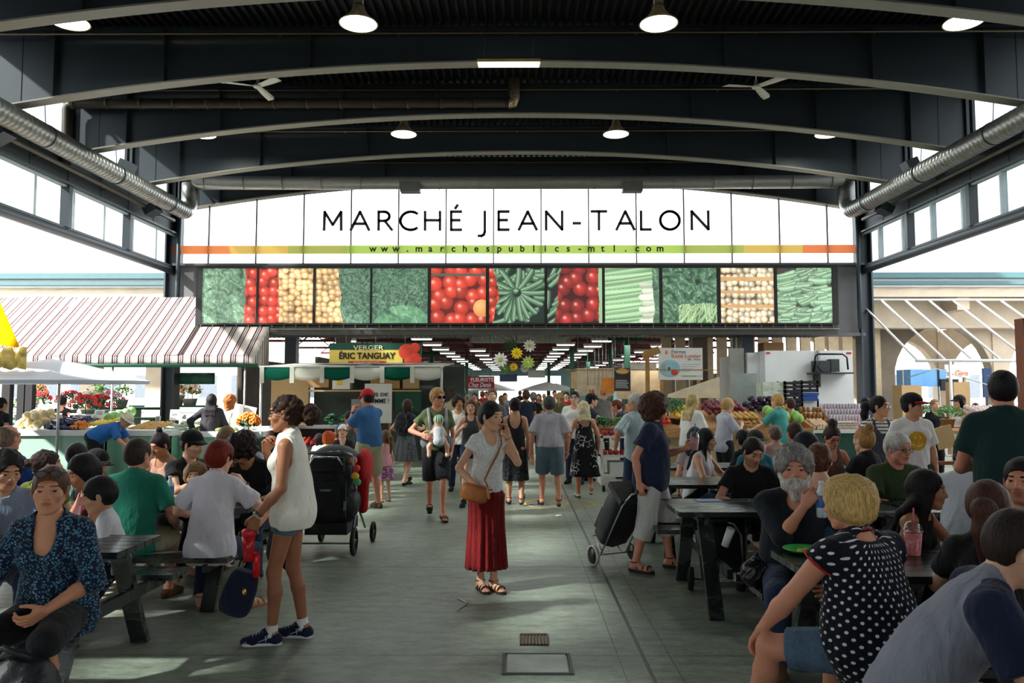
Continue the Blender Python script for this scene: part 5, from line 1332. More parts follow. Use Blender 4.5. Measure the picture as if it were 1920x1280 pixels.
person('vendor_black', 1753, 748, 15.5, 180, 'fair-haired vendor in a black tee behind the turnip crates', None, TOP('tee', BLK), LEG(BLK), SHO(BLK), None, hair=('short', (150, 116, 80), {}), skin='fair', sex='m', w=.9)
person('capwoman', 1797, 741, 14.2, -98, 'woman in a dark cap and white tank top in profile at the turnip crates', None, TOP('tank', WHT), LEG(BLK), SHO(BLK), CAP((32, 28, 30)), hair=('long', BLKH, {'len': .12}), skin='fair', sex='f', arms=((.0, .3, -.25), (.0, .3, -.3)))
person('far_right_back', 1828, 755, 17, 0, 'person in a dark green top far behind the turnip stall', None, TOP('tee', P_(60, 74, 66)), LEG(BLK), None, None, hair=('short', DKB, {}), skin='fair', sex='f')
# the left market
person('ginger', 432, 740, 15.2, 5, 'woman with long curly ginger hair in a white top seen from behind', None, TOP('tee', P_(214, 214, 216), sleeve=.8), LEG(DDEN), SHO(BLK), None, hair=('curly', (176, 104, 56), {'t': .02, 'low': .24, 'amp': .012, 'fr': 40}), skin='ruddy', sex='f', w=1.0, arms=((.05, .1, -.45), (.02, .25, -.35)))
person('blackjacket', 397, 738, 14.6, -15, 'person in a dark jacket with braided black hair standing at the produce', None, TOP('shirt', P_(48, 46, 52), name='jacket', t=.034, sleeve=1.9, hem=-.2), LEG(KHAKI), SHO(BLK), None, hair=('long', (34, 32, 36), {'len': .16}), skin='brown', sex='m', arms=((.16, .08, -.4), (.05, .2, -.4)), poles=((1, -.5, 0), None))
person('blacktop', 119, 743, 17.4, 3, 'woman in a black top with her back turned behind the melons', None, TOP('tee', P_(30, 26, 30), sleeve=.25, back=.06), LEG(BLK), None, None, hair=('bun', BLKH, {'at': (0, -.05, .1), 'r': .05}), skin='ruddy', sex='f', arms=((.14, .05, -.4), (.14, .05, -.4)))
person('bender', 238, 777, 13.6, 84, 'man in a blue tee and pale bucket hat bending over the produce', None, TOP('tee', P_(42, 104, 176), t=.024, sleeve=.8, hem=-.02), LEG(BLK, length=1.95, t=.03), SHO(BLK), CAP((206, 200, 176), None, 'hat'), hair=('short', (150, 140, 130), {}), skin='ruddy', sex='m', lean=56, hunch=14, hp=42, w=1.08, belly=.02,
    smin=.9, smax=1.1, arms=((.02, .30, -.42), (.02, .34, -.4)))
person('farleft', 4, 745, 13.5, 20, 'person in dark clothes cut off by the left edge beneath the yellow canopy', None, TOP('tee', BLK), LEG(BLK), None, None, hair=('short', BLKH, {}), skin='tan', sex='m')
# the crowd in the covered hall behind
_r = random.Random(21)
cl = [('black', BLK), ('grey', GREY), ('white', WHT), ('navy', NVY), ('red', P_(150, 40, 38)), ('beige', P_(196, 180, 150)), ('pale blue', P_(140, 160, 186)), ('olive', P_(96, 98, 70))]
seen = [(842, 22), (850, 18), (868, 20), (890, 24), (905, 27), (940, 21), (947, 28), (986, 17.5), (1000, 19), (1010, 24), (985, 30), (1050, 18), (1062, 25), (1128, 20), (1140, 26), (912, 33), (975, 36), (1020, 33), (1040, 30), (1120, 31), (876, 30), (858, 34), (832, 27), (1075, 34)]
for q, (px, D) in enumerate(seen):
    cn, cm = cl[(q*5) % 8]; hc = [('black', BLKH), ('brown', BRNH), ('grey', (130, 126, 120)), ('dark brown', DKB), ('reddish', (120, 62, 38)), ('fair', (180, 144, 96))][(q*7) % 6]
    tz = 1.56+_r.random()*.2; ty = 734-(tz-1.68)*1440/D; back = q % 3 != 0
    person('crowd%d' % q, px, ty, D, _r.choice((-15, 0, 12)) if back else 180+_r.choice((-15, 0, 20)), 'distant shopper with %s hair and a %s top %s in the far crowd' % (hc[0], cn, 'walking away' if back else 'coming nearer'), 'far crowd in the covered hall',
        TOP('tee', cm), LEG(_r.choice((DDEN, BLK, KHAKI)), length=_r.choice((.95, 1.9))), None, None, hair=(_r.choice(('short', 'bob', 'pony')), hc[1], {}), skin=_r.choice(('fair', 'ruddy', 'tan')), sex=_r.choice('mf'), feet=WALK(.15, -.15))

# print on the white tee, laid on the cloth
def on_cloth(key, child, pts, off=.006):
    o = PEOPLE[key][0]; c = [q for q in o.children if q.name.startswith(child)][0]; n = len(c.data.vertices); V = np.empty(n*3, np.float32); c.data.vertices.foreach_get('co', V); V = V.reshape(-1, 3); V = V[V[:, 1] > .03]; out = []
    for x, z in pts:
        d = (V[:, 0]-x)**2+(V[:, 2]-z)**2; k = np.argsort(d)[:6]; out.append((x, float(V[k, 1].mean())+off, z))
    return out
zc = PEOPLE['smiley'][1]['chest'].z-.04
def disc(r_, n=24, cx=0, cz=0, sy=1, a0=0, a1=360): return [(cx+r_*math.cos(R(a0+(a1-a0)*k/n)), zc+cz+r_*sy*math.sin(R(a0+(a1-a0)*k/n))) for k in range(n)]
b = MB(); rings = [on_cloth('smiley', 'shirt', disc(f*.098+.001)) for f in (0, .33, .66, 1)]
b.sheet([rg+[rg[0]] for rg in rings], 0); pr_ = b.build('smiling_face_print', fab('plain', (214, 162, 40)), PEOPLE['smiley'][0], world=False)
for nm_, pts_ in (('eye_print', [(x, zc+.03+.004*q) for x in (-.026, .026) for q in (-3, 3)]), ('mouth_print', disc(.058, 12, 0, 0, 1, 205, 340))):
    q = on_cloth('smiley', 'shirt', pts_, .010); b = MB()
    if nm_ == 'eye_print': b.tube(q[:2], .006, 6); b.tube(q[2:], .006, 6)
    else: b.tube(q, .003, 5)
    b.build(nm_, WHT, pr_, world=False)
# laces and stripes on the running shoes
o, J, root, Mz, s = PEOPLE['profile']
for i in (0, 1):
    an, fd = J['an%d' % i], J['fd%d' % i]; sd = fd.cross(Vector((0, 0, 1))); b = MB()
    for q in range(4): p = an+fd*(.055+.022*q)*s+Vector((0, 0, .012-.009*q)); b.tube([p-sd*.028, p+Vector((0, 0, .012)), p+sd*.028], .003, 5)
    for sg in (-1, 1):
        for a_, c_ in ((-.01, .05), (.035, .0)): b.tube([an+fd*a_*s+sd*sg*.040-Vector((0, 0, .012)), an+fd*((a_+c_)/2+.01)*s+sd*sg*.042-Vector((0, 0, .03)), an+fd*(c_+.03)*s+sd*sg*.040-Vector((0, 0, .048))], .0035, 5)
    b.build('shoe_stripes', mat('pale shoe trim', (170, 196, 204), .5), o, world=False)
# ================================================================ people at the picnic tables
TT = .75
def arms_table(x=.0, y=.34, z=-.27): return ((x, y, z), (x, y, z))
EL = ((.9, -.2, -.6), (.9, -.2, -.6))
# left, nearest table
person('floral', 96, 873, 4.06, 176, 'woman in a blue floral shirt seated nearest the left edge, sunglasses on her head', None,
    TOP('shirt', fab('floral', (20, 30, 50), (60, 112, 140), 85, (180, 158, 180)), name='floral_shirt', t=.026, sleeve=1.25, hem=-.14, front=.12, neck=.07, loose=.01, flare=.01), LEG(BLK, name='capri_trousers', length=1.12, t=.02), SHO(leather_b, kind='sandal', sole=bsole), GLS(dark=True, up=True),
    sit=1, hair=('pony', (96, 62, 40), {'line': .06, 'len': .12, 't': .006}), skin=(196, 136, 104), sex='f', hy=18, w=1.02, hs=1.02, lip=(160, 86, 80), arms=((-.05, .24, -.36), (.0, .30, -.38)), poles=EL, curl=(50, 50), feet=((.06, .36, 0), (.02, .42, 0)))
person('watchman', 14, 846, 5.12, 150, 'man in a grey-blue tee with a metal wristwatch cut off by the left edge', None,
    TOP('tee', P_(126, 138, 158), t=.022, sleeve=.85, sf=.02), LEG(DDEN), SHO(BLK), lambda P, J, o: ring_on(J, o, 0, .85, 'wristwatch', chrome, .034, .007), sit=1, hair=('short', BLKH, {'t': .02, 'curl': 1}), skin='olive', sex='m', hy=22, hp=18,
    arms=((-.02, .28, -.24), (-.02, .25, .0)), poles=(EL[0], UP), curl=(50, 60))
person('darkhair_left', 156, 853, 5.5, 222, 'woman with straight black hair looking down, behind the small boy in the white tee', None, TOP('tank', P_(96, 40, 44)), LEG(DDEN), SHO(BLK), None, sit=1, hair=('bob', (26, 22, 26), {'t': .014}), skin='tan', sex='f', hp=20, arms=arms_table())
person('boystripe', 186, 895, 5.12, 246, 'small dark-haired boy in a white tee with black bands on the sleeve', None,
    TOP('tee', fab('plain', (214, 212, 216)), t=.02, sleeve=.8, sf=.014), LEG(fab('floral', (26, 30, 44), (60, 80, 110), 40), name='shorts', length=.95, t=.02), SHO(BLK, kind='sandal'),
    lambda P, J, o: [ring_on(J, o, 0, -.25-.1*q, 'sleeve_band', BLK, .066, .006) for q in (0, 1)], sit=1, hair=('short', BLKH, {'t': .016, 'line': .05}), skin='olive', sex='m', hs=1.14, hp=14, smin=.6, seat=.50, arms=arms_table(.02, .28, -.2))
person('olivelady', 90, 843, 6.15, 8, 'woman in an olive green top with a small dark bun and sunglasses pushed up', None, TOP('tee', P_(112, 120, 40), t=.02, back=.03), LEG(DDEN), SHO(BLK), GLS(up=True), sit=1, hair=('bun', (58, 38, 32), {'at': (-.02, -.14, .02), 'r': .035, 'amp': .006}), skin='fair', sex='f', hy=-45, arms=arms_table())
person('baldblue', 18, 795, 7.0, 12, 'balding man in a royal blue sweatshirt at the far left seen from behind', None, TOP('shirt', P_(30, 58, 120), t=.03, sleeve=1.9), LEG(BLK), SHO(BLK), None, sit=1, seat=.52, hair=('bald', (120, 96, 80), {'t': .004}), skin='ruddy', sex='m', w=1.05, arms=arms_table())
person('roundhair', 146, 832, 7.5, -5, 'dark-haired person with their back turned in the middle of the left table group', None, TOP('tee', P_(60, 110, 108)), LEG(BLK), None, None, sit=1, hair=('short', (34, 28, 32), {'t': .022}), skin='fair', sex='m', arms=arms_table())
person('greycap', 184, 844, 6.9, 96, 'young man in a dark cap and charcoal tee in right profile at the left tables', None, TOP('tee', P_(66, 64, 70), sleeve=.6), LEG(BLK), None, CAP((34, 28, 30)), sit=1, hair=('short', BLKH, {}), skin='fair', sex='m', hp=15, lean=12, arms=arms_table(.0, .4, -.25))
# left, second table
person('greenpolo', 262, 822, 6.14, -2, 'man in a sea green polo seated with his back to the camera', None,
    TOP('tee', P_(40, 128, 106), name='polo_shirt', t=.024, sleeve=.75, sf=.016, hem=-.16), LEG(KHAKI, name='shorts', length=.9, t=.03), SHO(BRN), ALL(lambda P, J, o: collar(P, J, o, P_(40, 128, 106)), GLS()), sit=1, hair=('short', (56, 44, 38), {'t': .013}), skin='ruddy', sex='m', hy=-22, w=1.08, lean=2, arms=((.02, .28, -.32), (.06, .22, -.36)))
person('redhead', 414, 827, 6.05, -4, 'woman with cropped dark red hair and a plain white tee seen from behind', None,
    TOP('tee', P_(228, 224, 232), t=.022, sleeve=.7, sf=.018, hem=-.16), LEG(DDEN, name='jeans', length=1.95, t=.018), SHO(mat('cork wedge', (170, 116, 74), .6), kind='sandal', sole=mat('cork', (176, 124, 80), .8)), ALL(lambda P, J, o: ring_on(J, o, 1, .9, 'wristwatch', blackp, .033, .006)),
    sit=1, hair=('short', (122, 34, 20), {'t': .022, 'nape': 1}), skin='fair', sex='f', hy=-28, hp=10, w=.98, arms=((.04, .3, -.27), (.02, .16, .0)), poles=(EL[0], (.8, -.1, -1)), feet=((.05, .2, 0), (.16, .12, 0, 40)), curl=(40, 65))
person('tanktop', 300, 812, 7.85, 192, 'woman in a thin-strapped top looking down beside the man in the green polo', None, TOP('tank', P_(196, 150, 130), front=.06), LEG(BLK), None, None, sit=1, hair=('topknot', (40, 26, 28), {'r': .03}), skin='tan', sex='f', hp=22, hy=-12, arms=arms_table())
person('blackcapbeard', 362, 808, 7.42, 118, 'bearded man in a black baseball cap and black tee in right profile', None, TOP('tee', P_(28, 27, 32), t=.02, front=.04), LEG(BLK), None, CAP((22, 22, 24)), sit=1, hair=('short', BLKH, {}), skin='fair', stubble=1, sex='m', lean=10, hy=10, hp=8, arms=((-.08, .34, -.12), (-.1, .34, -.12)), poles=EL, curl=(70, 70))
person('curlychild', 367, 868, 6.95, 170, 'small child with tousled fair curls holding food at the table', None, TOP('tee', P_(200, 160, 170)), LEG(BLK), None, None, sit=1, seat=.46, hair=('curly', (150, 112, 74), {'t': .012, 'low': .03}), skin='fair', sex='f', hs=1.2, smin=.5, arms=((-.08, .3, -.02), (-.08, .3, -.02)), poles=(UP, UP), curl=(70, 70))
person('curlydark', 455, 820, 6.95, 190, 'person with a mop of dark curly hair bowed over the table', None, TOP('tee', P_(26, 26, 30), t=.02), LEG(DDEN), None, None, sit=1, hair=('afro', (44, 30, 26), {'t': .022, 'amp': .014, 'line': .02}), skin='tan', sex='m', lean=14, hunch=20, hp=48, arms=((.05, .3, -.22), (.0, .2, .02)), poles=EL)
person('longbrown', 425, 802, 8.1, 150, 'girl with long light brown hair behind the redhead', None, TOP('tee', P_(216, 206, 206)), LEG(BLK), None, None, sit=1, seat=.5, hair=('long', (134, 100, 68), {'len': .25, 'frontlocks': (-1, 1)}), skin='fair', sex='f', hp=35, arms=arms_table())
person('brownbob', 463, 806, 8.75, 176, 'person with a brown bob facing the camera behind the curly head', None, TOP('tee', P_(180, 178, 190)), LEG(BLK), None, GLS(dark=True), sit=1, seat=.5, hair=('bob', (70, 48, 38), {'fringe': 1}), skin='fair', sex='f', arms=arms_table())
# by the left stall
person('whitecap', 643, 797, 12.4, 172, 'woman in a white cap and black v-neck with her chin raised, seated by the pushchair', None, TOP('tee', P_(34, 30, 36), front=.07, sleeve=.5), LEG(BLK), None, CAP((232, 230, 234)), sit=1, hair=('short', BLKH, {}), skin='fair', sex='f', hp=-14, arms=((-.06, .3, -.15), (-.06, .26, -.1)), poles=(UP, UP))
person('orangehair', 617, 808, 11.9, 4, 'person with bright orange cropped hair in a cream wavy-knit cardigan seen from behind', None, TOP('shirt', fab('hstripe', (214, 208, 188), (236, 232, 220), 30), name='cardigan', t=.03, sleeve=1.9), LEG(BLK), None, None, sit=1, hair=('curly', (196, 84, 34), {'t': .012, 'low': .06}), skin='fair', sex='f', w=1.15, arms=arms_table())
person('seated_dark', 600, 812, 12.8, 30, 'dark-haired woman in white seated left of the orange-haired person', None, TOP('tee', P_(222, 214, 218)), LEG(BLK), None, None, sit=1, hair=('bob', (52, 34, 36), {}), skin='fair', sex='f')
# right, by the aisle
person('whitetank', 1325, 803, 8.75, 126, 'woman with long black hair in a white sleeveless top leaning on the table, looking right', None,
    TOP('sleeveless', fab('vstripe', (226, 224, 226), (206, 204, 208), 50), t=.018, front=.05), LEG(DDEN), SHO(BLK), None, sit=1, hair=('long', (26, 22, 26), {'len': .24, 'frontlocks': (-1, 1), 'line': .05}), skin='olive', sex='f', hy=12, hp=8, arms=((.02, .34, -.28), (.06, .36, -.28)), poles=EL, lip=(176, 90, 84))
person('behind_tank', 1303, 800, 9.35, 15, 'dark-haired person in a pale top sitting back to back with the long-haired woman', None, TOP('tee', P_(170, 150, 148)), LEG(BLK), None, None, sit=1, hair=('long', (40, 30, 34), {'len': .1}), skin='fair', sex='f')
person('blackteeboy', 1392, 806, 9.65, -20, 'black-haired boy in a black tee with his back turned below the boy in grey', None, TOP('tee', P_(22, 22, 26), sleeve=.7), LEG(BLK), None, None, sit=1, hair=('short', BLKH, {'t': .018}), skin='olive', sex='m', w=.85, arms=((.1, .1, -.35), (.1, .3, -.25)))
person('flatcap', 1418, 808, 8.7, 168, 'person in a dark cap and teal top right behind the moustached man', None, TOP('tee', P_(40, 120, 140)), LEG(BLK), None, CAP((44, 42, 44)), sit=1, hair=('short', (90, 86, 84), {}), skin='fair', sex='m', w=1.0)
person('moustache', 1412, 822, 6.95, 186, 'young moustached man in a black tee eating over a white paper bag', None,
    TOP('tee', P_(20, 20, 23), t=.02, sleeve=.6), LEG(P_(66, 64, 62), name='shorts', length=.95, t=.03), SHO(BLK), None, sit=1, hair=('short', (34, 28, 26), {'t': .01, 'line': .07}), skin='olive', stubble=1, sex='m', w=1.02, hy=14, hp=26, ht=-3, lean=8, arms=((-.06, .3, -.22), (-.02, .32, -.26)), poles=EL, curl=(60, 55))
person('greyback', 1452, 798, 10.5, -8, 'grey-haired man seated with his back turned below the boy in teal', None, TOP('tee', P_(200, 160, 150)), LEG(BLK), None, None, sit=1, seat=.5, hair=('short', (118, 98, 84), {'t': .014}), skin='ruddy', sex='m')
person('plaid', 1489, 792, 9.42, -10, 'man in a pale blue plaid shirt seated with his back to the camera', None, TOP('tee', fab('plaid', (214, 222, 234), (108, 128, 164), 34), name='shirt', t=.024, sleeve=.8, sf=.015), LEG(DDEN), None, lambda P, J, o: collar(P, J, o, fab('plaid', (214, 222, 234), (108, 128, 164), 34)), sit=1, hair=('short', (58, 38, 30), {'t': .012}), skin='tan', sex='m', w=1.08, arms=arms_table())
person('darkbob', 1508, 811, 7.5, -62, 'woman with a straight black bob between the plaid shirt and the bare shoulders', None, TOP('tee', P_(60, 60, 70)), LEG(BLK), None, None, sit=1, hair=('bob', (22, 20, 26), {'t': .018}), skin='olive', sex='f', hp=15, arms=arms_table())
person('bareback', 1536, 831, 5.85, 12, 'woman with brown hair pinned up and bare shoulders seen from behind', None, TOP('tank', P_(44, 86, 120), name='camisole', t=.012, back=.13, neck=.085), LEG(DDEN), None, None, sit=1, hair=('bun', (96, 56, 36), {'at': (.0, -.12, .0), 'r': .045, 'amp': .007}), skin='fair', sex='f', hy=-18, arms=arms_table())
person('glasseslady', 1560, 799, 8.6, 176, 'woman in glasses with dark hair piled up looking down at the table', None, TOP('tank', P_(110, 78, 66), front=.09), LEG(BLK), None, GLS(), sit=1, seat=.49, hair=('topknot', (60, 42, 38), {'r': .05}), skin='ruddy', sex='f', hp=24, w=1.05, arms=arms_table())
person('messybun', 1618, 801, 7.68, -24, 'woman with a messy blonde topknot and black tee seen from behind', None, TOP('tee', P_(26, 24, 28), t=.02), LEG(BLK), None, None, sit=1, seat=.5, hair=('topknot', (176, 128, 74), {'at': (0, -.08, .13), 'r': .04, 'nape': 1}), skin='fair', sex='f', arms=arms_table())
person('oldgreen', 1684, 811, 6.86, 176, 'older man with white hair, glasses and dark green tee leaning on the table', None,
    TOP('tee', P_(52, 66, 38), t=.024, sleeve=.75, sf=.02), LEG(DGREY), SHO(BRN), GLS(), sit=1, hair=('short', (206, 200, 194), {'t': .014, 'line': .064}), skin='ruddy', sex='m', w=1.18, belly=.045, hs=1.08, jowl=1, hy=14, hp=8, arms=((-.12, .3, -.26), (-.1, .32, -.26)), poles=EL)
person('whiteshirt', 1815, 815, 5.72, 14, 'man in a crumpled white shirt seated with his back to the camera', None,
    TOP('shirt', P_(206, 212, 220), t=.028, sleeve=1.5, loose=.014, hem=-.14), LEG(DGREY), SHO(BRN), lambda P, J, o: collar(P, J, o, P_(206, 212, 220)), sit=1, seat=.5, hair=('short', (50, 44, 46), {'t': .018}), skin='ruddy', sex='m', w=1.2, belly=.03, hs=1.05, arms=((.05, .3, -.28), (.05, .3, -.28)), poles=EL)
person('smiler', 1738, 880, 4.75, 142, 'smiling woman with long dark hair in right profile behind the pink drink', None,
    TOP('tank', P_(30, 26, 30), t=.012), LEG(BLK), SHO(BLK), None, sit=1, hair=('long', (30, 22, 22), {'len': .3, 'line': .05, 'frontlocks': (1,)}), skin='tan', sex='f', hy=28, hp=6, lean=10, arms=((-.06, .3, -.2), (.02, .32, -.25)), poles=EL, curl=(55, 40), lip=(166, 76, 72), hs=1.02)
person('ponytail', 1852, 903, 3.78, 38, 'woman in black with a long brown ponytail seen from behind at the right edge', None,
    TOP('tee', P_(22, 22, 26), t=.02, sleeve=.6), LEG(BLK), SHO(BLK), None, sit=1, hair=('pony', (74, 42, 30), {'len': .3, 'r': .05, 't': .018}), skin='fair', sex='f', arms=((.05, .35, -.24), (.05, .3, -.26)))
person('edge_face', 1914, 858, 4.32, 225, 'man with short dark hair looking into the picture from the far right edge', None, TOP('tee', P_(120, 70, 70)), LEG(BLK), None, None, sit=1, hair=('short', BLKH, {}), skin='ruddy', stubble=1, sex='m', hs=1.0, arms=arms_table())
person('beard', 1488, 838, 4.9, 188, 'old man with bushy grey hair and a full white beard holding up a water bottle', None,
    TOP('shirt', P_(26, 32, 40), name='dark_shirt', t=.03, sleeve=1.05, hem=-.14, loose=.01, front=.06), LEG(DDEN, name='jeans', t=.024), SHO(BRN), lambda P, J, o: wear_beard(P, J, o, (206, 200, 190), .055), sit=1, seat=.47,
    hair=('short', (138, 132, 128), {'t': .03, 'amp': .01, 'line': .058, 'curl': 1, 'fr': 70, 'nape': 1}), skin='ruddy', sex='m', w=1.12, hs=1.08, hy=-8, hp=2, arms=((.02, .3, -.28), (-.20, .27, .03)), poles=(EL[0], (.5, -.1, -1)), hdir=(None, (-.55, .25, .8)), hnor=(None, (-.6, -.8, 0)), curl=(40, 70))
person('polka', 1587, 893, 3.72, -24, 'blonde woman in a black top with white polka dots seated with her back turned', None,
    TOP('tee', fab('dots', (18, 20, 30), (222, 226, 232), 21), name='polka_dot_top', t=.024, sleeve=.2, sf=.006, hem=-.17, loose=.012, back=.02, flare=.01), LEG(DEN, name='denim_shorts', length=.78, t=.02, flare=.006), SHO(mat('sequin strap', (120, 116, 140), .2, .6, .8, 90), kind='flip', sole=bsole),
    ALL(lambda P, J, o: [MB().tube([J['nb']+J['Mu'] @ Vector((.078*J['s']*math.cos(a), .01+.08*J['s']*math.sin(a), .012-.012*math.sin(a))) for a in [2*PI*k/24 for k in range(24)]], .006, 6, closed=True).build('neck_trim', P_(190, 40, 44), o, world=False)]+[MB().tube([J['sh0'].lerp(J['el0'], .22)+(((J['el0']-J['sh0']).normalized().orthogonal().normalized()*math.cos(a)+(J['el0']-J['sh0']).normalized().cross((J['el0']-J['sh0']).normalized().orthogonal().normalized())*math.sin(a))*.079*J['s']) for a in [2*PI*k/24 for k in range(24)]], .006, 6, closed=True).build('sleeve_trim', P_(190, 40, 44), o, world=False)]),
    sit=1, hair=('curly', (206, 168, 104), {'t': .014, 'low': .045, 'amp': .006, 'fr': 45}), skin='ruddy', sex='f', w=1.34, belly=.05, hips=1.22, arm=1.25, leg=1.12, hy=22, hp=8, hs=1.02,
    arms=((.17, .31, -.44), (.0, .3, -.3)), poles=((1, -.6, -.2), None), kp=((.9, 1, .3), None), curl=(30, 40), hdir=((.0, .6, -.8), None), hnor=((-.2, -.5, -1), None), feet=((.24, .48, .03, 30, 10), (.12, .5, .02, 10, 10)))
person('raglan', 1912, 966, 2.85, 112, 'young man in a grey tee with navy sleeves hunched at the bottom right corner', None,
    TOP('tee', fab('plain', (140, 142, 156)), name='raglan_tee', t=.02, sleeve=.01, hem=-.17, loose=.006), LEG(P_(60, 120, 124), name='shorts', length=.95, t=.03), SHO(BLK),
    lambda P, J, o: mesh_obj('sleeves', *raglan(P, J), [P_(30, 38, 64)], o), sit=1, seat=.45, hair=('short', (48, 34, 30), {'t': .018}), skin='fair', sex='m', lean=24, hunch=14, hp=28, w=1.05, arms=((.0, .3, -.34), (.02, .28, -.38)), poles=EL)
person('edge_paleblue', 2090, 975, 2.2, -20, 'person in a pale blue shirt, only the sleeve showing at the right edge', None, TOP('shirt', P_(176, 196, 206), t=.03, sleeve=1.6, hem=-.15), LEG(BLK), None, None, sit=1, hair=('short', BLKH, {}), skin='fair', sex='m', arms=((.08, .22, -.38), (.05, .3, -.3)), w=1.1)
# ================================================================ market buildings and stalls around the hall
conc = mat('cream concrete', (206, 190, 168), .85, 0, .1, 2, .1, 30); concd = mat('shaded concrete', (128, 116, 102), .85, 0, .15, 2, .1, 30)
whitew = mat('white painted panel', (226, 228, 228), .5, 0, .05, 2); wood = mat('light crate wood', (190, 142, 90), .7, 0, .25, 6, .2, 40, (1, 12, 12)); woodd = mat('brown stained wood', (142, 74, 36), .55, 0, .25, 6, .2, 40, (12, 12, 1))
tealt = mat('teal fascia stripe', (74, 108, 112), .6, 0, .05); gdark = mat('dark green paint', (20, 74, 58), .5, 0, .1); mint = mat('mint green panel', (122, 176, 148), .6, 0, .08, 2); pole = mat('silver pole', (176, 178, 176), .35, .6, .05)
tan = mat('tan board', (182, 150, 106), .8, 0, .08, 3); card = mat('cardboard', (170, 130, 86), .85, 0, .1, 8); paper = mat('white card', (232, 230, 226), .7, 0, .03); ink = mat('black ink', (26, 26, 28), .6, 0, 0)
# neighbouring low buildings: roof slab, fascia, columns
for sx, side in ((-1, 'left'), (1, 'right')):
    xa, xb = sx*9.7, sx*34
    b = MB(); b.bb(xa, xb, 21.6, 31, 4.55, 4.66); b.bb(xa, xb, 21.6, 21.8, 4.35, 4.66)
    for q in range(9): b.bb(xa+sx*q*2.8, xa+sx*(q*2.8+.35), 21.8, 31, 4.0, 4.55)
    rb = T('neighbour_building', (sx*14, 22, 0), 'low market building with a cream fascia and teal stripes beyond the %s side' % side, 'building')
    b.build('roof', conc, rb)
    b = MB(); b.bb(xa, xb, 21.45, 21.6, 4.68, 4.78); b.bb(xa, xb, 21.42, 21.6, 4.86, 5.02); b.build('teal_stripe', tealt, rb)
    b = MB(); b.bb(xa, xb, 21.55, 21.62, 4.62, 4.9); b.build('fascia', whitew, rb)
    cols = ((-13.6, 24.5), (-11.05, 23.5), (-9.0, 25.5), (-17.5, 24), (-22, 26)) if sx < 0 else ((11.4, 24), (14.6, 23.5), (17.9, 24), (22, 25), (12.9, 30), (16.5, 30))
    for cx, cy in cols:
        b = MB(); b.bb(cx-.24, cx+.24, cy-.24, cy+.24, 0, 4.0)
        if sx > 0:       # curved brackets growing out of the column into the beam
            for d in (-1, 1):
                n = 8; out = [(cx+d*.2, 2.1)]+[(cx+d*(.24+1.5*(1-math.cos(i/n*PI/2))), 2.1+1.6*math.sin(i/n*PI/2)) for i in range(n+1)]+[(cx+d*1.75, 4.1), (cx+d*.2, 4.1)]
                b.poly(out if d > 0 else out[::-1], cy-.2, cy+.2, 'y')
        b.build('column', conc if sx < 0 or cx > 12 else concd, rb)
    if sx > 0:
        b = MB(); b.bb(xa, xb, 22.6, 23.1, 3.55, 4.4); b.build('beam', conc, rb)
# far street facades, pale in the haze of daylight
for k, (x0, x1, y, h, c) in enumerate(((-42, -20, 62, 7.5, (208, 200, 196)), (-19, -9.5, 66, 5, (214, 214, 216)), (10, 24, 64, 4.6, (220, 214, 206)), (26, 46, 60, 6, (206, 206, 210)))):
    bd = T('street_building', ((x0+x1)/2, y, 0), ['pale brick building across the street beyond the left market', 'low white shopfront across the street seen through the flower stalls', 'pale shopfront beyond the right market roof', 'grey building beyond the far right stalls'][k], 'building')
    b = MB(); b.bb(x0, x1, y, y+8, 0, h); b.build('wall', mat('facade %d' % k, c, .8), bd)
    n = int((x1-x0)/2.6)
    for i in range(n):
        b = MB(); b.bb(x0+.7+i*2.6, x0+2.1+i*2.6, y-.05, y+.02, 1.2, 3.0); b.build('window', mat('street window', (96, 104, 112), .3), bd)
# ---- striped awning on the left
def stripe_mat(nm, axis='x', sc=1.0):
    m = bpy.data.materials.new(nm); t = NT(m); o = t.xyz()[{'x': 0, 'y': 1}[axis]]
    f = t.math('FRACT', t.math('ADD', t.math('MULTIPLY', o, sc), 50))
    def band(a, b_): return t.math('MULTIPLY', t.math('GREATER_THAN', f, a), t.math('LESS_THAN', f, b_))
    c = t.mix(band(.27, .39), lin((214, 209, 203)), lin((90, 46, 54))); c = t.mix(band(.44, .56), c, lin((112, 120, 118))); c = t.mix(band(.61, .72), c, lin((96, 52, 58))); c = t.mix(band(.80, .84), c, lin((190, 150, 140)))
    out = t.t.nodes['Material Output']; tr = t.n('ShaderNodeBsdfTranslucent'); df = t.n('ShaderNodeBsdfDiffuse'); mx = t.n('ShaderNodeMixShader'); mx.inputs[0].default_value = .38
    t.l(c, tr.inputs[0]); t.l(c, df.inputs[0]); t.l(df.outputs[0], mx.inputs[1]); t.l(tr.outputs[0], mx.inputs[2]); t.l(mx.outputs[0], out.inputs[0]); return m
aw = T('striped_awning', (-10, 17.6, 2.3), 'large awning with burgundy and grey stripes on white sloping down at the left', 'awning')
am = stripe_mat('striped awning cloth', 'x', 3.3)
def az(y): return 2.51+(y-17.55)*.80
b = MB()
b.sheet([[(x, y, az(y)+.015*math.sin(x*3)) for x in [-14.6+i*.23 for i in range(31)]] for y in [17.55+i*.2 for i in range(11)]][::-1], .01)
b.sheet([[(x, y, az(y)) for x in [-7.7+i*.17 for i in range(11)]] for y in [17.55+i*.115 for i in range(9)]][::-1], .01)
b.build('canopy_cloth', am, aw)
b = MB(); b.sheet([[(-14.6+i*.1, 17.55-.012*math.sin(i*.9)-z*.03, az(17.55)-z) for i in range(87)] for z in (0, .1, .21)], .008); b.build('valance', am, aw)
b = MB(); rows = []
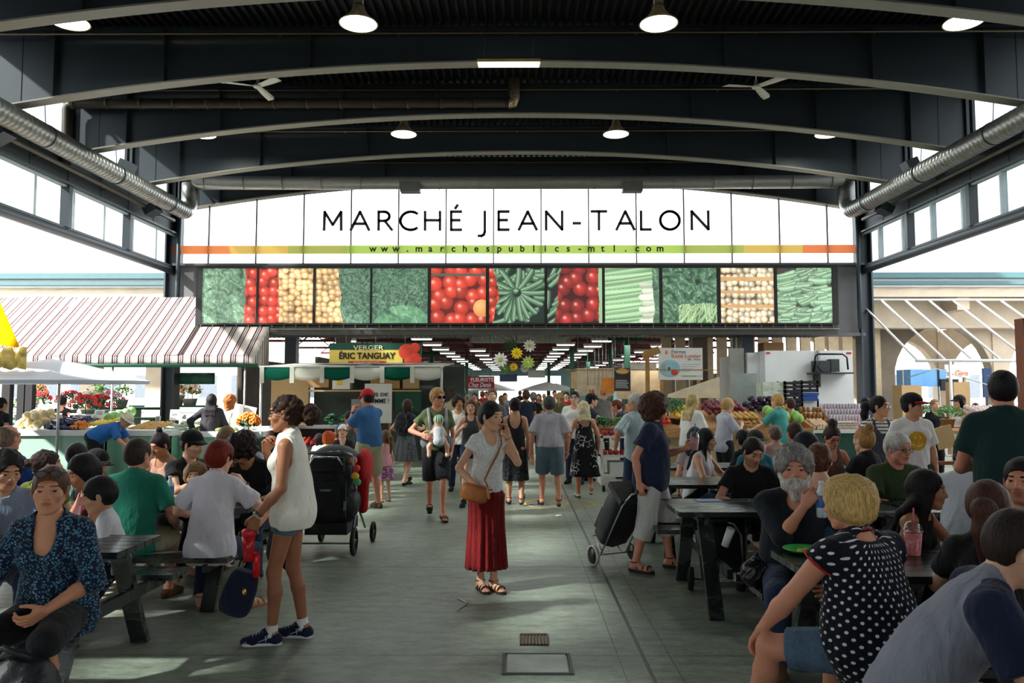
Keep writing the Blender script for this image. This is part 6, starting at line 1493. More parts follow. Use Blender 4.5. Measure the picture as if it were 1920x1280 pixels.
for i in range(16):
    y = 17.55+i*.061; rows.append([(-6.0+.02*math.sin(i*2.1)*(j/5), y, az(y)-(az(y)-2.28)*j/5) for j in range(6)])
b.sheet(rows, .008); b.build('side_flap', stripe_mat('striped side cloth', 'y', 6.5), aw)
b = MB(); b.tube([(-14.6, 17.55, 2.28), (-5.95, 17.55, 2.28)], .045, 8); b.build('front_bar', gdark, aw)
b = MB()
for x in (-14, -11.3, -8.6, -6.1): b.tube([(x, 17.6, 2.35), (x, 19.45, 4.02)], .025, 6)
b.build('rafter', pole, aw)
for x in (-9.3, -6.25, -12.6):
    b = MB(); b.tube([(x, 17.6, 0), (x, 17.6, 2.28)], .025, 8); b.build('post', pole, aw)
# yellow canopy at the left edge
yc = T('yellow_canopy', (-9.4, 13, 1.9), 'bright yellow canopy with a crumpled clear plastic edge at the far left', 'canopy')
ym = film('yellow canopy cloth', (246, 196, 20), .3)
q_ = lambda px, py: at(px, py, 13)
b = MB(); b.sheet([[at(38-38*g, 652-87*g, 13+1.2*g)+Vector((-1.1*f, .25*f, .06*math.sin(f*3))) for g in (0, .25, .5, .75, 1)] for f in (0, .35, .7, 1)], .012); b.build('canopy_cloth', ym, yc)
b = MB(); b.sheet([[(q_(50, 670).x-1.5*i/16, 13-.05*math.sin(i*1.9), q_(0, 651).z-.36*j/4+.03*math.sin(i*2.3+j)) for i in range(17)] for j in range(5)], .008); b.build('crumpled_edge', mat('crumpled sheet', (216, 180, 96), .25, 0, .6, 9, .8, 20), yc)
# grey market umbrella
um = T('market_umbrella', (-8.55, 14.0, 0), 'wide pale grey market umbrella over the left produce counter', 'umbrella')
b = MB(); n = 8; prof = [(0, 2.28), (.5, 2.2), (1.1, 2.05), (1.75, 1.88), (1.74, 1.82)]
rows = [[(-8.55+r_*math.cos(R(22.5+45*k)), 14+.0+r_*.7*math.sin(R(22.5+45*k)), z) for k in range(9)] for r_, z in prof]
b.sheet(rows, .008, False); b.build('canopy_cloth', film('pale umbrella cloth', (205, 208, 216), .35), um)
b = MB(); b.tube([(-8.55, 14.3, 0), (-8.55, 14.3, 2.3)], .025, 8); b.build('pole', pole, um)
b = MB()
for k in range(8): b.tube([(-8.55, 14.1, 2.2), (-8.55+1.7*math.cos(R(22.5+45*k)), 14+1.19*math.sin(R(22.5+45*k)), 1.87)], .01, 5)
b.build('rib', blackp, um)
# ---- counters
def counter(x0, x1, y0, y1, z, nm, lb, mt, top=whitew, decal=False):
    c = T('market_counter', ((x0+x1)/2, (y0+y1)/2, 0), lb, 'counter')
    b = MB(); b.bb(x0, x1, y0, y0+.04, 0, z-.1); b.bb(x0, x0+.04, y0, y1, 0, z-.1); b.bb(x1-.04, x1, y0, y1, 0, z-.1); b.build('front_panel', mt, c)
    b = MB(); b.bb(x0-.03, x1+.03, y0-.04, y1, z-.1, z); b.build('counter_top', top, c)
    if decal:
        b = MB()
        for (u, v, a, l) in ((.55, .55, 60, .28), (.7, .35, -20, .3), (.8, .68, 20, .24), (.62, .2, -60, .22)):
            e = Vector((math.cos(R(a)), 0, math.sin(R(a)))); q = Vector((-e.z, 0, e.x)); p = Vector((x0+(x1-x0)*u, y0-.006, z*v))
            b.add([p, p+e*l*.5+q*l*.22, p+e*l, p+e*l*.5-q*l*.22], [(0, 3, 2, 1)])
        b.build('leaf_decal', mat('leaf decal', (196, 206, 150), .6), c)
    return c
counter(-9.6, -7.95, 14.4, 16.6, .96, 'a', 'white-topped produce counter with a pale grey-green front at the far left', mat('grey green panel', (150, 182, 166), .6, 0, .08, 2))
counter(-7.5, -6.3, 14.0, 14.3, .98, 'b', 'mint green counter front with pale leaf decals beside the bending man', mint, decal=True)
counter(-7.5, -4.75, 14.35, 16.6, .94, 'c', 'long produce counter behind the mint green panel', mint)
# ---- produce, one object per fruit
def proto(nm, r, c, label, group, cat, rough=.45, var=.2, f=None, dims=(1, 1, 1), stem=None, nu=12, nv=8):
    b = MB(); b.ell((0, 0, r*dims[2]), (r*dims[0], r*dims[1], r*dims[2]), nu, nv, f=f)
    o = b.build(nm, mat('%s skin' % nm+str(c), c, rough, 0, var, 18), None, label, cat, group)
    if stem:
        s_ = MB(); s_.tube([(0, 0, r*dims[2]*1.9), (r*.1, 0, r*dims[2]*2.35)], r*.12, 6); s_.build('stem', mat('stem', stem, .8), o)
    return o
used = set()
def heap(pr, x0, x1, y0, y1, z0, z1, sx_, sy_, layers=1, jit=.2, dz=None):
    k = 0; R_ = random.Random(int(x0*100)+int(z0*10)); r = pr.dimensions if False else None
    ny = max(1, int((y1-y0)/sy_)); nx = max(1, int((x1-x0)/sx_))
    for L in range(layers):
        for j in range(ny-L):
            for i in range(nx-L):
                x = x0+(i+.5+L*.5)*sx_+R_.uniform(-jit, jit)*sx_*.5; y = y0+(j+.5+L*.5)*sy_+R_.uniform(-jit, jit)*sy_*.5
                z = z0+(z1-z0)*((y-y0)/max(.01, y1-y0))+L*(dz or sx_*.72)
                if pr.name not in used: o = pr; used.add(pr.name)
                else:
                    o = pr.copy(); COL.objects.link(o)
                    for ch in pr.children: c = ch.copy(); COL.objects.link(c); c.parent = o
                o.location = (x, y, z); o.rotation_euler = (R_.uniform(-.3, .3), R_.uniform(-.3, .3), R_.uniform(0, 6.28)); k += 1
    return k
rib = lambda n, a: (lambda p: 1+a*math.cos(n*math.atan2(p.y, p.x)))
melon = proto('melon', .088, (214, 196, 150), 'tan netted melon on the white counter at the far left', 'melons heaped on the far left counter', 'melon', .7, .2)
heap(melon, -9.55, -8.9, 14.5, 15.4, .96, 1.12, .18, .19, 2)
punnet = MB(); punnet.bb(-.06, .06, -.09, .09, 0, .06); punnet.bb(-.065, .065, -.095, .095, .058, .066)
pu = punnet.build('berry_punnet', mat('clear punnet with blueberries', (86, 92, 118), .2, 0, .7, 60), None, 'clear punnet of blueberries beside the melons', 'punnet', 'punnets of blueberries')
heap(pu, -8.95, -8.35, 14.5, 15.6, .96, 1.12, .14, .2, 2, .1, .07)
plum = proto('plum', .03, (62, 40, 88), 'dark purple plum in the tray between berries and oranges', 'purple plums', 'plum')
heap(plum, -8.7, -8.2, 14.45, 15.1, .96, 1.06, .065, .07, 1)
orange = proto('orange', .042, (240, 140, 40), 'orange near the front of the left counter', 'oranges on the left counter', 'orange')
heap(orange, -8.42, -8.12, 14.45, 14.8, .96, 1.02, .085, .09, 2)
lemon = proto('lemon', .038, (238, 206, 70), 'yellow lemon behind the oranges', 'lemons on the left counter', 'lemon')
heap(lemon, -8.3, -7.95, 14.8, 15.5, 1.0, 1.1, .085, .09, 1)
cab = proto('cabbage', .1, (134, 176, 112), 'round green cabbage at the end of the left counter', 'cabbages on the left counter', 'cabbage', .7, .3, rib(7, .04))
heap(cab, -8.25, -7.9, 15.2, 16.3, 1.05, 1.18, .2, .22, 1)
pot = proto('potato', .04, (206, 164, 96), 'yellow potato on the counter behind the mint panel', 'yellow potatoes', 'potato', .8, .2, None, (1.2, 1, .8))
heap(pot, -7.35, -6.75, 14.45, 15.3, .94, 1.05, .095, .09, 1)
leek = MB(); leek.tube([(-.2, 0, .02), (0, 0, .022), (.2, 0, .02)], [.012, .018, .022], 8)
lk = leek.build('leek', mat('leek green', (170, 186, 160), .5, 0, .3, 12), None, 'pale leek lying across the counter', 'leek', 'leeks laid on the left counter')
heap(lk, -6.7, -6.2, 14.45, 15.6, .94, 1.05, .4, .05, 1, .3)
bean = proto('cucumber', .03, (134, 150, 70), 'yellow-green cucumber on the left counter', 'cucumbers on the left counter', 'cucumber', .5, .3, None, (2.4, 1, 1))
heap(bean, -6.15, -5.2, 14.45, 15.5, .94, 1.06, .15, .075, 1)
def pricecard(px, py, D, w_, h_, lb, tilt=-12):
    c = at(px, py, D); b = MB(); b.box(c+Vector((0, 0, h_/2)), (w_, .006, h_), rot=Rx(tilt)); 
    t = T('price_card', c, lb, 'sign', 'white price cards on the produce'); b.build('card', paper, t)
    b = MB(); b.tube([c, c+Vector((0, 0, -.16))], .005, 5); b.build('stake', pole, t)
    b = MB()
    for q in range(3): b.box(c+Vector((0, -.006-.002, h_*(.3+.22*q))), (w_*.6, .002, .012), rot=Rx(tilt))
    b.build('writing', ink, t)
for px, py, D, w_, h_, lb in ((73, 783, 15.4, .26, .17, 'wide price card above the melons'), (109, 783, 15.2, .14, .09, 'small price card above the berries'), (138, 784, 15.4, .16, .1, 'price card above the oranges'), (154, 786, 15.6, .14, .1, 'price card left of the cabbages'),
                              (186, 784, 15.4, .2, .17, 'tilted price card behind the cabbages'), (213, 786, 15.8, .22, .16, 'price card above the bending man'), (296, 792, 15, .1, .13, 'upright price card above the potatoes'), (346, 786, 15.3, .1, .12, 'price card right of the tall sheet'), (372, 787, 15.2, .1, .12, 'price card beside the dark jacket'), (327, 788, 15.6, .19, .22, 'tall white written sheet on the left counter')):
    pricecard(px, py, D, w_, h_, lb)
# ---- flowering plants
leafm = [mat('leaf green %d' % i, c, .6, 0, .3, 20) for i, c in enumerate(((60, 110, 56), (96, 140, 66), (40, 84, 50)))]
petal = {'red': mat('red petal', (210, 50, 50), .6), 'orange': mat('orange petal', (240, 140, 50), .6), 'yellow': mat('yellow petal', (246, 206, 60), .6), 'pink': mat('pink petal', (226, 130, 150), .6), 'white': mat('white petal', (240, 236, 226), .6)}
def plant(x, y, z, r, h, fl, lb, seed=0, potc=(200, 196, 190), group='flowering plants in pots', cat='plant'):
    t = T('potted_plant', (x, y, z), lb, cat, group); R_ = random.Random(seed+int(x*10))
    b = MB(); ph = r*.55; b.lathe([(r*.32, 0), (r*.45, ph), (r*.5, ph), (r*.5, ph*1.08), (.0, ph*1.08)], (x, y, z), 12); b.build('pot', mat('pot %s' % (potc,), potc, .6), t)
    b = MB()
    for k in range(110):
        a = R_.uniform(0, 6.28); e = R_.uniform(-.1, 1.4); rr = r*R_.uniform(.5, 1); c = Vector((x+rr*math.cos(a)*math.cos(e), y+rr*math.sin(a)*math.cos(e), z+ph+h*.35+h*.55*math.sin(e)*rr/r))
        s_ = R_.uniform(.035, .075); u = Vector((R_.uniform(-1, 1), R_.uniform(-1, 1), R_.uniform(-.4, .8))).normalized(); v = u.orthogonal().normalized()
        b.add([c-u*s_, c+v*s_*.4, c+u*s_, c-v*s_*.4+Vector((0, 0, -.008))], [(0, 1, 2, 3)])
    b.tube([(x, y, z+ph), (x, y, z+ph+h*.5)], .012, 5)
    b.build('foliage', leafm[seed % 3], t)
    if fl:
        b = MB()
        for k in range(26):
            a = R_.uniform(0, 6.28); e = R_.uniform(.1, 1.5); c = Vector((x+r*math.cos(a)*math.cos(e), y+r*math.sin(a)*math.cos(e), z+ph+h*.35+h*.6*math.sin(e)))
            for q in range(5): aa = q*1.257; d = Vector((math.cos(aa), -.5, math.sin(aa)))*.034; b.ell(c+d, (.024, .012, .024), 6, 4)
        b.build('flower', petal[fl], t)
PL = ((70, 745, 20, 'red', 'red-flowering plant behind the left tent posts'), (40, 770, 19, None, 'leafy plant low at the far left'), (133, 742, 20, 'red', 'pot of red and orange flowers right of the woman in black'), (166, 733, 19.5, 'white', 'leafy plant behind the produce, left of the thin pole'),
      (187, 738, 20.5, None, 'bushy green plant left of the thin white pole'), (160, 772, 19, 'red', 'trailing plant with dark red flowers above the cabbages'), (205, 772, 19.5, 'pink', 'pink-flowering plant beside the thin pole'), (228, 762, 20.5, None, 'pale green plant right of the thin pole'),
      (331, 748, 24, 'yellow', 'broad mass of yellow chrysanthemums'), (352, 748, 24.5, 'orange', 'orange chrysanthemums beside the yellow ones'), (360, 757, 23.5, 'white', 'white chrysanthemums below the yellow ones'), (187, 776, 18.6, 'red', 'small red-flowering pot behind the bending man'), (62, 722, 21, 'orange', 'orange-flowering plant under the grey umbrella'))
for q, (px, py, D, fl, lb) in enumerate(PL):
    D, z_ = (19.4, .9) if D < 19.2 else ((20.2, 1.0) if D < 20.4 else ((21.1, 1.25) if D < 22 else (24.4, 1.25))); v = at(px, py, D); r_ = .36 if q != 8 else .55
    plant(v.x, v.y, z_, r_, .5, fl, lb, q)
for k, (x0, x1, y, z) in enumerate(((-16, -11, 19.4, .9), (-11.6, -9.4, 21.1, 1.25), (-16.4, -9.4, 20.2, 1.0), (-12.2, -9.6, 24.4, 1.25))):
    b = MB(); b.bb(x0, x1, y-.3, y+.3, z-.06, z); 
    for x in (x0+.1, x1-.1): b.bb(x-.04, x+.04, y-.25, y+.25, 0, z-.06)
    thing('flower_bench', b, gdark, ['low plant bench far left behind the counter', 'tall plant bench behind the bending man', 'long plant bench under the striped awning', 'display bench holding the chrysanthemums'][k], 'bench')
# dark tent posts behind the umbrella
for k, px in enumerate((13, 42, 55)):
    v = at(px, 740, 17.0); b = MB(); b.bb(v.x-.09, v.x+.09, 16.95, 17.1, 0, 2.0); thing('tent_post', b, mat('folded black canvas', (34, 32, 34), .8), 'dark post of folded canvas under the grey umbrella, %s of three' % ('leftmost', 'middle', 'rightmost')[k], 'post')
b = MB(); v0, v1 = at(315, 710, 20.2), at(402, 710, 20.2); b.sheet([[(v0.x+(v1.x-v0.x)*i/12, 20.2+.02*math.sin(i*1.7), v0.z+.16-.3*j/2) for i in range(13)] for j in range(3)], .02)
thing('rolled_awning', b, gdark, 'dark green rolled awning strip between the left columns', 'awning')
# ---- orchard stall, left of centre
st = T('orchard_stall', (-3.45, 16.2, 0), 'stall under a green and white scalloped canopy with silver posts', 'stall')
xL, xR = at(490, 700, 16).x, at(828, 700, 16).x
for x in (xL, xR):
    b = MB(); b.tube([(x, 16, 0), (x, 16, 2.2)], .028, 8); b.build('post', pole, st)
b = MB(); b.tube([(xL-.05, 16, 2.2), (xR+.05, 16, 2.2)], .02, 8); b.tube([(xL-.05, 18.5, 2.35), (xR+.05, 18.5, 2.35)], .02, 8)
for x in (xL, (xL+xR)/2, xR): b.tube([(x, 16, 2.2), (x, 18.5, 2.35)], .018, 6)
b.build('frame', pole, st)
vg = film('green canvas', (28, 96, 76), .3); vw = film('white canvas', (228, 226, 214), .35)
segs = 6
for k in range(segs):
    a, c = xL+(xR-xL)*k/segs, xL+(xR-xL)*(k+1)/segs; b = MB()
    b.sheet([[(a+(c-a)*i/10, 16-.03*math.sin(PI*j/4), 2.19-(.22+.06*math.sin(PI*i/10))*j/4) for i in range(11)] for j in range(5)], .006); b.build('valance', vw if k % 2 else vg, st)
    b = MB(); b.box((a+.02, 15.97, 2.03), (.09, .012, .34)); b.build('canvas_tie', vw, st)
b = MB(); b.sheet([[(xL+(xR-xL)*i/10, 16+2.5*j/6, 2.2+.15*j/6-.05*math.sin(PI*i/10)) for i in range(11)] for j in range(7)], .01); b.build('canopy_cloth', vw, st)
b = MB(); b.bb(-5.9, -5.0, 18.4, 18.45, 0, 2.0); thing('tan_partition', b, tan, 'tan board partition behind the ginger-haired woman', 'panel')
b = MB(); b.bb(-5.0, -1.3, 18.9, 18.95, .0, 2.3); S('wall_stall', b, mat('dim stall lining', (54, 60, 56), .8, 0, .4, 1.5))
for k, (x, z, w_, h_, m_) in enumerate(((-4.75, 1.95, .5, .34, card), (-4.2, 1.9, .42, .32, paper), (-3.3, 1.9, .4, .3, card), (-2.95, 1.92, .3, .34, card), (-2.55, 1.9, .36, .3, tan), (-2.6, 1.45, .6, .5, gdark), (-3.6, 1.35, .7, .3, mat('steel counter gear', (120, 124, 120), .4, .3)))):
    b = MB(); b.bb(x-w_/2, x+w_/2, 18.3, 18.6, z-h_/2, z+h_/2)
    o = T('stall_box', (x, 18.4, z-h_/2), ['open brown box high on the stall shelf at the left', 'pale printed carton with a yellow patch on the stall shelf', 'brown carton in the middle of the stall shelf', 'taller brown carton right of the middle one', 'tan carton at the shelf end', 'dark green cabinet behind the man in the red cap', 'steel equipment box at the back of the stall'][k], 'box')
    b.build('box', m_, o)
    if k == 1: b = MB(); b.box((x-.04, 18.29, z+.02), (.12, .01, .18)); b.build('yellow_patch', petal['yellow'], o)
b = MB(); b.bb(-5.0, -2.3, 18.25, 18.65, 1.68, 1.72); thing('stall_shelf', b, tan, 'high shelf of boxes at the back of the orchard stall', 'shelf')
jb = T('juice_board', at(709, 760, 17.2), 'white board hand-lettered JUS DE POMME behind the man in the red cap', 'sign')
c0, c1 = at(684, 719, 17.2), at(734, 793, 17.2); b = MB(); b.bb(c0.x, c1.x, 17.2, 17.23, c1.z, c0.z); b.build('board', paper, jb)
for txt, y_, x0_, x1_ in (('JUS DE', 741, 691, 728), ('POMME !', 752, 689, 729)):
    a, c = at(x0_, y_+4, 17.19), at(x1_, y_-5, 17.19); text_fit(txt, a.x, c.x, 17.19, a.z, c.z, .006, .012).build('lettering', ink, jb)
b = MB()
for x in (c0.x+.05, c1.x-.05): b.bb(x-.02, x+.02, 17.25, 17.29, 0, c1.z+.1)
b.build('easel', wood, jb)
# counter with baskets and plants
cc = T('orchard_counter', (-3.9, 14.8, 0), 'dark counter with small green pots and apple baskets at the orchard stall', 'counter')
b = MB(); b.bb(-4.7, -2.95, 14.6, 15.2, .98, 1.03); b.build('counter_top', mat('grey worktop', (120, 120, 116), .5), cc); b = MB(); b.bb(-4.7, -2.95, 14.9, 15.2, 0, .98); b.bb(-4.7, -2.95, 14.3, 14.9, .62, .66); b.bb(-4.7, -2.95, 14.3, 14.34, 0, .66); b.build('front_panel', mat('dark cabinet', (52, 46, 44), .7), cc)
apple = proto('apple', .04, (190, 52, 40), 'red apple in the tray under the orchard counter', 'red apples at the orchard stall', 'apple', .35, .3)
heap(apple, -4.6, -3.1, 14.35, 14.75, .66, .76, .1, .1, 1)
for q, x in enumerate((-4.35, -4.0, -3.6, -3.3, -3.05)): plant(x, 14.9, 1.03, .11, .16, None, 'small herb pot %s on the orchard counter' % ('leftmost', 'second from left', 'third from left', 'fourth from left', 'rightmost')[q], q, (60, 170, 120), 'herb pots on the orchard counter')
# marigold bunch
v = at(466, 790, 14.2); plant(v.x, v.y, v.z-.3, .2, .34, 'orange', 'bunch of orange and yellow flowers above the dark stair rail', 5, (150, 30, 30))
b = MB(); b.bb(v.x-.25, v.x+.25, 14.0, 14.45, 0, v.z-.3); thing('flower_stand', b, gdark, 'dark green stand under the orange flowers', 'stand')
b = MB(); a = at(452, 800, 14); b.bb(-5.45, -5.4, 14.2, 14.22, 0, 0.1)
wb_ = T('white_board', at(447, 800, 14.6), 'white board and grey post leaning beside the ginger-haired woman', 'board'); c0 = at(456, 762, 14.6); b = MB(); b.box((c0.x, 14.6, c0.z-.25), (.42, .02, .55), rot=Ry(12)); b.build('board', paper, wb_); b = MB(); b.bb(c0.x-.04, c0.x+.04, 14.5, 14.56, 0, c0.z+.03); b.build('post', pole, wb_)
# orchard sign
def sgn(px0, px1, py0, py1, D): a, c = at(px0, py1, D), at(px1, py0, D); return a.x, c.x, a.z, c.z
x0, x1, z0_, z1_ = sgn(617, 790, 643, 686, 18.6)
os_ = T('orchard_sign', ((x0+x1)/2, 18.6, z0_), 'green and yellow sign reading VERGER ÉRIC TANGUAY ROUGEMONT with red apples', 'sign')
b = MB(); b.bb(x0, x1, 18.6, 18.66, z0_, z1_); b.build('board', gdark, os_); H2 = z1_-z0_; W2 = x1-x0
b = MB(); b.bb(x0+.005, x1-.45, 18.592, 18.6, z0_+H2*.14, z1_-H2*.3); b.build('yellow_band', mat('sign yellow', (236, 206, 96), .5, 0, .05), os_)
b = MB(); b.bb(x0+W2*.21, x0+W2*.62, 18.585, 18.592, z0_+H2*.07, z0_+H2*.22); b.build('red_band', mat('sign red', (214, 66, 40), .5, 0, .05), os_)
text_fit('VERGER', x0+W2*.26, x0+W2*.59, 18.583, z0_+H2*.70, z0_+H2*.90, .008, .008).build('lettering', mat('sign cream', (232, 230, 190), .5), os_)
text_fit('ÉRIC TANGUAY', x0+W2*.11, x0+W2*.72, 18.583, z0_+H2*.30, z0_+H2*.66, .008, .03).build('lettering', ink, os_)
text_fit('ROUGEMONT', x0+W2*.27, x0+W2*.55, 18.578, z0_+H2*.105, z0_+H2*.19, .008, .004).build('lettering', mat('sign pink', (246, 214, 200), .5), os_)
b = MB()
for u, v, r_ in ((.84, .62, .19), (.93, .78, .13), (.91, .26, .21)): b.ell((x0+W2*u, 18.58, z0_+H2*v), (r_, .02, r_), 20, 12)
b.build('apple_picture', mat('apple print', (222, 70, 48), .4, 0, .2, 6), os_)
b = MB()
for x in (x0+.4, x1-.4, x0+W2*.5): b.tube([(x, 18.63, z1_), (x, 18.63, 3.08)], .006, 5)
b.build('hanging_wire', pole, os_)
# ---- covered hall behind: posts, trusses, lights
b = MB(); b.bb(-9, 9, YE+.2, 62, 4.15, 4.3); S('ceiling_back', b, mat('dark market roof', (44, 38, 38), .8))
redst = mat('oxide red steel', (96, 34, 34), .6); 
for k in range(9):
    y = 22.5+k*4.2; b = MB(); b.bar((-9, y, 4.05), (9, y, 4.05), .1, .1); b.bar((-9, y, 3.45), (9, y, 3.45), .08, .08)
    for i in range(24):
        x = -9+i*.75; b.bar((x, y, 4.05 if i % 2 else 3.45), (x+.75, y, 3.45 if i % 2 else 4.05), .04, .04)
    S('roof_beam', b, redst)
for k in range(6):
    x = (-6.5, -4.2, -1.9, 1.9, 4.2, 6.5)[k]; b = MB(); b.bb(x-.05, x+.05, YE+.3, 62, 3.5, 3.6); S('roof_beam', b, redst)
for k, (x, y) in enumerate(((3.5, 24.5), (2.25, 31.6), (4.0, 33), (-3.8, 27), (3.5, 38), (-3.9, 35), (1.8, 44), (-2.9, 44))):
    b = MB(); b.bb(x-.09, x+.09, y-.09, y+.09, 0, 4.15); b.bb(x-.6, x+.6, y-.05, y+.05, 3.3, 3.42); S('column', b, gdark)
hl = mat('lit hall lamp', (255, 248, 236), .4, 0, 0, emit=4.5)
lp2 = T('hall_light', (0, 0, 0), 'oblong fluorescent light in the covered hall ceiling', 'light', 'rows of lights in the covered hall')
b = MB(); b.bb(-.3, .3, -.12, .12, 0, .03); b.build('diffuser', hl, lp2); b = MB(); b.bb(-.33, .33, -.15, .15, .03, .12); b.build('housing', whitew, lp2); b = MB(); b.tube([(0, 0, .1), (0, 0, .84)], .012, 5); b.build('rod', steel, lp2)
fst = True
for x, z, ys in ((-3.0, 3.3, range(24, 60, 3)), (2.75, 3.3, range(25, 60, 3)), (1.7, 3.3, range(27, 60, 3)), (5.2, 3.3, range(24, 58, 4)), (-5.6, 3.3, range(25, 58, 4)), (-1.6, 3.3, range(31, 60, 4))):
    for y in ys:
        if fst: lp2.location = (x, y, z); fst = False
        else: dup(lp2, (x, y, z))
for y in (24, 30, 38, 48):
    for x in (-4, 0, 4):
        ll = bpy.data.objects.new('hall_lamp_light', bpy.data.lights.new('hall_lamp_light', 'AREA')); COL.objects.link(ll); ll.data.size = 1.2; ll.data.energy = 60; ll.data.color = (1, .95, .86); ll.location = (x, y, 3.15)
b = MB(); duct_pts((-1.6, 25.8, 3.62), (1.8, 25.8, 3.62), .3, b, .3); b.tube([(-1, 25.8, 3.8), (-1, 25.8, 4.15)], .02, 5); b.tube([(1.2, 25.8, 3.8), (1.2, 25.8, 4.15)], .02, 5); thing('hall_duct', b, galv, 'short fat silver duct above the hanging paper flowers', 'duct')
b = MB(); b.bb(-8.8, -3.0, 60, 60.2, 0, 4.15); b.bb(3.4, 8.8, 60, 60.2, 0, 4.15); b.bb(-3, 3.4, 60, 60.2, 2.9, 4.15); S('wall_far', b, mat('far wall teal', (130, 160, 158), .7))
# side lining of the covered hall with stall boards
for k, (x, y0, y1, z0q, z1q, c) in enumerate(((-7.6, 21, 28, 0, 2.6, (70, 62, 56)), (-7.6, 29, 40, 0, 3.0, (96, 84, 70)), (-7.6, 41, 58, 0, 3.2, (80, 78, 76)), (7.9, 24, 36, 0, 2.4, (120, 104, 84)), (7.9, 37, 58, 0, 3.0, (90, 84, 80)))):
    b = MB(); b.bb(x-.05, x+.05, y0, y1, z0q, z1q); S('wall_side', b, mat('side lining %d' % k, c, .8, 0, .4, .8))
for k, (x, y, z, w_, h_, c, nm) in enumerate(((-4.6, 22.5, 2.3, 1.2, .5, (186, 60, 50), 'red'), (-5.6, 24, 1.9, 1.4, .6, (210, 200, 180), 'cream'), (-2.9, 33, 2.6, 1.0, .4, (90, 140, 120), 'green'), (3.9, 24, 1.9, 1.6, .9, (236, 214, 178), 'peach'), (2.4, 28, 2.1, .9, .6, (220, 190, 150), 'buff'), (4.6, 29, 2.5, 1.3, .5, (240, 236, 226), 'white'), (-.6, 52, 2.6, 1.2, .5, (60, 74, 96), 'navy'), (1.0, 40, 2.6, .9, .4, (120, 128, 120), 'grey'))):
    o = T('hanging_sign', (x, y, z-h_/2), 'plain %s board hung in the covered hall' % nm, 'sign'); b = MB(); b.bb(x-w_/2, x+w_/2, y, y+.03, z-h_/2, z+h_/2); b.build('board', mat('board %d' % k, c, .6, 0, .2, 3), o)
    b = MB()
    for q in (-.4, .4): b.tube([(x+q*w_, y+.015, z+h_/2), (x+q*w_, y+.015, 4.15)], .006, 5)
    b.build('wire', steel, o)
for k, (x, y, s_) in enumerate(((-1.6, 47, 1.5), (1.7, 44, 1.5), (2.6, 52, 1.5), (-2.6, 54, 1.5))):
    o = T('white_tent', (x, y, 0), 'white market parasol far down the covered hall, %s' % ('left of the aisle', 'right of the aisle', 'far right', 'far left')[k], 'tent'); b = MB(); b.lathe([(0, 2.25), (s_*.5, 2.05), (s_, 1.8), (s_, 1.72), (s_-.02, 1.74), (0, 2.2)], (x, y, 0), 8, sm=False); b.build('canopy_cloth', film('white tent cloth', (240, 240, 240), .5), o); b = MB(); b.tube([(x, y, 0), (x, y, 2.2)], .03, 6); b.build('pole', pole, o)
# florist sign
x0, x1, z0_, z1_ = sgn(875, 927, 705, 728, 19.0)
fs = T('florist_sign', (x0, 19, z0_), 'dark red sign reading FLEURISTE Chez Denis', 'sign'); b = MB(); b.bb(x0, x1, 19, 19.04, z0_, z1_); b.build('board', mat('sign burgundy', (150, 34, 44), .5, 0, .1), fs)
text_fit('FLEURISTE', x0+.1, x1-.02, 18.995, z0_+.17, z1_-.04, .006, .02).build('lettering', whitew, fs); text_fit('Chez Denis', x0+.05, x1-.08, 18.995, z0_+.03, z0_+.15, .006, .004, .35).build('lettering', whitew, fs)
b = MB()
for x in (x0+.1, x1-.1): b.tube([(x, 19.02, z1_), (x, 19.02, 3.12)], .006, 5)
b.build('wire', steel, fs)
# giant paper daisies
dz_ = T('paper_flowers', at(968, 668, 18.7), 'cluster of giant paper daisies in white, yellow and green hanging over the aisle', 'decoration')
for k, (px, py, r_, pc, cc_, nm) in enumerate(((938, 675, .19, (238, 234, 226), (190, 190, 60), 'white'), (969, 662, .15, (246, 214, 40), (240, 170, 30), 'yellow'), (993, 648, .16, (240, 236, 226), (220, 200, 80), 'white'), (990, 680, .17, (176, 206, 110), (232, 210, 60), 'green'), (963, 688, .11, (232, 190, 40), (210, 140, 30), 'yellow'), (946, 691, .11, (92, 140, 60), (200, 200, 60), 'green'), (984, 690, .12, (214, 206, 200), (180, 170, 90), 'pale'))):
    c = at(px, py, 18.7+.03*k); b = MB(); n = 11
    for q in range(n):
        a = 2*PI*q/n+k; d = Vector((math.cos(a), 0, math.sin(a))); u = Vector((-d.z, 0, d.x)); rows = []
        for i in range(5):
            f = i/4; wq = r_*.2*math.sin(PI*(.12+.8*f)); p = c+d*r_*(.2+.8*f)+Vector((0, -.02-.04*f+.05*f*f, 0)); rows.append([p-u*wq, p+Vector((0, -.01, 0)), p+u*wq])
        b.sheet(rows, .004)
    fo = b.build('petals', mat('paper %s %d' % (nm, k), pc, .7), dz_, nm+' paper petals'); b = MB(); b.ell(c+Vector((0, -.03, 0)), (r_*.24, .03, r_*.24), 12, 8); b.build('flower_centre', mat('paper centre %d' % k, cc_, .7), fo)
b = MB(); R_ = random.Random(3); c = at(957, 645, 18.7)
for q in range(60):
    a = R_.uniform(2.2, 3.9); L_ = R_.uniform(.15, .5); p0 = at(972, 655, 18.75); p1 = p0+Vector((math.cos(a)*L_, 0, math.sin(a)*L_*.8+.12)); b.tube([p0, p0.lerp(p1, .5)+Vector((0, 0, .06)), p1], [.006, .005, .001], 4)
b.build('grass_spray', leafm[2], dz_); b = MB(); b.tube([at(968, 668, 18.8), at(968, 668, 18.8)+Vector((0, 0, .1)), (at(968, 640, 18.8).x, 18.8, 3.1)], .01, 5); b.build('wire', steel, dz_)
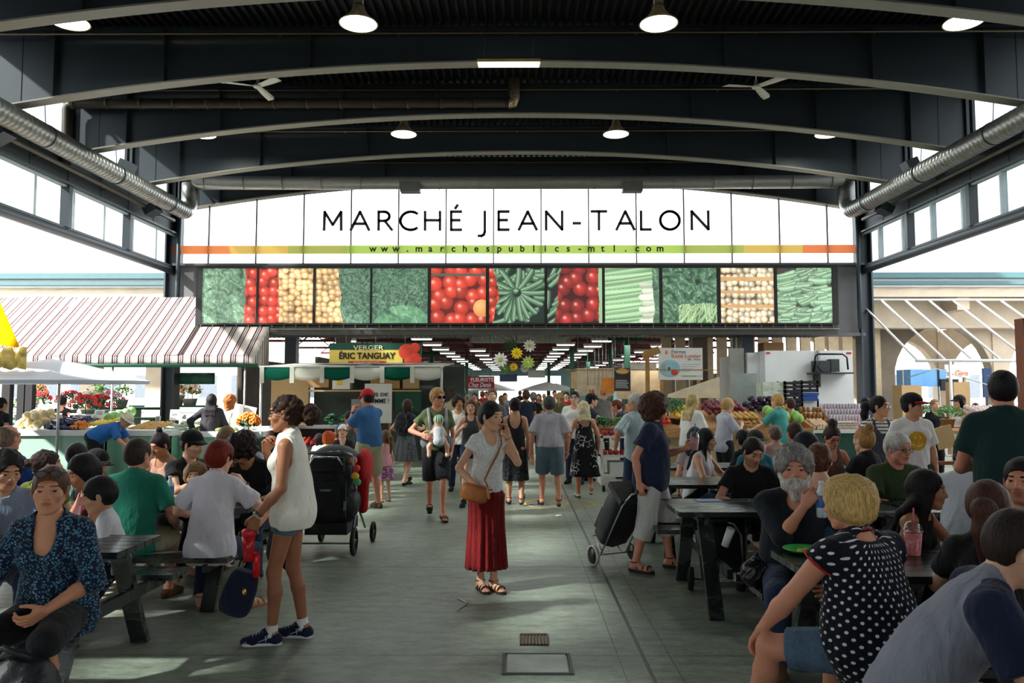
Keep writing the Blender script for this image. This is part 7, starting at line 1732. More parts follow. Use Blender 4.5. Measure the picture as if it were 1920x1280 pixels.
# ================================================================ right-hand stalls
b = MB(); b.bb(5.66, 5.94, 19.3, 19.58, 0, 3.1); S('column', b, steel)
b = MB(); b.tube([(5.55, 19.2, 1.4), (5.55, 19.2, 3.1)], .05, 8); b.tube([(5.42, 19.2, 1.4), (5.42, 19.2, 3.1)], .04, 8); thing('conduit_pipes', b, pole, 'pair of silver pipes beside the grey column by the refrigerated unit', 'pipe')
b = MB(); b.bb(5.25, 5.6, 19.0, 19.15, 1.45, 2.75); thing('electric_box', b, mat('grey electric box', (170, 170, 164), .5), 'tall grey electric cabinet mounted on the column by the produce stall', 'box')
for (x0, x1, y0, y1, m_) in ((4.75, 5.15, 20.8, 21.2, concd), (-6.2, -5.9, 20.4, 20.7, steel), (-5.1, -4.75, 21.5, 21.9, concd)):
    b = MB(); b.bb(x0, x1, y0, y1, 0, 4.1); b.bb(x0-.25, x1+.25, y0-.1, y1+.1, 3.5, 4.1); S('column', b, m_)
# refrigerated unit
rt = T('refrigerated_container', (7.1, 18.6, 0), 'white refrigerated container with a cooling unit on a bracket behind the right stall', 'container')
x0, x1, z0_, z1_ = sgn(1437, 1598, 657, 800, 18.5)
b = MB(); b.bb(x0, x1, 18.5, 21.5, .3, z1_); b.bb(x0-.3, x0, 18.9, 21.5, .3, z1_-.03); b.build('body', whitew, rt)
b = MB(); b.bb(x0+.03, x0+.12, 18.48, 18.5, z1_-.08, z1_-.04); b.bb(x1-.14, x1-.03, 18.48, 18.5, z1_-.08, z1_-.04); b.build('marker_light', mat('red marker', (170, 40, 40), .4), rt)
u0, u1, v0, v1 = sgn(1522, 1586, 664, 697, 18.3)
b = MB(); b.tube([(u0, 18.2, v0), (u0+.06, 18.2, v1-.05), (u0+.12, 18.2, v1), (u1-.12, 18.2, v1), (u1-.02, 18.2, v1-.08), (u1, 18.2, v0+.05)], .022, 8); b.bb(u0-.05, u1+.05, 18.0, 18.5, v0-.05, v0-.02); b.bb(u0+.1, u0+.13, 18.1, 18.5, v0-.35, v0); b.build('bracket', blackp, rt)
b = MB(); b.bb(u0+.05, u0+.38, 18.15, 18.45, v0, v0+.26); b.tube([(u0+.2, 18.12, v0+.13), (u0+.2, 18.16, v0+.13)], .1, 14); b.bb(u0+.42, u0+.62, 18.2, 18.45, v0, v0+.3); b.build('cooling_unit', mat('cooling unit', (62, 64, 66), .5, .3, .3, 20), rt)
b = MB(); b.bb(x0+1.25, x0+1.3, 18.42, 18.5, z1_-.9, z1_); b.build('rail', pole, rt)
b = MB(); b.bb(x0+.2, x0+.7, 19.2, 19.7, z1_, z1_+.24); thing('carton', b, card, 'brown carton standing on top of the refrigerated container', 'box')
b = MB(); b.bb(x0-.25, x0+1.4, 18.9, 20.8, z1_+.0, z1_+.02); 
b = MB(); v = at(1396, 740, 17.8); b.bb(5.05, 5.5, 17.7, 18.2, 0, 2.1); thing('upright_fridge', b, mat('grey fridge', (150, 158, 156), .4), 'tall grey cabinet left of the white container', 'cabinet')
b = MB(); n = 16
for i in range(n): b.bb(x0-1.6+i*.42, x0-1.6+i*.42+.3, 23.2, 23.3, .8, 3.6)
thing('slatted_screen', b, mat('beige slats', (196, 176, 144), .7), 'beige slatted screen in daylight behind the white container', 'screen')
# crates
def crate(x, y, z, w_, d_, h_, m_, lb, grp=None, cat='crate'):
    b = MB(); t_ = .012
    for zz in (0, .34, .68): b.bb(x-w_/2, x+w_/2, y-d_/2, y-d_/2+t_, z+h_*zz+.01, z+h_*(zz+.26)); b.bb(x-w_/2, x+w_/2, y+d_/2-t_, y+d_/2, z+h_*zz+.01, z+h_*(zz+.26)); b.bb(x-w_/2, x-w_/2+t_, y-d_/2, y+d_/2, z+h_*zz+.01, z+h_*(zz+.26)); b.bb(x+w_/2-t_, x+w_/2, y-d_/2, y+d_/2, z+h_*zz+.01, z+h_*(zz+.26))
    for sx in (-1, 1):
        for sy in (-1, 1): b.bb(x+sx*(w_/2-.02)-.02, x+sx*(w_/2-.02)+.02, y+sy*(d_/2-.02)-.02, y+sy*(d_/2-.02)+.02, z, z+h_)
    b.bb(x-w_/2, x+w_/2, y-d_/2, y+d_/2, z, z+.012); return thing('crate', b, m_, lb, cat, grp)
bc = mat('black crate plastic', (28, 28, 30), .5)
for k in range(6): v = at(1482, 800, 17.0); crate(v.x+(.0 if k < 5 else .0), 17.0, 0.3+.27*k, .4, .5, .26, bc, 'black plastic crate in the stack before the white container', 'stack of black crates')
crate(at(1514, 720, 17).x, 17.1, 1.67, .38, .45, .26, bc, 'black plastic crate on the blue lid beside the top of the black stack')
bin_ = crate(at(1514, 720, 17).x, 17.1, .3, .38, .45, 1.3, mat('white bin', (214, 216, 214), .6), 'white bin with a blue lid right of the black crates', None, 'bin')
b = MB(); v = at(1514, 733, 16.85); b.bb(v.x-.22, v.x+.22, 16.78, 17.34, 1.6, 1.66); b.bb(v.x-.2, v.x+.2, 16.8, 16.86, 1.48, 1.6); b.build('bin_lid', mat('blue lid', (34, 78, 160), .4), bin_, 'bright blue lid')
wg = mat('printed green white carton', (206, 216, 200), .6, 0, .35, 9)
for k in range(8): v = at(1450, 800, 17.0); b = MB(); b.bb(v.x-.27, v.x+.27, 16.8, 17.3, .3+.2*k, .49+.2*k); b.bb(v.x-.275, v.x-.2, 16.795, 16.81, .32+.2*k, .44+.2*k); thing('produce_carton', b, wg, 'white and green produce carton in the tall stack behind the boy in teal', 'carton', 'stack of produce cartons')
b = MB(); b.bb(5.6, 7.2, 16.7, 17.4, 0, .3); thing('pallet', b, wood, 'wooden pallet under the crates and cartons', 'pallet')
# wooden produce stand
ws = T('produce_stand', (4.1, 14.5, 0), 'long sloping wooden produce stand at the right of the aisle', 'stand')
for k, (x0, x1) in enumerate(((2.2, 3.35), (3.4, 4.55), (4.6, 5.3))):
    b = MB(); b.bar((x0, 13.9, .98), (x0, 15.6, 1.35), .04, .16); b.bar((x1, 13.9, .98), (x1, 15.6, 1.35), .04, .16); b.bb(x0, x1, 13.88, 13.92, .86, 1.03)
    b.box(((x0+x1)/2, 14.75, 1.1), (x1-x0, 1.76, .03), rot=Rx(12.3)); b.build('tray', wood, ws)
b = MB(); b.bb(2.2, 5.3, 13.95, 13.99, 0, .86); b.build('front_panel', mat('plywood front', (176, 150, 112), .7, 0, .15, 3), ws)
b = MB()
for x in (2.25, 3.4, 4.55, 5.25): b.bb(x-.04, x+.04, 15.4, 15.48, 0, 1.2)
b.build('leg', wood, ws)
def zs(y): return 1.07+(y-13.9)*.218
tomato = proto('tomato', .042, (206, 56, 36), 'red tomato on the stand at the right of the aisle', 'tomatoes on the right stand', 'tomato', .3, .15, rib(5, .03)); heap(tomato, 2.25, 2.85, 13.95, 14.75, zs(13.95), zs(14.75), .088, .09, 2)
pep = proto('yellow_pepper', .05, (240, 200, 50), 'yellow pepper between the tomatoes and the boy in grey', 'yellow peppers', 'pepper', .35, .1, rib(4, .08)); heap(pep, 2.95, 3.35, 14.3, 15.1, zs(14.3), zs(15.1), .11, .11, 1)
potb = pot.copy(); COL.objects.link(potb); potb['label'] = 'tan potato in the tray right of the boy in grey'; potb['group'] = 'tan potatoes on the right stand'; heap(potb, 3.75, 4.5, 13.95, 14.55, zs(13.95), zs(14.55), .1, .09, 2)
onion = proto('red_onion', .05, (120, 50, 66), 'dark red onion behind the potatoes', 'red onions', 'onion', .4, .2); heap(onion, 3.6, 4.4, 14.6, 15.3, zs(14.6), zs(15.3), .11, .11, 2)
egg = proto('eggplant', .055, (50, 30, 58), 'glossy dark eggplant above the cabbages', 'eggplants', 'eggplant', .2, .1, None, (1.6, 1, 1)); heap(egg, 4.45, 5.2, 14.9, 15.5, zs(14.9), zs(15.5), .17, .12, 2)
cab2 = proto('pale_cabbage', .095, (150, 196, 108), 'pale green cabbage on the right stand before the boy in teal', 'cabbages on the right stand', 'cabbage', .7, .3, rib(7, .04)); heap(cab2, 4.62, 5.3, 13.95, 14.85, zs(13.95), zs(14.85), .2, .2, 1)
v = at(1268, 772, 14); 
for k, (px, D) in enumerate(((1270, 14.6), (1252, 15.0))): v = at(px, 770, D); plant(v.x, D, 1.0, .28, .45, None, 'dark curly kale bunch %s of the two on the right stand' % ('right', 'left')[k], k*2, (80, 60, 40), None, 'kale')
gr = T('vegetable_rack', (1.9, 13.6, 0), 'low rack of red strawberries and vegetables beside the aisle', 'rack')
b = MB(); b.bb(1.4, 2.15, 13.0, 13.6, .90, .94); b.bb(1.4, 2.15, 12.95, 13.5, .58, .62); b.bb(1.4, 2.15, 12.95, 13.5, .26, .3)
for x in (1.42, 2.12): b.bb(x-.02, x+.02, 13.0, 13.6, .12, .94)
b.build('shelf', whitew, gr); b = MB()
for x in (1.45, 2.1): b.lathe([(.05, -.02), (.055, 0), (.05, .02)], (x, 13.05, .055), 12, rot=Ry(90))
b.build('wheel', rubber, gr)
sb = proto('berry_basket', .045, (176, 40, 36), 'basket of red berries on the rack by the aisle', 'red berry baskets on the rack', 'basket', .5, .5, rib(9, .08)); heap(sb, 1.42, 2.12, 12.98, 13.2, .94, .94, .1, .1, 1); heap(sb, 1.42, 2.12, 12.97, 13.2, .62, .62, .1, .1, 1)
b = MB(); b.bb(1.55, 1.95, 12.97, 13.4, .3, .5); thing('storage_box', b, whitew, 'white box on the bottom shelf of the berry rack', 'box')
for k, (x, y) in enumerate(((1.5, 13.35), (1.8, 13.45), (2.05, 13.4))): plant(x, y, .94, .2, .22, None, 'heap of leafy greens on the berry rack, %s' % ('nearest the aisle', 'in the middle', 'away from the aisle')[k], k, (150, 110, 60), None, 'greens')
b = MB(); b.sheet([[(1.36+.04*math.sin(j), 12.98+.03*i-.0, .9-.5*j/6) for i in range(5)] for j in range(7)], .01); thing('hanging_plastic_bag', b, film('clear bag', (226, 230, 232), .5), 'clear plastic bag hanging from the berry rack', 'bag')
# farm sign on posts, menu board, banner
x0, x1, z0_, z1_ = sgn(1235, 1317, 652, 712, 16.8)
fm = T('farm_sign', (x0, 16.8, 0), 'white sign reading Ferme René Lussier with a carrot, beet and tomato in a blue blob', 'sign'); W2, H2 = x1-x0, z1_-z0_
b = MB(); b.bb(x0, x1, 16.8, 16.83, z0_, z1_); b.build('board', paper, fm); b = MB()
for x in (x0+.08, x1-.08): b.bb(x-.035, x+.035, 16.84, 16.9, 0, z1_)
b.build('post', wood, fm)
sg = mat('sign blue grey text', (110, 140, 160), .5); so = mat('sign orange text', (214, 120, 90), .5)
text_fit('Ferme', x0+W2*.30, x0+W2*.62, 16.795, z0_+H2*.83, z0_+H2*.94, .005, .012).build('lettering', sg, fm); text_fit('René Lussier', x0+W2*.30, x0+W2*.97, 16.795, z0_+H2*.69, z0_+H2*.81, .005, .012).build('lettering', so, fm); text_fit('& fils', x0+W2*.66, x0+W2*.96, 16.795, z0_+H2*.61, z0_+H2*.67, .005, .006).build('lettering', sg, fm)
b = MB(); b.ell((x0+W2*.26, 16.797, z0_+H2*.36), (W2*.24, .006, H2*.28), 20, 8); b.build('blue_blob', mat('blob blue', (150, 200, 212), .5), fm)
b = MB(); b.ell((x0+W2*.36, 16.788, z0_+H2*.24), (W2*.08, .006, H2*.1), 16, 8); b.build('tomato_picture', mat('print red', (214, 70, 50), .5), fm)
b = MB(); b.tube([(x0+W2*.14, 16.788, z0_+H2*.25), (x0+W2*.13, 16.788, z0_+H2*.5)], [.004, .02], 6); b.ell((x0+W2*.18, 16.79, z0_+H2*.87), (.03, .006, .05), 8, 6); b.build('carrot_picture', mat('print orange', (232, 130, 60), .5), fm)
b = MB(); b.ell((x0+W2*.24, 16.788, z0_+H2*.34), (.03, .006, .05), 8, 6); b.build('beet_picture', mat('print purple', (110, 50, 90), .5), fm)
b = MB(); b.bb(x0+W2*.52, x0+W2*.86, 16.795, 16.8, z0_+H2*.1, z0_+H2*.14)
for q in range(3): b.bb(x0+W2*.88+q*.04, x0+W2*.88+q*.04+.02, 16.795, 16.8, z0_+H2*.1, z0_+H2*.14)
b.build('green_band', mat('print green', (140, 180, 120), .5), fm); b = MB()
for q in range(4): b.bb(x0+W2*.52, x0+W2*(.95-.08*q), 16.795, 16.8, z0_+H2*(.48-.07*q), z0_+H2*(.49-.07*q))
b.build('text_line', sg, fm)
for k, (px0, px1, py0, py1, D, c, nm, lb) in enumerate(((1152, 1182, 690, 733, 18.7, (52, 44, 48), 'menu_board', 'dark brown printed board hanging right of the produce banner'), (1082, 1150, 690, 742, 19.4, (236, 216, 180), 'cream_board', 'cream board behind the vegetable vendors'), (1128, 1152, 708, 736, 18.95, (232, 140, 60), 'produce_banner', 'banner printed with orange vegetables'), (1100, 1118, 722, 745, 19.1, (214, 190, 160), 'price_board', 'left one of the two handwritten price boards beside the vegetable vendors'), (1121, 1139, 722, 747, 19.1, (226, 204, 172), 'price_board', 'right one of the two handwritten price boards, below the orange banner'))):
    x0, x1, z0_, z1_ = sgn(px0, px1, py0, py1, D); o = T(nm, (x0, D, z0_), lb, 'sign'); b = MB(); b.bb(x0, x1, D, D+.02, z0_, z1_); b.build('board', mat(nm+' face', c, .6, 0, .2, 5), o); b = MB()
    for x in (x0+.03, x1-.03): b.tube([(x, D+.01, z1_), (x, D+.01, 3.12)], .008, 5)
    b.build('hanger', pole, o)
    if k == 0:
        b = MB()
        for q in range(6): b.bb(x0+.03, x1-.05-.02*(q % 3), D-.006, D, z0_+.08+q*.035, z0_+.09+q*.035)
        b.build('writing', paper, o); b = MB(); b.ell(((x0+x1)/2, D-.01, z1_-.08), (.16, .02, .07), 10, 6); b.build('bread_picture', mat('print bread', (220, 170, 100), .5), o)
    if k > 2: text_fit('3$', x0+.05, x1-.05, D-.006, z0_+.07, z0_+.2, .005, .01).build('writing', mat('red marker ink', (190, 60, 50), .6), o)
b = MB(); a, c = at(1205, 668, 16), at(1236, 655, 16); b.bar((a.x, 16, a.z), (c.x, 16, c.z), .1, .16); b.bb(at(1214, 700, 16).x-.04, at(1214, 700, 16).x+.04, 15.96, 16.04, 0, a.z); b.bb(1.0, 4.2, 16.02, 16.05, 2.12, 2.14); thing('timber_frame', b, mat('yellow timber', (170, 130, 74), .7, 0, .2), 'yellow timber beam and post left of the farm sign', 'frame')
b = MB(); b.add([(3.1, 15.8, 1.55), (4.15, 15.8, 1.55), (4.15, 15.8, 1.98), (3.1, 15.8, 1.62), (3.1, 15.9, 1.55), (4.15, 15.9, 1.55), (4.15, 15.9, 1.98), (3.1, 15.9, 1.62)], [(0, 1, 2, 3), (7, 6, 5, 4), (0, 4, 5, 1), (2, 6, 7, 3), (1, 5, 6, 2), (0, 3, 7, 4)]); b.bb(3.12, 3.18, 15.82, 15.88, 0, 1.56); b.bb(4.08, 4.14, 15.82, 15.88, 0, 1.56); thing('sloping_shelf_side', b, mat('cream board', (226, 216, 186), .7), 'cream sloping side board under the farm sign', 'board')
# jars, cans and eggs
jc = T('jar_counter', (6.7, 14.6, 0), 'white-topped counter with a dark green front carrying jars, cans and eggs', 'counter')
b = MB(); b.bb(5.35, 6.75, 13.9, 13.94, 0, .94); b.build('front_panel', gdark, jc); b = MB(); b.bb(5.3, 6.8, 13.85, 15.1, .94, .99); b.build('counter_top', whitew, jc)
for k in range(3): b = MB(); b.bb(5.35, 6.75, 14.4+.2*k, 14.6+.2*k, .99, 1.04+.1*k); b.build('riser', wood, jc)
can = MB(); can.lathe([(.025, 0), (.027, .004), (.027, .1), (.025, .104), (.0, .104)], n=12); cn = can.build('tin_can', mat('can label', (206, 196, 206), .35, .3, .5, 40), None, 'labelled tin can in the stacked rows on the right stall', 'can', 'stacked cans at the right stall')
first_can = True
for lv in range(3):
    for r_ in range(3):
        for i in range(13):
            o = cn if first_can else cn.copy()
            if not first_can: COL.objects.link(o)
            first_can = False; o.location = (5.86+i*.058, 14.46+.2*lv+(.07 if r_ == 2 else 0), 1.04+.1*lv+.106*min(r_, 1))
jar = MB(); jar.lathe([(.03, 0), (.034, .01), (.034, .07), (.026, .085), (.026, .09), (.0, .09)], n=12); jr = jar.build('glass_jar', mat('amber preserve jar', (160, 112, 66), .15, 0, .4, 30), None, 'amber jar of preserves left of the stacked cans', 'jar', 'preserve jars at the right stall'); lid = MB(); lid.lathe([(.029, .088), (.029, .1), (.0, .1)], n=12); lid.build('lid', mat('gold lid', (200, 170, 110), .3, .6), jr)
heap(jr, 5.36, 5.82, 14.4, 15.0, 1.04, 1.34, .075, .2, 1, .02); heap(jr, 5.36, 5.82, 14.4, 15.0, 1.14, 1.44, .075, .2, 1, .02)
eg = proto('egg', .026, (222, 190, 160), 'pale brown egg in the mound at the left end of the jar counter', 'eggs heaped on the right stall', 'egg', .5, .15, None, (1, 1, 1.25)); heap(eg, 5.33, 5.72, 13.95, 14.4, .99, 1.1, .056, .056, 2)
b = MB(); 
for q in range(4): b.bb(5.75, 6.15, 13.95, 14.25, .99+.04*q, 1.02+.04*q)
thing('egg_trays', b, mat('egg tray pulp', (206, 188, 170), .8, 0, .3, 30), 'pile of pulp egg trays in the middle of the jar counter', 'trays')
tom2 = tomato.copy(); COL.objects.link(tom2)
for c_ in tomato.children: pass
tom2['label'] = 'red tomato in the wooden tray at the right end of the jar counter'; tom2['group'] = 'tomatoes on the jar counter'; heap(tom2, 6.18, 6.72, 13.92, 14.2, .99, 1.02, .085, .09, 1)
# right: retracted awning frame, turnip stand, blue tarpaulin
fr2 = T('awning_frame', (11, 17.5, 0), 'bare white tube frame of a retracted awning sloping forward at the right', 'frame'); wt = mat('white tube', (228, 228, 226), .4, 0, .05)
b = MB()
for k in range(8): x = 9.1+.632*k; b.tube([(x, 20.5, 4.13), (x, 17.5, 2.38)], .028, 8)
b.build('rafter', wt, fr2); b = MB(); b.tube([(9.05, 17.5, 2.38), (14.2, 17.5, 2.38)], .035, 8); b.tube([(9.0, 20.5, 4.13), (14.4, 20.5, 4.13)], .03, 8); b.build('rail', wt, fr2)
b = MB(); v = at(1782, 700, 17.5); b.tube([(v.x, 17.5, 0), (v.x, 17.5, 2.38)], .035, 8); b.tube([(14.1, 17.5, 0), (14.1, 17.5, 2.38)], .035, 8); b.build('post', wt, fr2)
b = MB(); b.tube([(8.9, 17.6, 2.0), (9.5, 17.5, 2.2), (11.2, 17.5, 1.66), (14, 17.5, 1.66)], .012, 6); b.build('cable', pole, fr2)
bt = T('blue_tarpaulin', (12.2, 21.5, 0), 'light blue tarpaulin box hanging on a rail beyond the turnip stall', 'tarpaulin'); x0, x1, z0_, z1_ = sgn(1708, 1774, 692, 724, 21.5)
b = MB(); b.bb(x0, x1, 21.5, 22.3, z0_, z1_); b.build('cover', mat('light blue tarp', (110, 168, 226), .5, 0, .12, 3), bt); b = MB(); b.bb(x1-.25, x1-.2, 21.48, 21.5, z0_, z1_); b.bb(x0+.8, x0+1.3, 21.44, 21.5, z0_-.12, z0_+.2); b.build('dark_crate', bc, bt); b = MB(); b.tube([(x0, 21.9, 0), (x0, 21.9, z1_)], .03, 6); b.tube([(x1, 21.9, 0), (x1, 21.9, z1_)], .03, 6); b.build('post', pole, bt)
x0, x1, z0_, z1_ = sgn(1772, 1818, 690, 708, 21.8); gs = T('cream_sign', (x0, 21.8, 0), 'cream sign with orange letters partly hidden behind the blue tarpaulin', 'sign'); b = MB(); b.bb(x0, x1, 21.8, 21.83, z0_, z1_+.1); b.build('board', mat('cream sign face', (236, 226, 206), .6), gs); text_fit('se Giro', x0+.06, x1-.05, 21.79, z0_+.06, z1_-.06, .006, .008).build('lettering', so, gs); b = MB(); b.bb(x0+.1, x0+.15, 21.84, 21.9, 0, z0_); b.bb(x1-.15, x1-.1, 21.84, 21.9, 0, z0_); b.build('post', wood, gs)
b = MB(); x0, x1, z0_, z1_ = sgn(1790, 1818, 716, 770, 20.5); b.bb(x0, x1, 20.5, 20.9, 0, z1_); thing('beige_cabinet', b, tan, 'tall beige cabinet behind the woman in the dark cap', 'cabinet')
b = MB(); x0, x1, z0_, z1_ = sgn(1692, 1728, 722, 765, 20); b.bb(x0, x1, 20, 20.5, 0, z1_); thing('beige_cabinet', b, tan, 'beige cabinet behind the man with the smiley tee', 'cabinet')
b = MB(); x0, x1, z0_, z1_ = sgn(1845, 1858, 690, 745, 20); b.bb(x0, x1, 20, 20.05, z0_, z1_); b.tube([((x0+x1)/2, 20.04, 0), ((x0+x1)/2, 20.04, z1_)], .02, 6); thing('blue_banner', b, mat('navy banner', (40, 66, 104), .6), 'narrow navy banner on a pole left of the tall man in dark green', 'banner')
b = MB(); x0, x1, z0_, z1_ = sgn(1735, 1790, 752, 775, 17); b.bb(x0, x1, 17, 17.4, .8, 1.0); thing('plant_trough', b, woodd, 'wooden trough of green plants behind the fair-haired vendor', 'trough')
for k, x in enumerate((x0+.15, x0+.5, x0+.85)): plant(x, 17.2, .98, .24, .3, None, 'dense green plant in the trough behind the vendor, %s' % ('left', 'centre', 'right')[k], k*2, (90, 60, 40), None)
tst = T('turnip_stand', (8.3, 13.2, 0), 'white-legged wooden stand of turnips with slanted boxes', 'stand'); b = MB(); b.bb(7.3, 9.3, 12.8, 13.8, .98, 1.03); b.bb(7.3, 9.3, 12.78, 12.82, .98, 1.1); b.build('shelf', wood, tst)
for x in (7.45, 7.95, 8.6, 9.2): b = MB(); b.bb(x-.035, x+.035, 12.8, 12.87, 0, .98); b.build('leg', whitew, tst)
b = MB(); b.bb(7.35, 9.25, 13.6, 13.7, .4, .46); b.build('stretcher', woodd, tst)
for k, (x, w_) in enumerate(((7.95, .5), (8.55, .5), (9.05, .4))): b = MB(); b.box((x, 12.95, 1.14), (w_, .5, .2), rot=Rx(18)); thing('wooden_box', b, wood, 'slatted wooden box of turnips, %s of three on the white-legged stand' % ('left', 'middle', 'right')[k], 'box')
tur = proto('turnip', .045, (230, 206, 200), 'white and pink turnip on the right stand', 'turnips on the white-legged stand', 'turnip', .5, .25); heap(tur, 7.7, 9.25, 12.95, 13.6, 1.2, 1.32, .1, .1, 2)
for k, x in enumerate((7.5, 8.1, 8.9)): plant(x, 13.5, 1.05, .26, .26, None, 'pale leafy tops at the %s of the turnip stand' % ('left', 'middle', 'right')[k], k+1, (160, 120, 80), None, 'greens')
b = MB(); c = at(1768, 800, 12.79); b.box((c.x+.02, 12.785, .93), (.3, .02, .36), rot=Ry(-14)); thing('tan_card', b, tan, 'tilted tan card hung on the front of the turnip stand', 'card')
# wooden post frame at the right edge, bin bags
b = MB(); b.bb(4.28, 4.48, 6.5, 6.62, 0, 2.3); b.bb(4.28, 6.2, 6.5, 6.62, 2.18, 2.3)
for q in range(5): b.bb(4.44, 6.2, 6.54, 6.58, .5+.36*q, .56+.36*q)
thing('wooden_kiosk_frame', b, woodd, 'orange-brown wooden kiosk frame at the far right edge', 'frame')
# ================================================================ picnic tables and carried things
def table_mat(nm, c, worn):
    m = bpy.data.materials.new(nm); t = NT(m); n = t.noise(2.2, 5, t.co((.6, 3, 1)), .7); f = t.ramp(n, .5, .66)
    t.l(t.mix(t.math('MULTIPLY', f, worn), lin(c), lin((150, 160, 150))), t.b.inputs['Base Color']); t.l(t.math('ADD', t.math('MULTIPLY', n, .35), .08), t.b.inputs['Roughness']); t.b.inputs['Specular IOR Level'].default_value = .7
    t.bump(t.noise(30, 3, t.co((.3, 6, 1))), .25, .004); return m
tm = table_mat('worn dark table paint', (28, 32, 32), .15); tmw = table_mat('scuffed dark table paint', (30, 36, 34), .8)
def picnic(x0, x1, y0, y1, lb, m_=None, rz=0, near=True, far=True):
    m_ = m_ or tm; cx, cy = (x0+x1)/2, (y0+y1)/2; L = x1-x0; W = y1-y0; t = T('picnic_table', (cx, cy, 0), lb, 'table', 'dark picnic tables', R(rz))
    b = MB(); n = 5
    for k in range(n): y = -W/2+W*(k+.5)/n; b.bb(-L/2, L/2, y-W/n/2+.004, y+W/n/2-.004, .712, .75)
    b.build('tabletop', m_, t, world=False)
    for s_, on in ((-1, near), (1, far)):
        if not on: continue
        b = MB()
        for k in range(2): y = s_*(W/2+.24+.135*k); b.bb(-L/2, L/2, y-.064, y+.064, .412, .45)
        b.build('bench', tm, t, world=False)
    for sx in (-1, 1):
        x = sx*(L/2-.22); b = MB(); b.bb(x-.02, x+.02, -W/2+.02, W/2-.02, .64, .712); b.build('top_support', tm, t, world=False)
        b = MB(); b.bb(x+.03, x+.07, -(W/2+.42), W/2+.42, .34, .412); b.build('bench_support', tm, t, world=False)
        for s_ in (-1, 1): b = MB(); b.bar((x, s_*(W/2-.12), .70), (x, s_*(W/2+.22), .0), .045, .11, up=(1, 0, 0)); b.build('leg', tm, t, world=False)
        b = MB(); b.bar((x-sx*.05, 0, .38), (x-sx*.5, 0, .68), .04, .08); b.build('brace', tm, t, world=False)
    return t
picnic(-4.35, -2.32, 4.50, 5.06, 'nearest picnic table on the left, behind the woman in the floral shirt')
picnic(-4.4, -2.15, 6.2, 6.88, 'second picnic table on the left, where the redhead sits', tmw)
picnic(-4.9, -2.6, 7.8, 8.4, 'farthest picnic table on the left, mostly hidden by the group', None)
picnic(1.25, 3.05, 6.02, 6.78, 'scuffed picnic table on the right with the blue brochure and paper bag', tmw, near=False)
b = MB(); b.bb(2.1, 3.0, 5.55, 5.82, .412, .45); b.bb(2.15, 2.22, 5.58, 5.8, 0, .412); b.bb(2.88, 2.95, 5.58, 5.8, 0, .412); thing('bench', b, tm, 'short dark bench under the woman with bare shoulders', 'bench')
picnic(3.12, 5.0, 6.02, 6.78, 'picnic table on the right where the older man in dark green leans')
picnic(1.26, 3.1, 7.76, 8.5, 'picnic table on the right where the long-haired woman leans', tmw)
picnic(3.2, 5.2, 7.76, 8.5, 'picnic table behind the older man in dark green')
picnic(1.6, 4.2, 9.5, 10.2, 'farthest picnic table on the right, in front of the produce stand')
picnic(1.49, 2.62, 3.95, 4.60, 'nearest picnic table on the right with the pink drink and green plate')
picnic(1.45, 2.95, 2.0, 2.6, 'picnic table at the bottom right corner, turned sideways, under the man in the raglan tee', rz=90, near=True)
b = MB(); b.bb(2.72, 3.2, 4.2, 4.55, .412, .45); b.bb(2.78, 2.84, 4.22, 4.5, 0, .412); b.bb(3.08, 3.14, 4.22, 4.5, 0, .412); thing('bench', b, tm, 'dark bench under the man looking in from the right edge', 'bench')
def jl(k, i): return jw(k, 'wr%d' % i)
def hh(k, i, f=.09):
    o, J, root, Mz, s = PEOPLE[k]; return pw(k, J['wr%d' % i]+J['hd%d' % i]*f*s+J['hn%d' % i]*.035*s)
# phone
p = hh('phone', 0, .06); b = MB(); b.box((0, 0, 0), (.012, .07, .14)); mt_ = PEOPLE['phone'][3]
c0 = jw('phone', 'hc')+mt_ @ (PEOPLE['phone'][1]['Mh'] @ Vector((-.099, .022, -.045)))
b = MB(); b.box(c0, (.011, .07, .14), rot=mt_.to_3x3() @ PEOPLE['phone'][1]['Mh'].to_3x3() @ Rx(16)); thing('phone', b, blackp, 'black phone held to the ear of the woman in the red skirt', 'phone')
# shoulder bag
q = hh('phone', 1, .05); sb_ = T('shoulder_bag', q+Vector((0, 0, -.1)), 'tan leather shoulder bag at the hip of the woman in the red skirt', 'bag')
b = MB(); b.ell(q+Vector((-.02, -.04, .0)), (.118, .045, .07), 18, 12, rot=Ry(14), f=lambda p: 1/max(.72, (abs(p.x)**4+abs(p.z)**4)**.25)); b.build('bag_body', leather, sb_)
b = MB(); b.tube([q+Vector((.13*c_, -.075, .03+.0)) for c_ in (-1, 0, 1)], .006, 6); b.build('flap_edge', leather, sb_)
b = MB(); e = q+Vector((.09, -.045, -.0)); b.lathe([(.0, -.012), (.048, -.01), (.054, 0), (.048, .01), (0, .012)], e, 20, rot=Ry(80)); b.build('side_panel', mat('pale tan leather', (190, 126, 66), .5), sb_)
sh0 = jw('phone', 'sh0'); s_ = PEOPLE['phone'][4]; b = MB(); b.tube([q+Vector((.09, -.03, .05))]+[pw('phone', Vector((x*s_, y*s_, z*s_))) for x, y, z in ((.10, .15, 1.02), (.05, .158, 1.12), (-.02, .165, 1.24), (-.075, .145, 1.34), (-.095, .07, 1.44), (-.10, -.03, 1.46), (-.09, -.10, 1.36))], .009, 6, sq=.5); b.build('strap', leather, sb_)
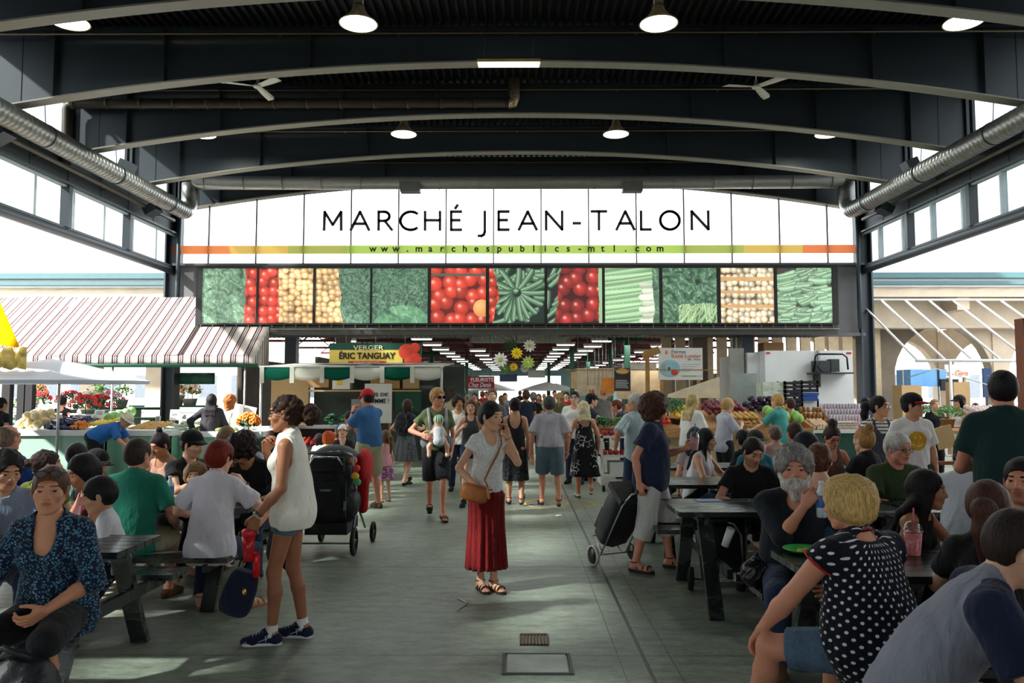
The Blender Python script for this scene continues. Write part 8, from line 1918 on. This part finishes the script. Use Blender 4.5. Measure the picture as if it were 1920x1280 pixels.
# tumbler, dark bag and jacket of the woman in profile
q = hh('profile', 0, .07)
tb = T('tumbler', q+Vector((-.03, -.02, -.2)), 'red tumbler with a red lid held low by the woman in profile', 'cup'); c = q+Vector((-.03, -.02, -.22))
b = MB(); b.lathe([(.03, 0), (.034, .0), (.044, .17), (.0, .17)], c, 20); b.build('cup_body', mat('clear red plastic', (200, 36, 44), .15, 0, .2, 20), tb); b = MB(); b.lathe([(.047, .165), (.048, .19), (.036, .205), (.012, .21), (0, .21)], c, 20); b.build('lid', mat('red lid', (224, 44, 60), .3), tb)
c2 = c+Vector((.045, .03, -.11)); b = MB(); b.lathe([(.02, 0), (.024, .0), (.026, .13), (.012, .16), (.0, .16)], c2, 14); o = thing('red_bottle', b, mat('red bottle', (220, 30, 40), .2, 0, .3, 30), 'bright red bottle with white lettering hanging below the tumbler', 'bottle')
nb_ = T('navy_bag', q+Vector((-.1, .06, -.5)), 'navy drawstring bag with a gold clasp hanging from the hand of the woman in profile', 'bag'); c3 = q+Vector((-.10, .05, -.42))
b = MB(); b.ell(c3, (.10, .06, .15), 16, 12, rot=Ry(18), f=lambda p: (1+.18*(-p.z))/max(.75, (abs(p.x)**5+abs(p.z)**5)**.2)); b.build('bag_body', P_(30, 36, 58), nb_); b = MB(); b.tube([q, c3+Vector((.03, 0, .14))], .006, 5); b.tube([q+Vector((-.01, 0, 0)), c3+Vector((-.01, -.02, .15))], .006, 5); b.build('handle', blackp, nb_); b = MB(); b.ell(c3+Vector((.05, -.07, .0)), (.014, .008, .022)); b.build('clasp', mat('gold clasp', (220, 180, 70), .3, .8), nb_)
s1 = jw('profile', 'el1'); F = SDF(); top_ = s1+Vector((.05, -.06, .03))
F.cap(top_+Vector((.0, .02, .06)), top_+Vector((-.02, .0, -.22)), .05, .075, .05); F.cap(top_+Vector((-.02, 0, -.2)), top_+Vector((-.05, .02, -.55)), .075, .085, .05); F.cap(top_+Vector((.05, 0, -.3)), top_+Vector((.03, .02, -.62)), .05, .055, .04)
V, Q = F.mesh(.009); V = foldy(V, Q, .012, 30, 2, (1, 1, .35)); jk = mesh_obj('jacket', V-np.array(top_), Q, [P_(28, 28, 34)]); jk.location = top_; tag(jk, 'black jacket draped over the far arm of the woman in profile', 'jacket')
# backpack on the walking woman
def backpack(key, m_, lb, sc=1.0):
    o, J, root, Mz, s = PEOPLE[key]; F = SDF(); U = lambda x, y, z: J['waist']+J['Mu'] @ Vector((x, y, z))*s
    F.ell(U(0, -.20, .13), (.13*sc, .075*sc, .20*sc), J['Mu'], .03); F.ell(U(0, -.26, .07), (.10*sc, .05*sc, .11*sc), J['Mu'], .02)
    V, Q = F.mesh(.012); V = foldy(V, Q, .006, 24, 1); M3 = np.array(Mz.to_3x3()); r = pw(key, U(0, -.2, -.06)); W = V@M3.T+np.array(root)-np.array(r)
    t = T('backpack', r, lb, 'backpack'); mesh_obj('pack_body', W, Q, [m_], t); b = MB()
    b.tube([pw(key, U(-.06, -.27, .2)), pw(key, U(0, -.28, .27)), pw(key, U(.06, -.27, .2))], .008, 6); b.build('carry_handle', blackp, t)
    for sx in (-1, 1): b = MB(); b.tube([pw(key, U(sx*.09, -.16, .27)), pw(key, U(sx*.105, -.03, .335)), pw(key, U(sx*.10, .10, .26)), pw(key, U(sx*.12, .10, .12)), pw(key, U(sx*.13, -.05, .0)), pw(key, U(sx*.1, -.17, -.02))], .016, 6); b.build('strap', m_, t)
backpack('backpacker', fab('print', (40, 40, 44), (90, 92, 96), 9), 'black and grey backpack worn by the woman in the grey dress')
# baby in the carrier
o, J, root, Mz, s = PEOPLE['dad']; U = lambda x, y, z: pw('dad', J['waist']+J['Mu'] @ Vector((x, y, z))*s)
bc_ = T('baby_carrier', U(0, .18, -.12), 'grey front baby carrier worn by the blond man', 'carrier'); F = SDF(); Lc = lambda x, y, z: J['waist']+J['Mu'] @ Vector((x, y, z))*s
F.ell(Lc(0, .17, .02), (.115, .085, .15), J['Mu'], .03); F.cap(Lc(-.13, .03, -.10), Lc(.13, .03, -.10), .09, k=.05); V, Q = F.mesh(.011); V = foldy(V, Q, .006, 30, 5); M3 = np.array(Mz.to_3x3()); mesh_obj('carrier_body', V@M3.T+np.array(root)-np.array(bc_.location), Q, [P_(112, 112, 120)], bc_)
for sx in (-1, 1): b = MB(); b.tube([U(sx*.1, .19, .1), U(sx*.115, .12, .26), U(sx*.115, -.0, .335), U(sx*.1, -.12, .22)], .022, 6); b.build('strap', P_(150, 150, 154), bc_)
bb_ = pw('dad', Lc(0, .24, .20)); F = SDF(); F.ell((0, 0, .0), (.06, .066, .068)); F.cap((0, 0, -.05), (0, -.02, -.2), .05, .07); F.ell((.0, .06, -.01), (.012, .012, .01), None, .01)
for sx in (-1, 1): F.cap((sx*.07, 0, -.24), (sx*.12, .03, -.33), .036, .03); F.cap((sx*.12, .03, -.33), (sx*.12, .02, -.44), .03, .024); F.cap((sx*.12, .02, -.44), (sx*.12, .06, -.46), .022, .018); F.cap((sx*.05, 0, -.1), (sx*.1, .03, -.18), .025, .018)
V, Q = F.mesh(.008); by = mesh_obj('person', V, Q, [skin(SK['fair'], 'fair')]); by.location = bb_; by.rotation_euler = (0, 0, R(14)); tag(by, 'baby in a green and white hat carried on the chest of the blond man', 'person')
F = SDF(); F.ell((0, -.005, .02), (.07, .076, .07)); F.cut((0, 0, .005), (0, .3, -1)); V, Q = F.mesh(.007); mesh_obj('hat', V, Q, [fab('vstripe', (70, 150, 96), (226, 226, 220), 12)], by)
F = SDF(); F.cap((0, -.02, -.12), (0, -.03, -.24), .066, .08); V, Q = F.mesh(.01); mesh_obj('baby_suit', V, Q, [P_(196, 198, 204)], by)
# shopping trolleys
def trolley(base, top, w_, lb, side_m, front=False):
    """base: axle centre, top: handle end"""
    base = Vector(base); top = Vector(top); d = (top-base).normalized(); ax = Vector((0, 0, 1)).cross(d); ax = ax.normalized(); nrm = d.cross(ax)*-1
    if nrm.z < 0: nrm = -nrm
    t = T('shopping_trolley', (base.x, base.y, 0), lb, 'trolley'); L = (top-base).length
    b = MB()
    for sx in (-1, 1): b.tube([base+ax*sx*w_*.42, base+ax*sx*w_*.42+d*L*.8, base+ax*sx*w_*.3+d*L*.95, top], .009, 6)
    b.tube([base-ax*w_*.62, base+ax*w_*.62], .008, 6); b.tube([base+ax*.1, base+ax*.1+nrm*.26-d*.02, base-ax*.1+nrm*.26-d*.02, base-ax*.1], .008, 6); b.build('frame', chrome, t)
    b = MB(); rot = Matrix((ax, nrm, d)).transposed(); rows = []
    prof = [(0, .0, .15), (.06, .86, .17), (.25, .95, .19), (.5, 1.0, .20), (.68, 1.0, .19), (.76, .86, .15), (.78, .3, .05)]
    for f, ww, dd in prof:
        row = []
        for k in range(25):
            a = 2*PI*k/24; ca, sa = math.cos(a), math.sin(a); sx, sy = math.copysign(abs(ca)**.45, ca), math.copysign(abs(sa)**.45, sa)
            row.append(base+d*(.05+L*f)+ax*sx*w_*.5*ww+nrm*(.13+sy*dd*.62+.006*math.sin(k*5+f*20)))
        rows.append(row)
    b.sheet(rows, .006); b.build('fabric_bag', side_m, t)
    b = MB(); b.box(base+d*(.05+L*.76)+nrm*.14, (w_*1.0, .26, .05), rot=rot); b.box(base+d*(L*.28)+nrm*.27, (w_*.7, .03, L*.3), rot=rot); b.build('flap', side_m, t)
    b = MB(); b.tube([top-ax*w_*.2, top+ax*w_*.2], .02, 8); b.tube([top+ax*.04+nrm*0-d*.0, top+nrm*.07-d*.1, top-d*.24+nrm*.08], .014, 6); b.build('handle', blackp, t)
    for sx in (-1, 1):
        c = base+ax*sx*w_*.66; rr = Matrix((nrm, ax.cross(nrm), ax)).transposed()
        b = MB(); b.lathe([(.085, -.018), (.098, -.014), (.1, 0), (.098, .014), (.085, .018), (.082, .0), (.085, -.018)], c, 28, rot=rr); wh = b.build('wheel', mat('pale tyre', (206, 204, 196), .6) if not front else rubber, t)
        b = MB(); b.lathe([(.0, -.012), (.08, -.008), (.082, 0), (.08, .008), (0, .012)], c, 20, rot=rr); b.build('hub', blackp, wh)
g0 = gd(1137, 1062); g1 = gd(1160, 1045); hd_ = hh('navyblouse', 1, .08)
nyl = mat('black nylon', (26, 28, 32), .5, 0, .2, 12, .3, 60)
trolley((g0.x+.08, g0.y+.12, .1), hd_, .34, 'black two-wheeled shopping trolley pulled by the woman in the navy blouse', nyl)
v0 = gd(1352, 1098); trolley((1.72, 6.55, .1), (1.6, 6.22, .66), .40, 'tall black shopping trolley standing under the scuffed table', nyl, True)
tk = pw('navyblouse', PEOPLE['navyblouse'][1]['wr0']+PEOPLE['navyblouse'][1]['hd0']*.09+Vector((0, 0, .03)))
def cup(c, lb, col, h_=.13, r_=.042, straw=None, dome=True, nm='drink_cup'):
    t = T(nm, c, lb, 'cup'); b = MB(); b.lathe([(r_*.72, 0), (r_*.74, .003), (r_, h_), (0, h_)], c, 22); b.build('cup_body', mat('drink %s' % (col,), col, .15, 0, .35, 24), t)
    b = MB(); b.lathe([(r_*1.08, h_-.004), (r_*1.1, h_+.004), (r_*1.0, h_+.008)]+([(r_*.95, h_+.03), (r_*.6, h_+.05), (r_*.2, h_+.055), (0, h_+.055)] if dome else [(0, h_+.01)]), c, 22); b.build('lid', glass('clear lid', (238, 240, 240), .75), t)
    if straw: b = MB(); b.tube([Vector(c)+Vector((.0, 0, h_*.3)), Vector(c)+Vector((.008, 0, h_+.13))], .0045, 8); b.build('straw', mat('straw %s' % (straw,), straw, .4), t)
cup(tk+Vector((0, -.0, -.09)), 'clear plastic cup of pink drink held by the woman in the navy blouse', (176, 130, 140), .12, .042, (60, 120, 170))
v = gd(1713, 1040, .752); cup(Vector((v.x, v.y, .752)), 'pink iced drink with a domed lid and pink straw on the nearest right table', (226, 130, 134), .135, .05, (224, 120, 130))
v = gd(159, 1000, .752); cup(Vector((-2.62, 4.62, .752)), 'small clear bottle with a white straw in front of the small boy', (196, 190, 190), .12, .03, (236, 236, 236), False)
# plates, brochure, paper and bags on the tables
v = gd(1502, 1036, .752); t = T('green_plate', (v.x+.02, v.y, .752), 'bright green plastic plate with food on the nearest right table', 'plate'); b = MB(); b.lathe([(.0, .004), (.07, .004), (.115, .022), (.12, .024), (.118, .028), (.07, .01), (0, .01)], (v.x+.02, v.y, .752), 28); b.build('plate', mat('green plate plastic', (70, 200, 90), .3), t)
b = MB(); R_ = random.Random(4)
for q in range(9): b.ell((v.x+.02+R_.uniform(-.05, .06), v.y+R_.uniform(-.04, .04), .768), (R_.uniform(.012, .025), .014, .01))
b.build('food', mat('fried food', (214, 160, 90), .7, 0, .3, 40), t)
v = gd(1318, 938, .752); b = MB(); b.box((v.x+.05, v.y, .754), (.22, .15, .003), rz=.1); thing('brochure', b, mat('blue brochure', (44, 84, 140), .4, 0, .4, 14), 'blue printed brochure lying on the scuffed table', 'brochure')
v = gd(1404, 926, .752); F = SDF(); F.ell((0, 0, .05), (.17, .1, .06)); F.cap((.08, 0, .06), (.2, .02, .12), .05, .02); F.cut((0, 0, .0), (0, 0, -1)); V, Q = F.mesh(.009); V = foldy(V, Q, .012, 40, 2); o = mesh_obj('paper_bag', V, Q, [paper]); o.location = (v.x+.02, v.y+.02, .752); tag(o, 'crumpled white paper bag on the scuffed table before the man with the moustache', 'bag')
v = gd(1412, 905, .752); pz = hh('moustache', 0, .08); b = MB(); b.ell(pz, (.03, .03, .05), 8, 6); thing('napkin_wrap', b, paper, 'white wrapped bread held by the man with the moustache', 'food')
v = gd(1385, 893, .752); b = MB(); b.box((2.42, 8.0, .765), (.24, .2, .02), rz=.2); thing('newspaper', b, mat('newsprint', (214, 210, 206), .8, 0, .2, 30), 'folded paper on the table under the hands of the long-haired woman', 'paper')
pz = hh('blackcapbeard', 1, .07); b = MB(); b.ell(pz, (.05, .03, .03), 10, 6); thing('sandwich', b, mat('bread crust', (206, 168, 120), .7, 0, .3, 30), 'sandwich held by the bearded man in the black cap', 'food')
v = gd(338, 943, .752); b = MB(); b.box((v.x, v.y, .765), (.26, .18, .025)); b.ell((v.x-.04, v.y, .79), (.07, .05, .03)); b.ell((v.x+.07, v.y, .79), (.03, .03, .022)); thing('food_tray', b, mat('white food tray', (220, 214, 206), .6, 0, .25, 20), 'white takeaway tray of food on the second left table', 'tray')
def water(c, lb, rot=None):
    t = T('water_bottle', c, lb, 'bottle'); b = MB(); b.lathe([(.028, 0), (.032, .008), (.030, .05), (.033, .1), (.032, .15), (.014, .185), (.013, .2), (0, .2)], c, 18, rot=rot); b.build('bottle_body', mat('water in clear plastic', (196, 206, 214), .08, 0, .2, 30), t)
    b = MB(); b.lathe([(.0335, .06), (.0345, .062), (.0345, .13), (.0335, .132)], c, 18, rot=rot); b.build('label', mat('blue bottle label', (60, 110, 180), .4), t); b = MB(); b.lathe([(.015, .195), (.015, .215), (0, .215)], c, 14, rot=rot); b.build('cap', whitew, t)
water(hh('beard', 1, .09)+Vector((.02, -.02, -.14)), 'clear water bottle with a blue label raised by the bearded old man')
v = gd(318, 940, .752); water(Vector((v.x, v.y, .752)), 'clear water bottle beside the man in the sea green polo'); v = gd(1284, 900, .752); water(Vector((1.5, 7.9, .752)), 'green-capped water bottle at the end of the table behind the navy blouse')
b = MB(); v = gd(1340, 960, .0); b.tube([(1.62, 6.1, .48), (1.66, 6.06, .62)], [.03, .035], 8); thing('rolled_paper', b, paper, 'rolled white paper sticking out of the tall black trolley', 'paper')
# backpack on the floor at the bottom left
F = SDF(); F.ell((0, 0, .22), (.19, .15, .24)); F.ell((.05, -.12, .16), (.13, .07, .14), None, .03); F.cut((0, 0, .0), (0, 0, -1)); V, Q = F.mesh(.009); V = foldy(V, Q, .012, 22, 3); v = gd(135, 1278)
t = T('floor_backpack', (-2.36, 3.72, 0), 'black backpack slumped on the floor under the woman in the floral shirt', 'backpack'); mesh_obj('pack_body', V, Q, [nyl], t); b = MB(); b.tube([(-.1, -.05, .42), (-.02, -.1, .5), (.08, -.05, .43)], .014, 6); b.tube([(.12, -.14, .36), (.19, -.16, .2), (.17, -.12, .04)], .012, 6); b.build('strap', nyl, t, world=False)
b = MB(); b.tube([(.02, -.185, .26), (.12, -.17, .22), (.15, -.15, .1)], .005, 5); b.build('zipper', chrome, t, world=False)
for k, (x, y, lb) in enumerate(((2.2, 4.95, 'dark plastic bag beside the knee of the bearded old man'), (-3.3, 5.6, 'dark handbag on the bench left of the man in the sea green polo'))):
    F = SDF(); F.ell((0, 0, .14), (.15, .12, .15)); F.cap((0, 0, .24), (.03, 0, .34), .05, .02); F.cut((0, 0, .0), (0, 0, -1)); V, Q = F.mesh(.01); V = foldy(V, Q, .016, 30, k); o = mesh_obj('dark_bag', V, Q, [mat('black bag film', (24, 24, 26), .3, 0, .2)]); o.location = (1.5 if k == 0 else x, y, .452 if k == 0 else .0); o.scale = (.6, .6, .6) if k == 0 else (1, 1, 1); tag(o, lb if k == 0 else 'dark handbag on the floor behind the man in the sea green polo', 'bag')
# pushchair
pr = T('pushchair', (-1.98, 8.2, 0), 'black double pushchair with a red hood seen from behind', 'pushchair')
def pz_(px, py, D=8.2): return at(px, py, D)
F = SDF(); c = pz_(618, 945); cx = c.x
F.cap((cx-.15, 8.25, .52), (cx+.15, 8.25, .52), .17, k=.05); F.ell((cx, 8.2, .42), (.28, .16, .2), None, .06); F.ell((cx, 8.22, .78), (.25, .10, .26), None, .05)
V, Q = F.mesh(.012); V = foldy(V, Q, .008, 20, 1); mesh_obj('seat_back', V-np.array(pr.location), Q, [mat('black pushchair cloth', (22, 22, 25), .55, 0, .2, 8)], pr)
F = SDF(); F.ell((cx+.02, 8.35, .94), (.26, .24, .17), None, .03); F.cut((0, 0, .84), (0, 0, -1)); V, Q = F.mesh(.012); mesh_obj('hood', V-np.array(pr.location), Q, [mat('black hood cloth', (26, 26, 29), .6)], pr)
F = SDF(); F.ell((cx+.31, 8.5, .86), (.085, .24, .2), None, .04); F.cap((cx+.31, 8.4, .75), (cx+.30, 8.45, .42), .07, .06, .05); V, Q = F.mesh(.012); mesh_obj('red_hood', V-np.array(pr.location), Q, [P_(176, 28, 32)], pr)
b = MB(); b.box((cx, 8.075, .56), (.40, .05, .36)); b.box((cx, 8.06, .60), (.30, .05, .2)); b.box((cx, 8.1, .92), (.34, .05, .14)); b.build('back_pocket', nyl, pr)
b = MB(); b.tube([(cx-.17, 8.03, .92), (cx-.12, 8.0, 1.0), (cx+.12, 8.0, 1.0), (cx+.17, 8.03, .92)], .012, 8); b.box((cx-.2, 8.04, .5), (.03, .03, .1)); b.box((cx+.2, 8.04, .5), (.03, .03, .1)); b.box((cx, 8.03, .66), (.12, .02, .02)); b.build('chrome_trim', chrome, pr)
b = MB()
for sx in (-1, 1):
    x = cx+sx*.27; b.tube([(x, 8.02, 1.02), (x, 8.1, .8), (x, 8.35, .45), (x, 8.75, .16)], .013, 8); b.tube([(x, 8.3, .5), (x, 8.02, .12)], .013, 8)
b.tube([(cx-.27, 8.02, 1.02), (cx-.2, 7.98, 1.05), (cx+.2, 7.98, 1.05), (cx+.27, 8.02, 1.02)], .018, 10); b.tube([(cx-.3, 8.02, .12), (cx+.3, 8.02, .12)], .01, 6); b.build('frame', mat('dull chrome tube', (120, 122, 126), .3, .7), pr)
for x, y, r_ in ((cx-.3, 8.02, .14), (cx+.3, 8.02, .14), (cx+.36, 8.75, .11), (cx-.22, 8.75, .11)):
    b = MB(); b.lathe([(r_*.8, -.022), (r_, -.015), (r_, .015), (r_*.8, .022), (r_*.74, 0), (r_*.8, -.022)], (x, y, r_), 24, rot=Ry(90)); wh = b.build('wheel', rubber, pr); b = MB(); b.lathe([(0, -.012), (r_*.2, -.012), (r_*.2, .012), (0, .012)], (x, y, r_), 12, rot=Ry(90))
    for q in range(5): a = q*1.257; b.bar((x, y, r_), (x, y+math.cos(a)*r_*.76, r_+math.sin(a)*r_*.76), .012, .012)
    b.build('spokes', mat('grey spokes', (110, 110, 114), .4, .4), wh)
b = MB(); b.bb(cx-.22, cx+.22, 8.05, 8.6, .2, .32); b.build('basket', bc, pr)
for k, (dx, dz, c_) in enumerate(((.27, .96, (230, 110, 50)), (.30, .88, (220, 60, 60)), (.29, .80, (230, 180, 60)), (.31, .74, (90, 170, 120)))): b = MB(); b.ell((cx+dx, 8.08, dz), (.045, .035, .04), 10, 8); b.build('hanging_toy', mat('toy %d' % k, c_, .6), pr)
# floor fittings, litter and the painted ring
v0, v1 = gd(950, 1262), gd(1066, 1228); b = MB(); b.bb(v0.x, v1.x-.02, v0.y, v1.y, .0, .006)
S('trim_2', b, mat('pale steel hatch', (150, 154, 146), .45, .2, .2, 5, .2, 30)); b = MB()
for (a, c_, d_, e_) in ((v0.x-.03, v1.x+.01, v1.y, v1.y+.02), (v0.x-.03, v1.x+.01, v0.y-.02, v0.y), (v0.x-.03, v0.x-.01, v0.y, v1.y), (v1.x-.01, v1.x+.01, v0.y, v1.y)): b.bb(a, c_, d_, e_, 0, .008)
S('trim_3', b, mat('hatch rim', (60, 62, 60), .6)); v0, v1 = gd(976, 1210), gd(1026, 1195); b = MB(); b.bb(v0.x, v1.x, v0.y, v0.y+.015, 0, .008); b.bb(v0.x, v1.x, v1.y+.05, v1.y+.07, 0, .008)
for q in range(9): x = v0.x+(v1.x-v0.x)*q/8; b.bb(x-.005, x+.005, v0.y, v1.y+.06, 0, .008)
S('trim_4', b, mat('rusty grate', (74, 50, 42), .8))
c = gd(1049, 944); b = MB(); rows = [[(c.x+r_*math.cos(2*PI*k/48), c.y+r_*math.sin(2*PI*k/48), .003) for k in range(49)] for r_ in (.49, .53)]; b.sheet(rows, .002); b.bb(c.x-.2, c.x+.15, c.y-.02, c.y+.03, .001, .003); b.bb(c.x+.1, c.x+.14, c.y-.15, c.y+.2, .001, .003); S('trim_5', b, mat('worn yellow floor paint', (196, 164, 84), .8, 0, .3, 8))
c = gd(1047, 968); b = MB(); b.ell((c.x, c.y, .012), (.045, .03, .012), 10, 6); thing('paper_scrap', b, paper, 'small white scrap of paper on the floor of the aisle', 'litter')
a_, c_ = gd(858, 1122), gd(876, 1131); d_ = gd(856, 1146); b = MB(); b.tube([a_+Vector((0, 0, .006)), c_+Vector((0, 0, .006)), d_+Vector((0, 0, .006))], [.006, .005, .003], 5); thing('twig', b, mat('pale twig', (190, 184, 170), .7), 'bent pale twig on the floor in front of the woman in the red skirt', 'twig')
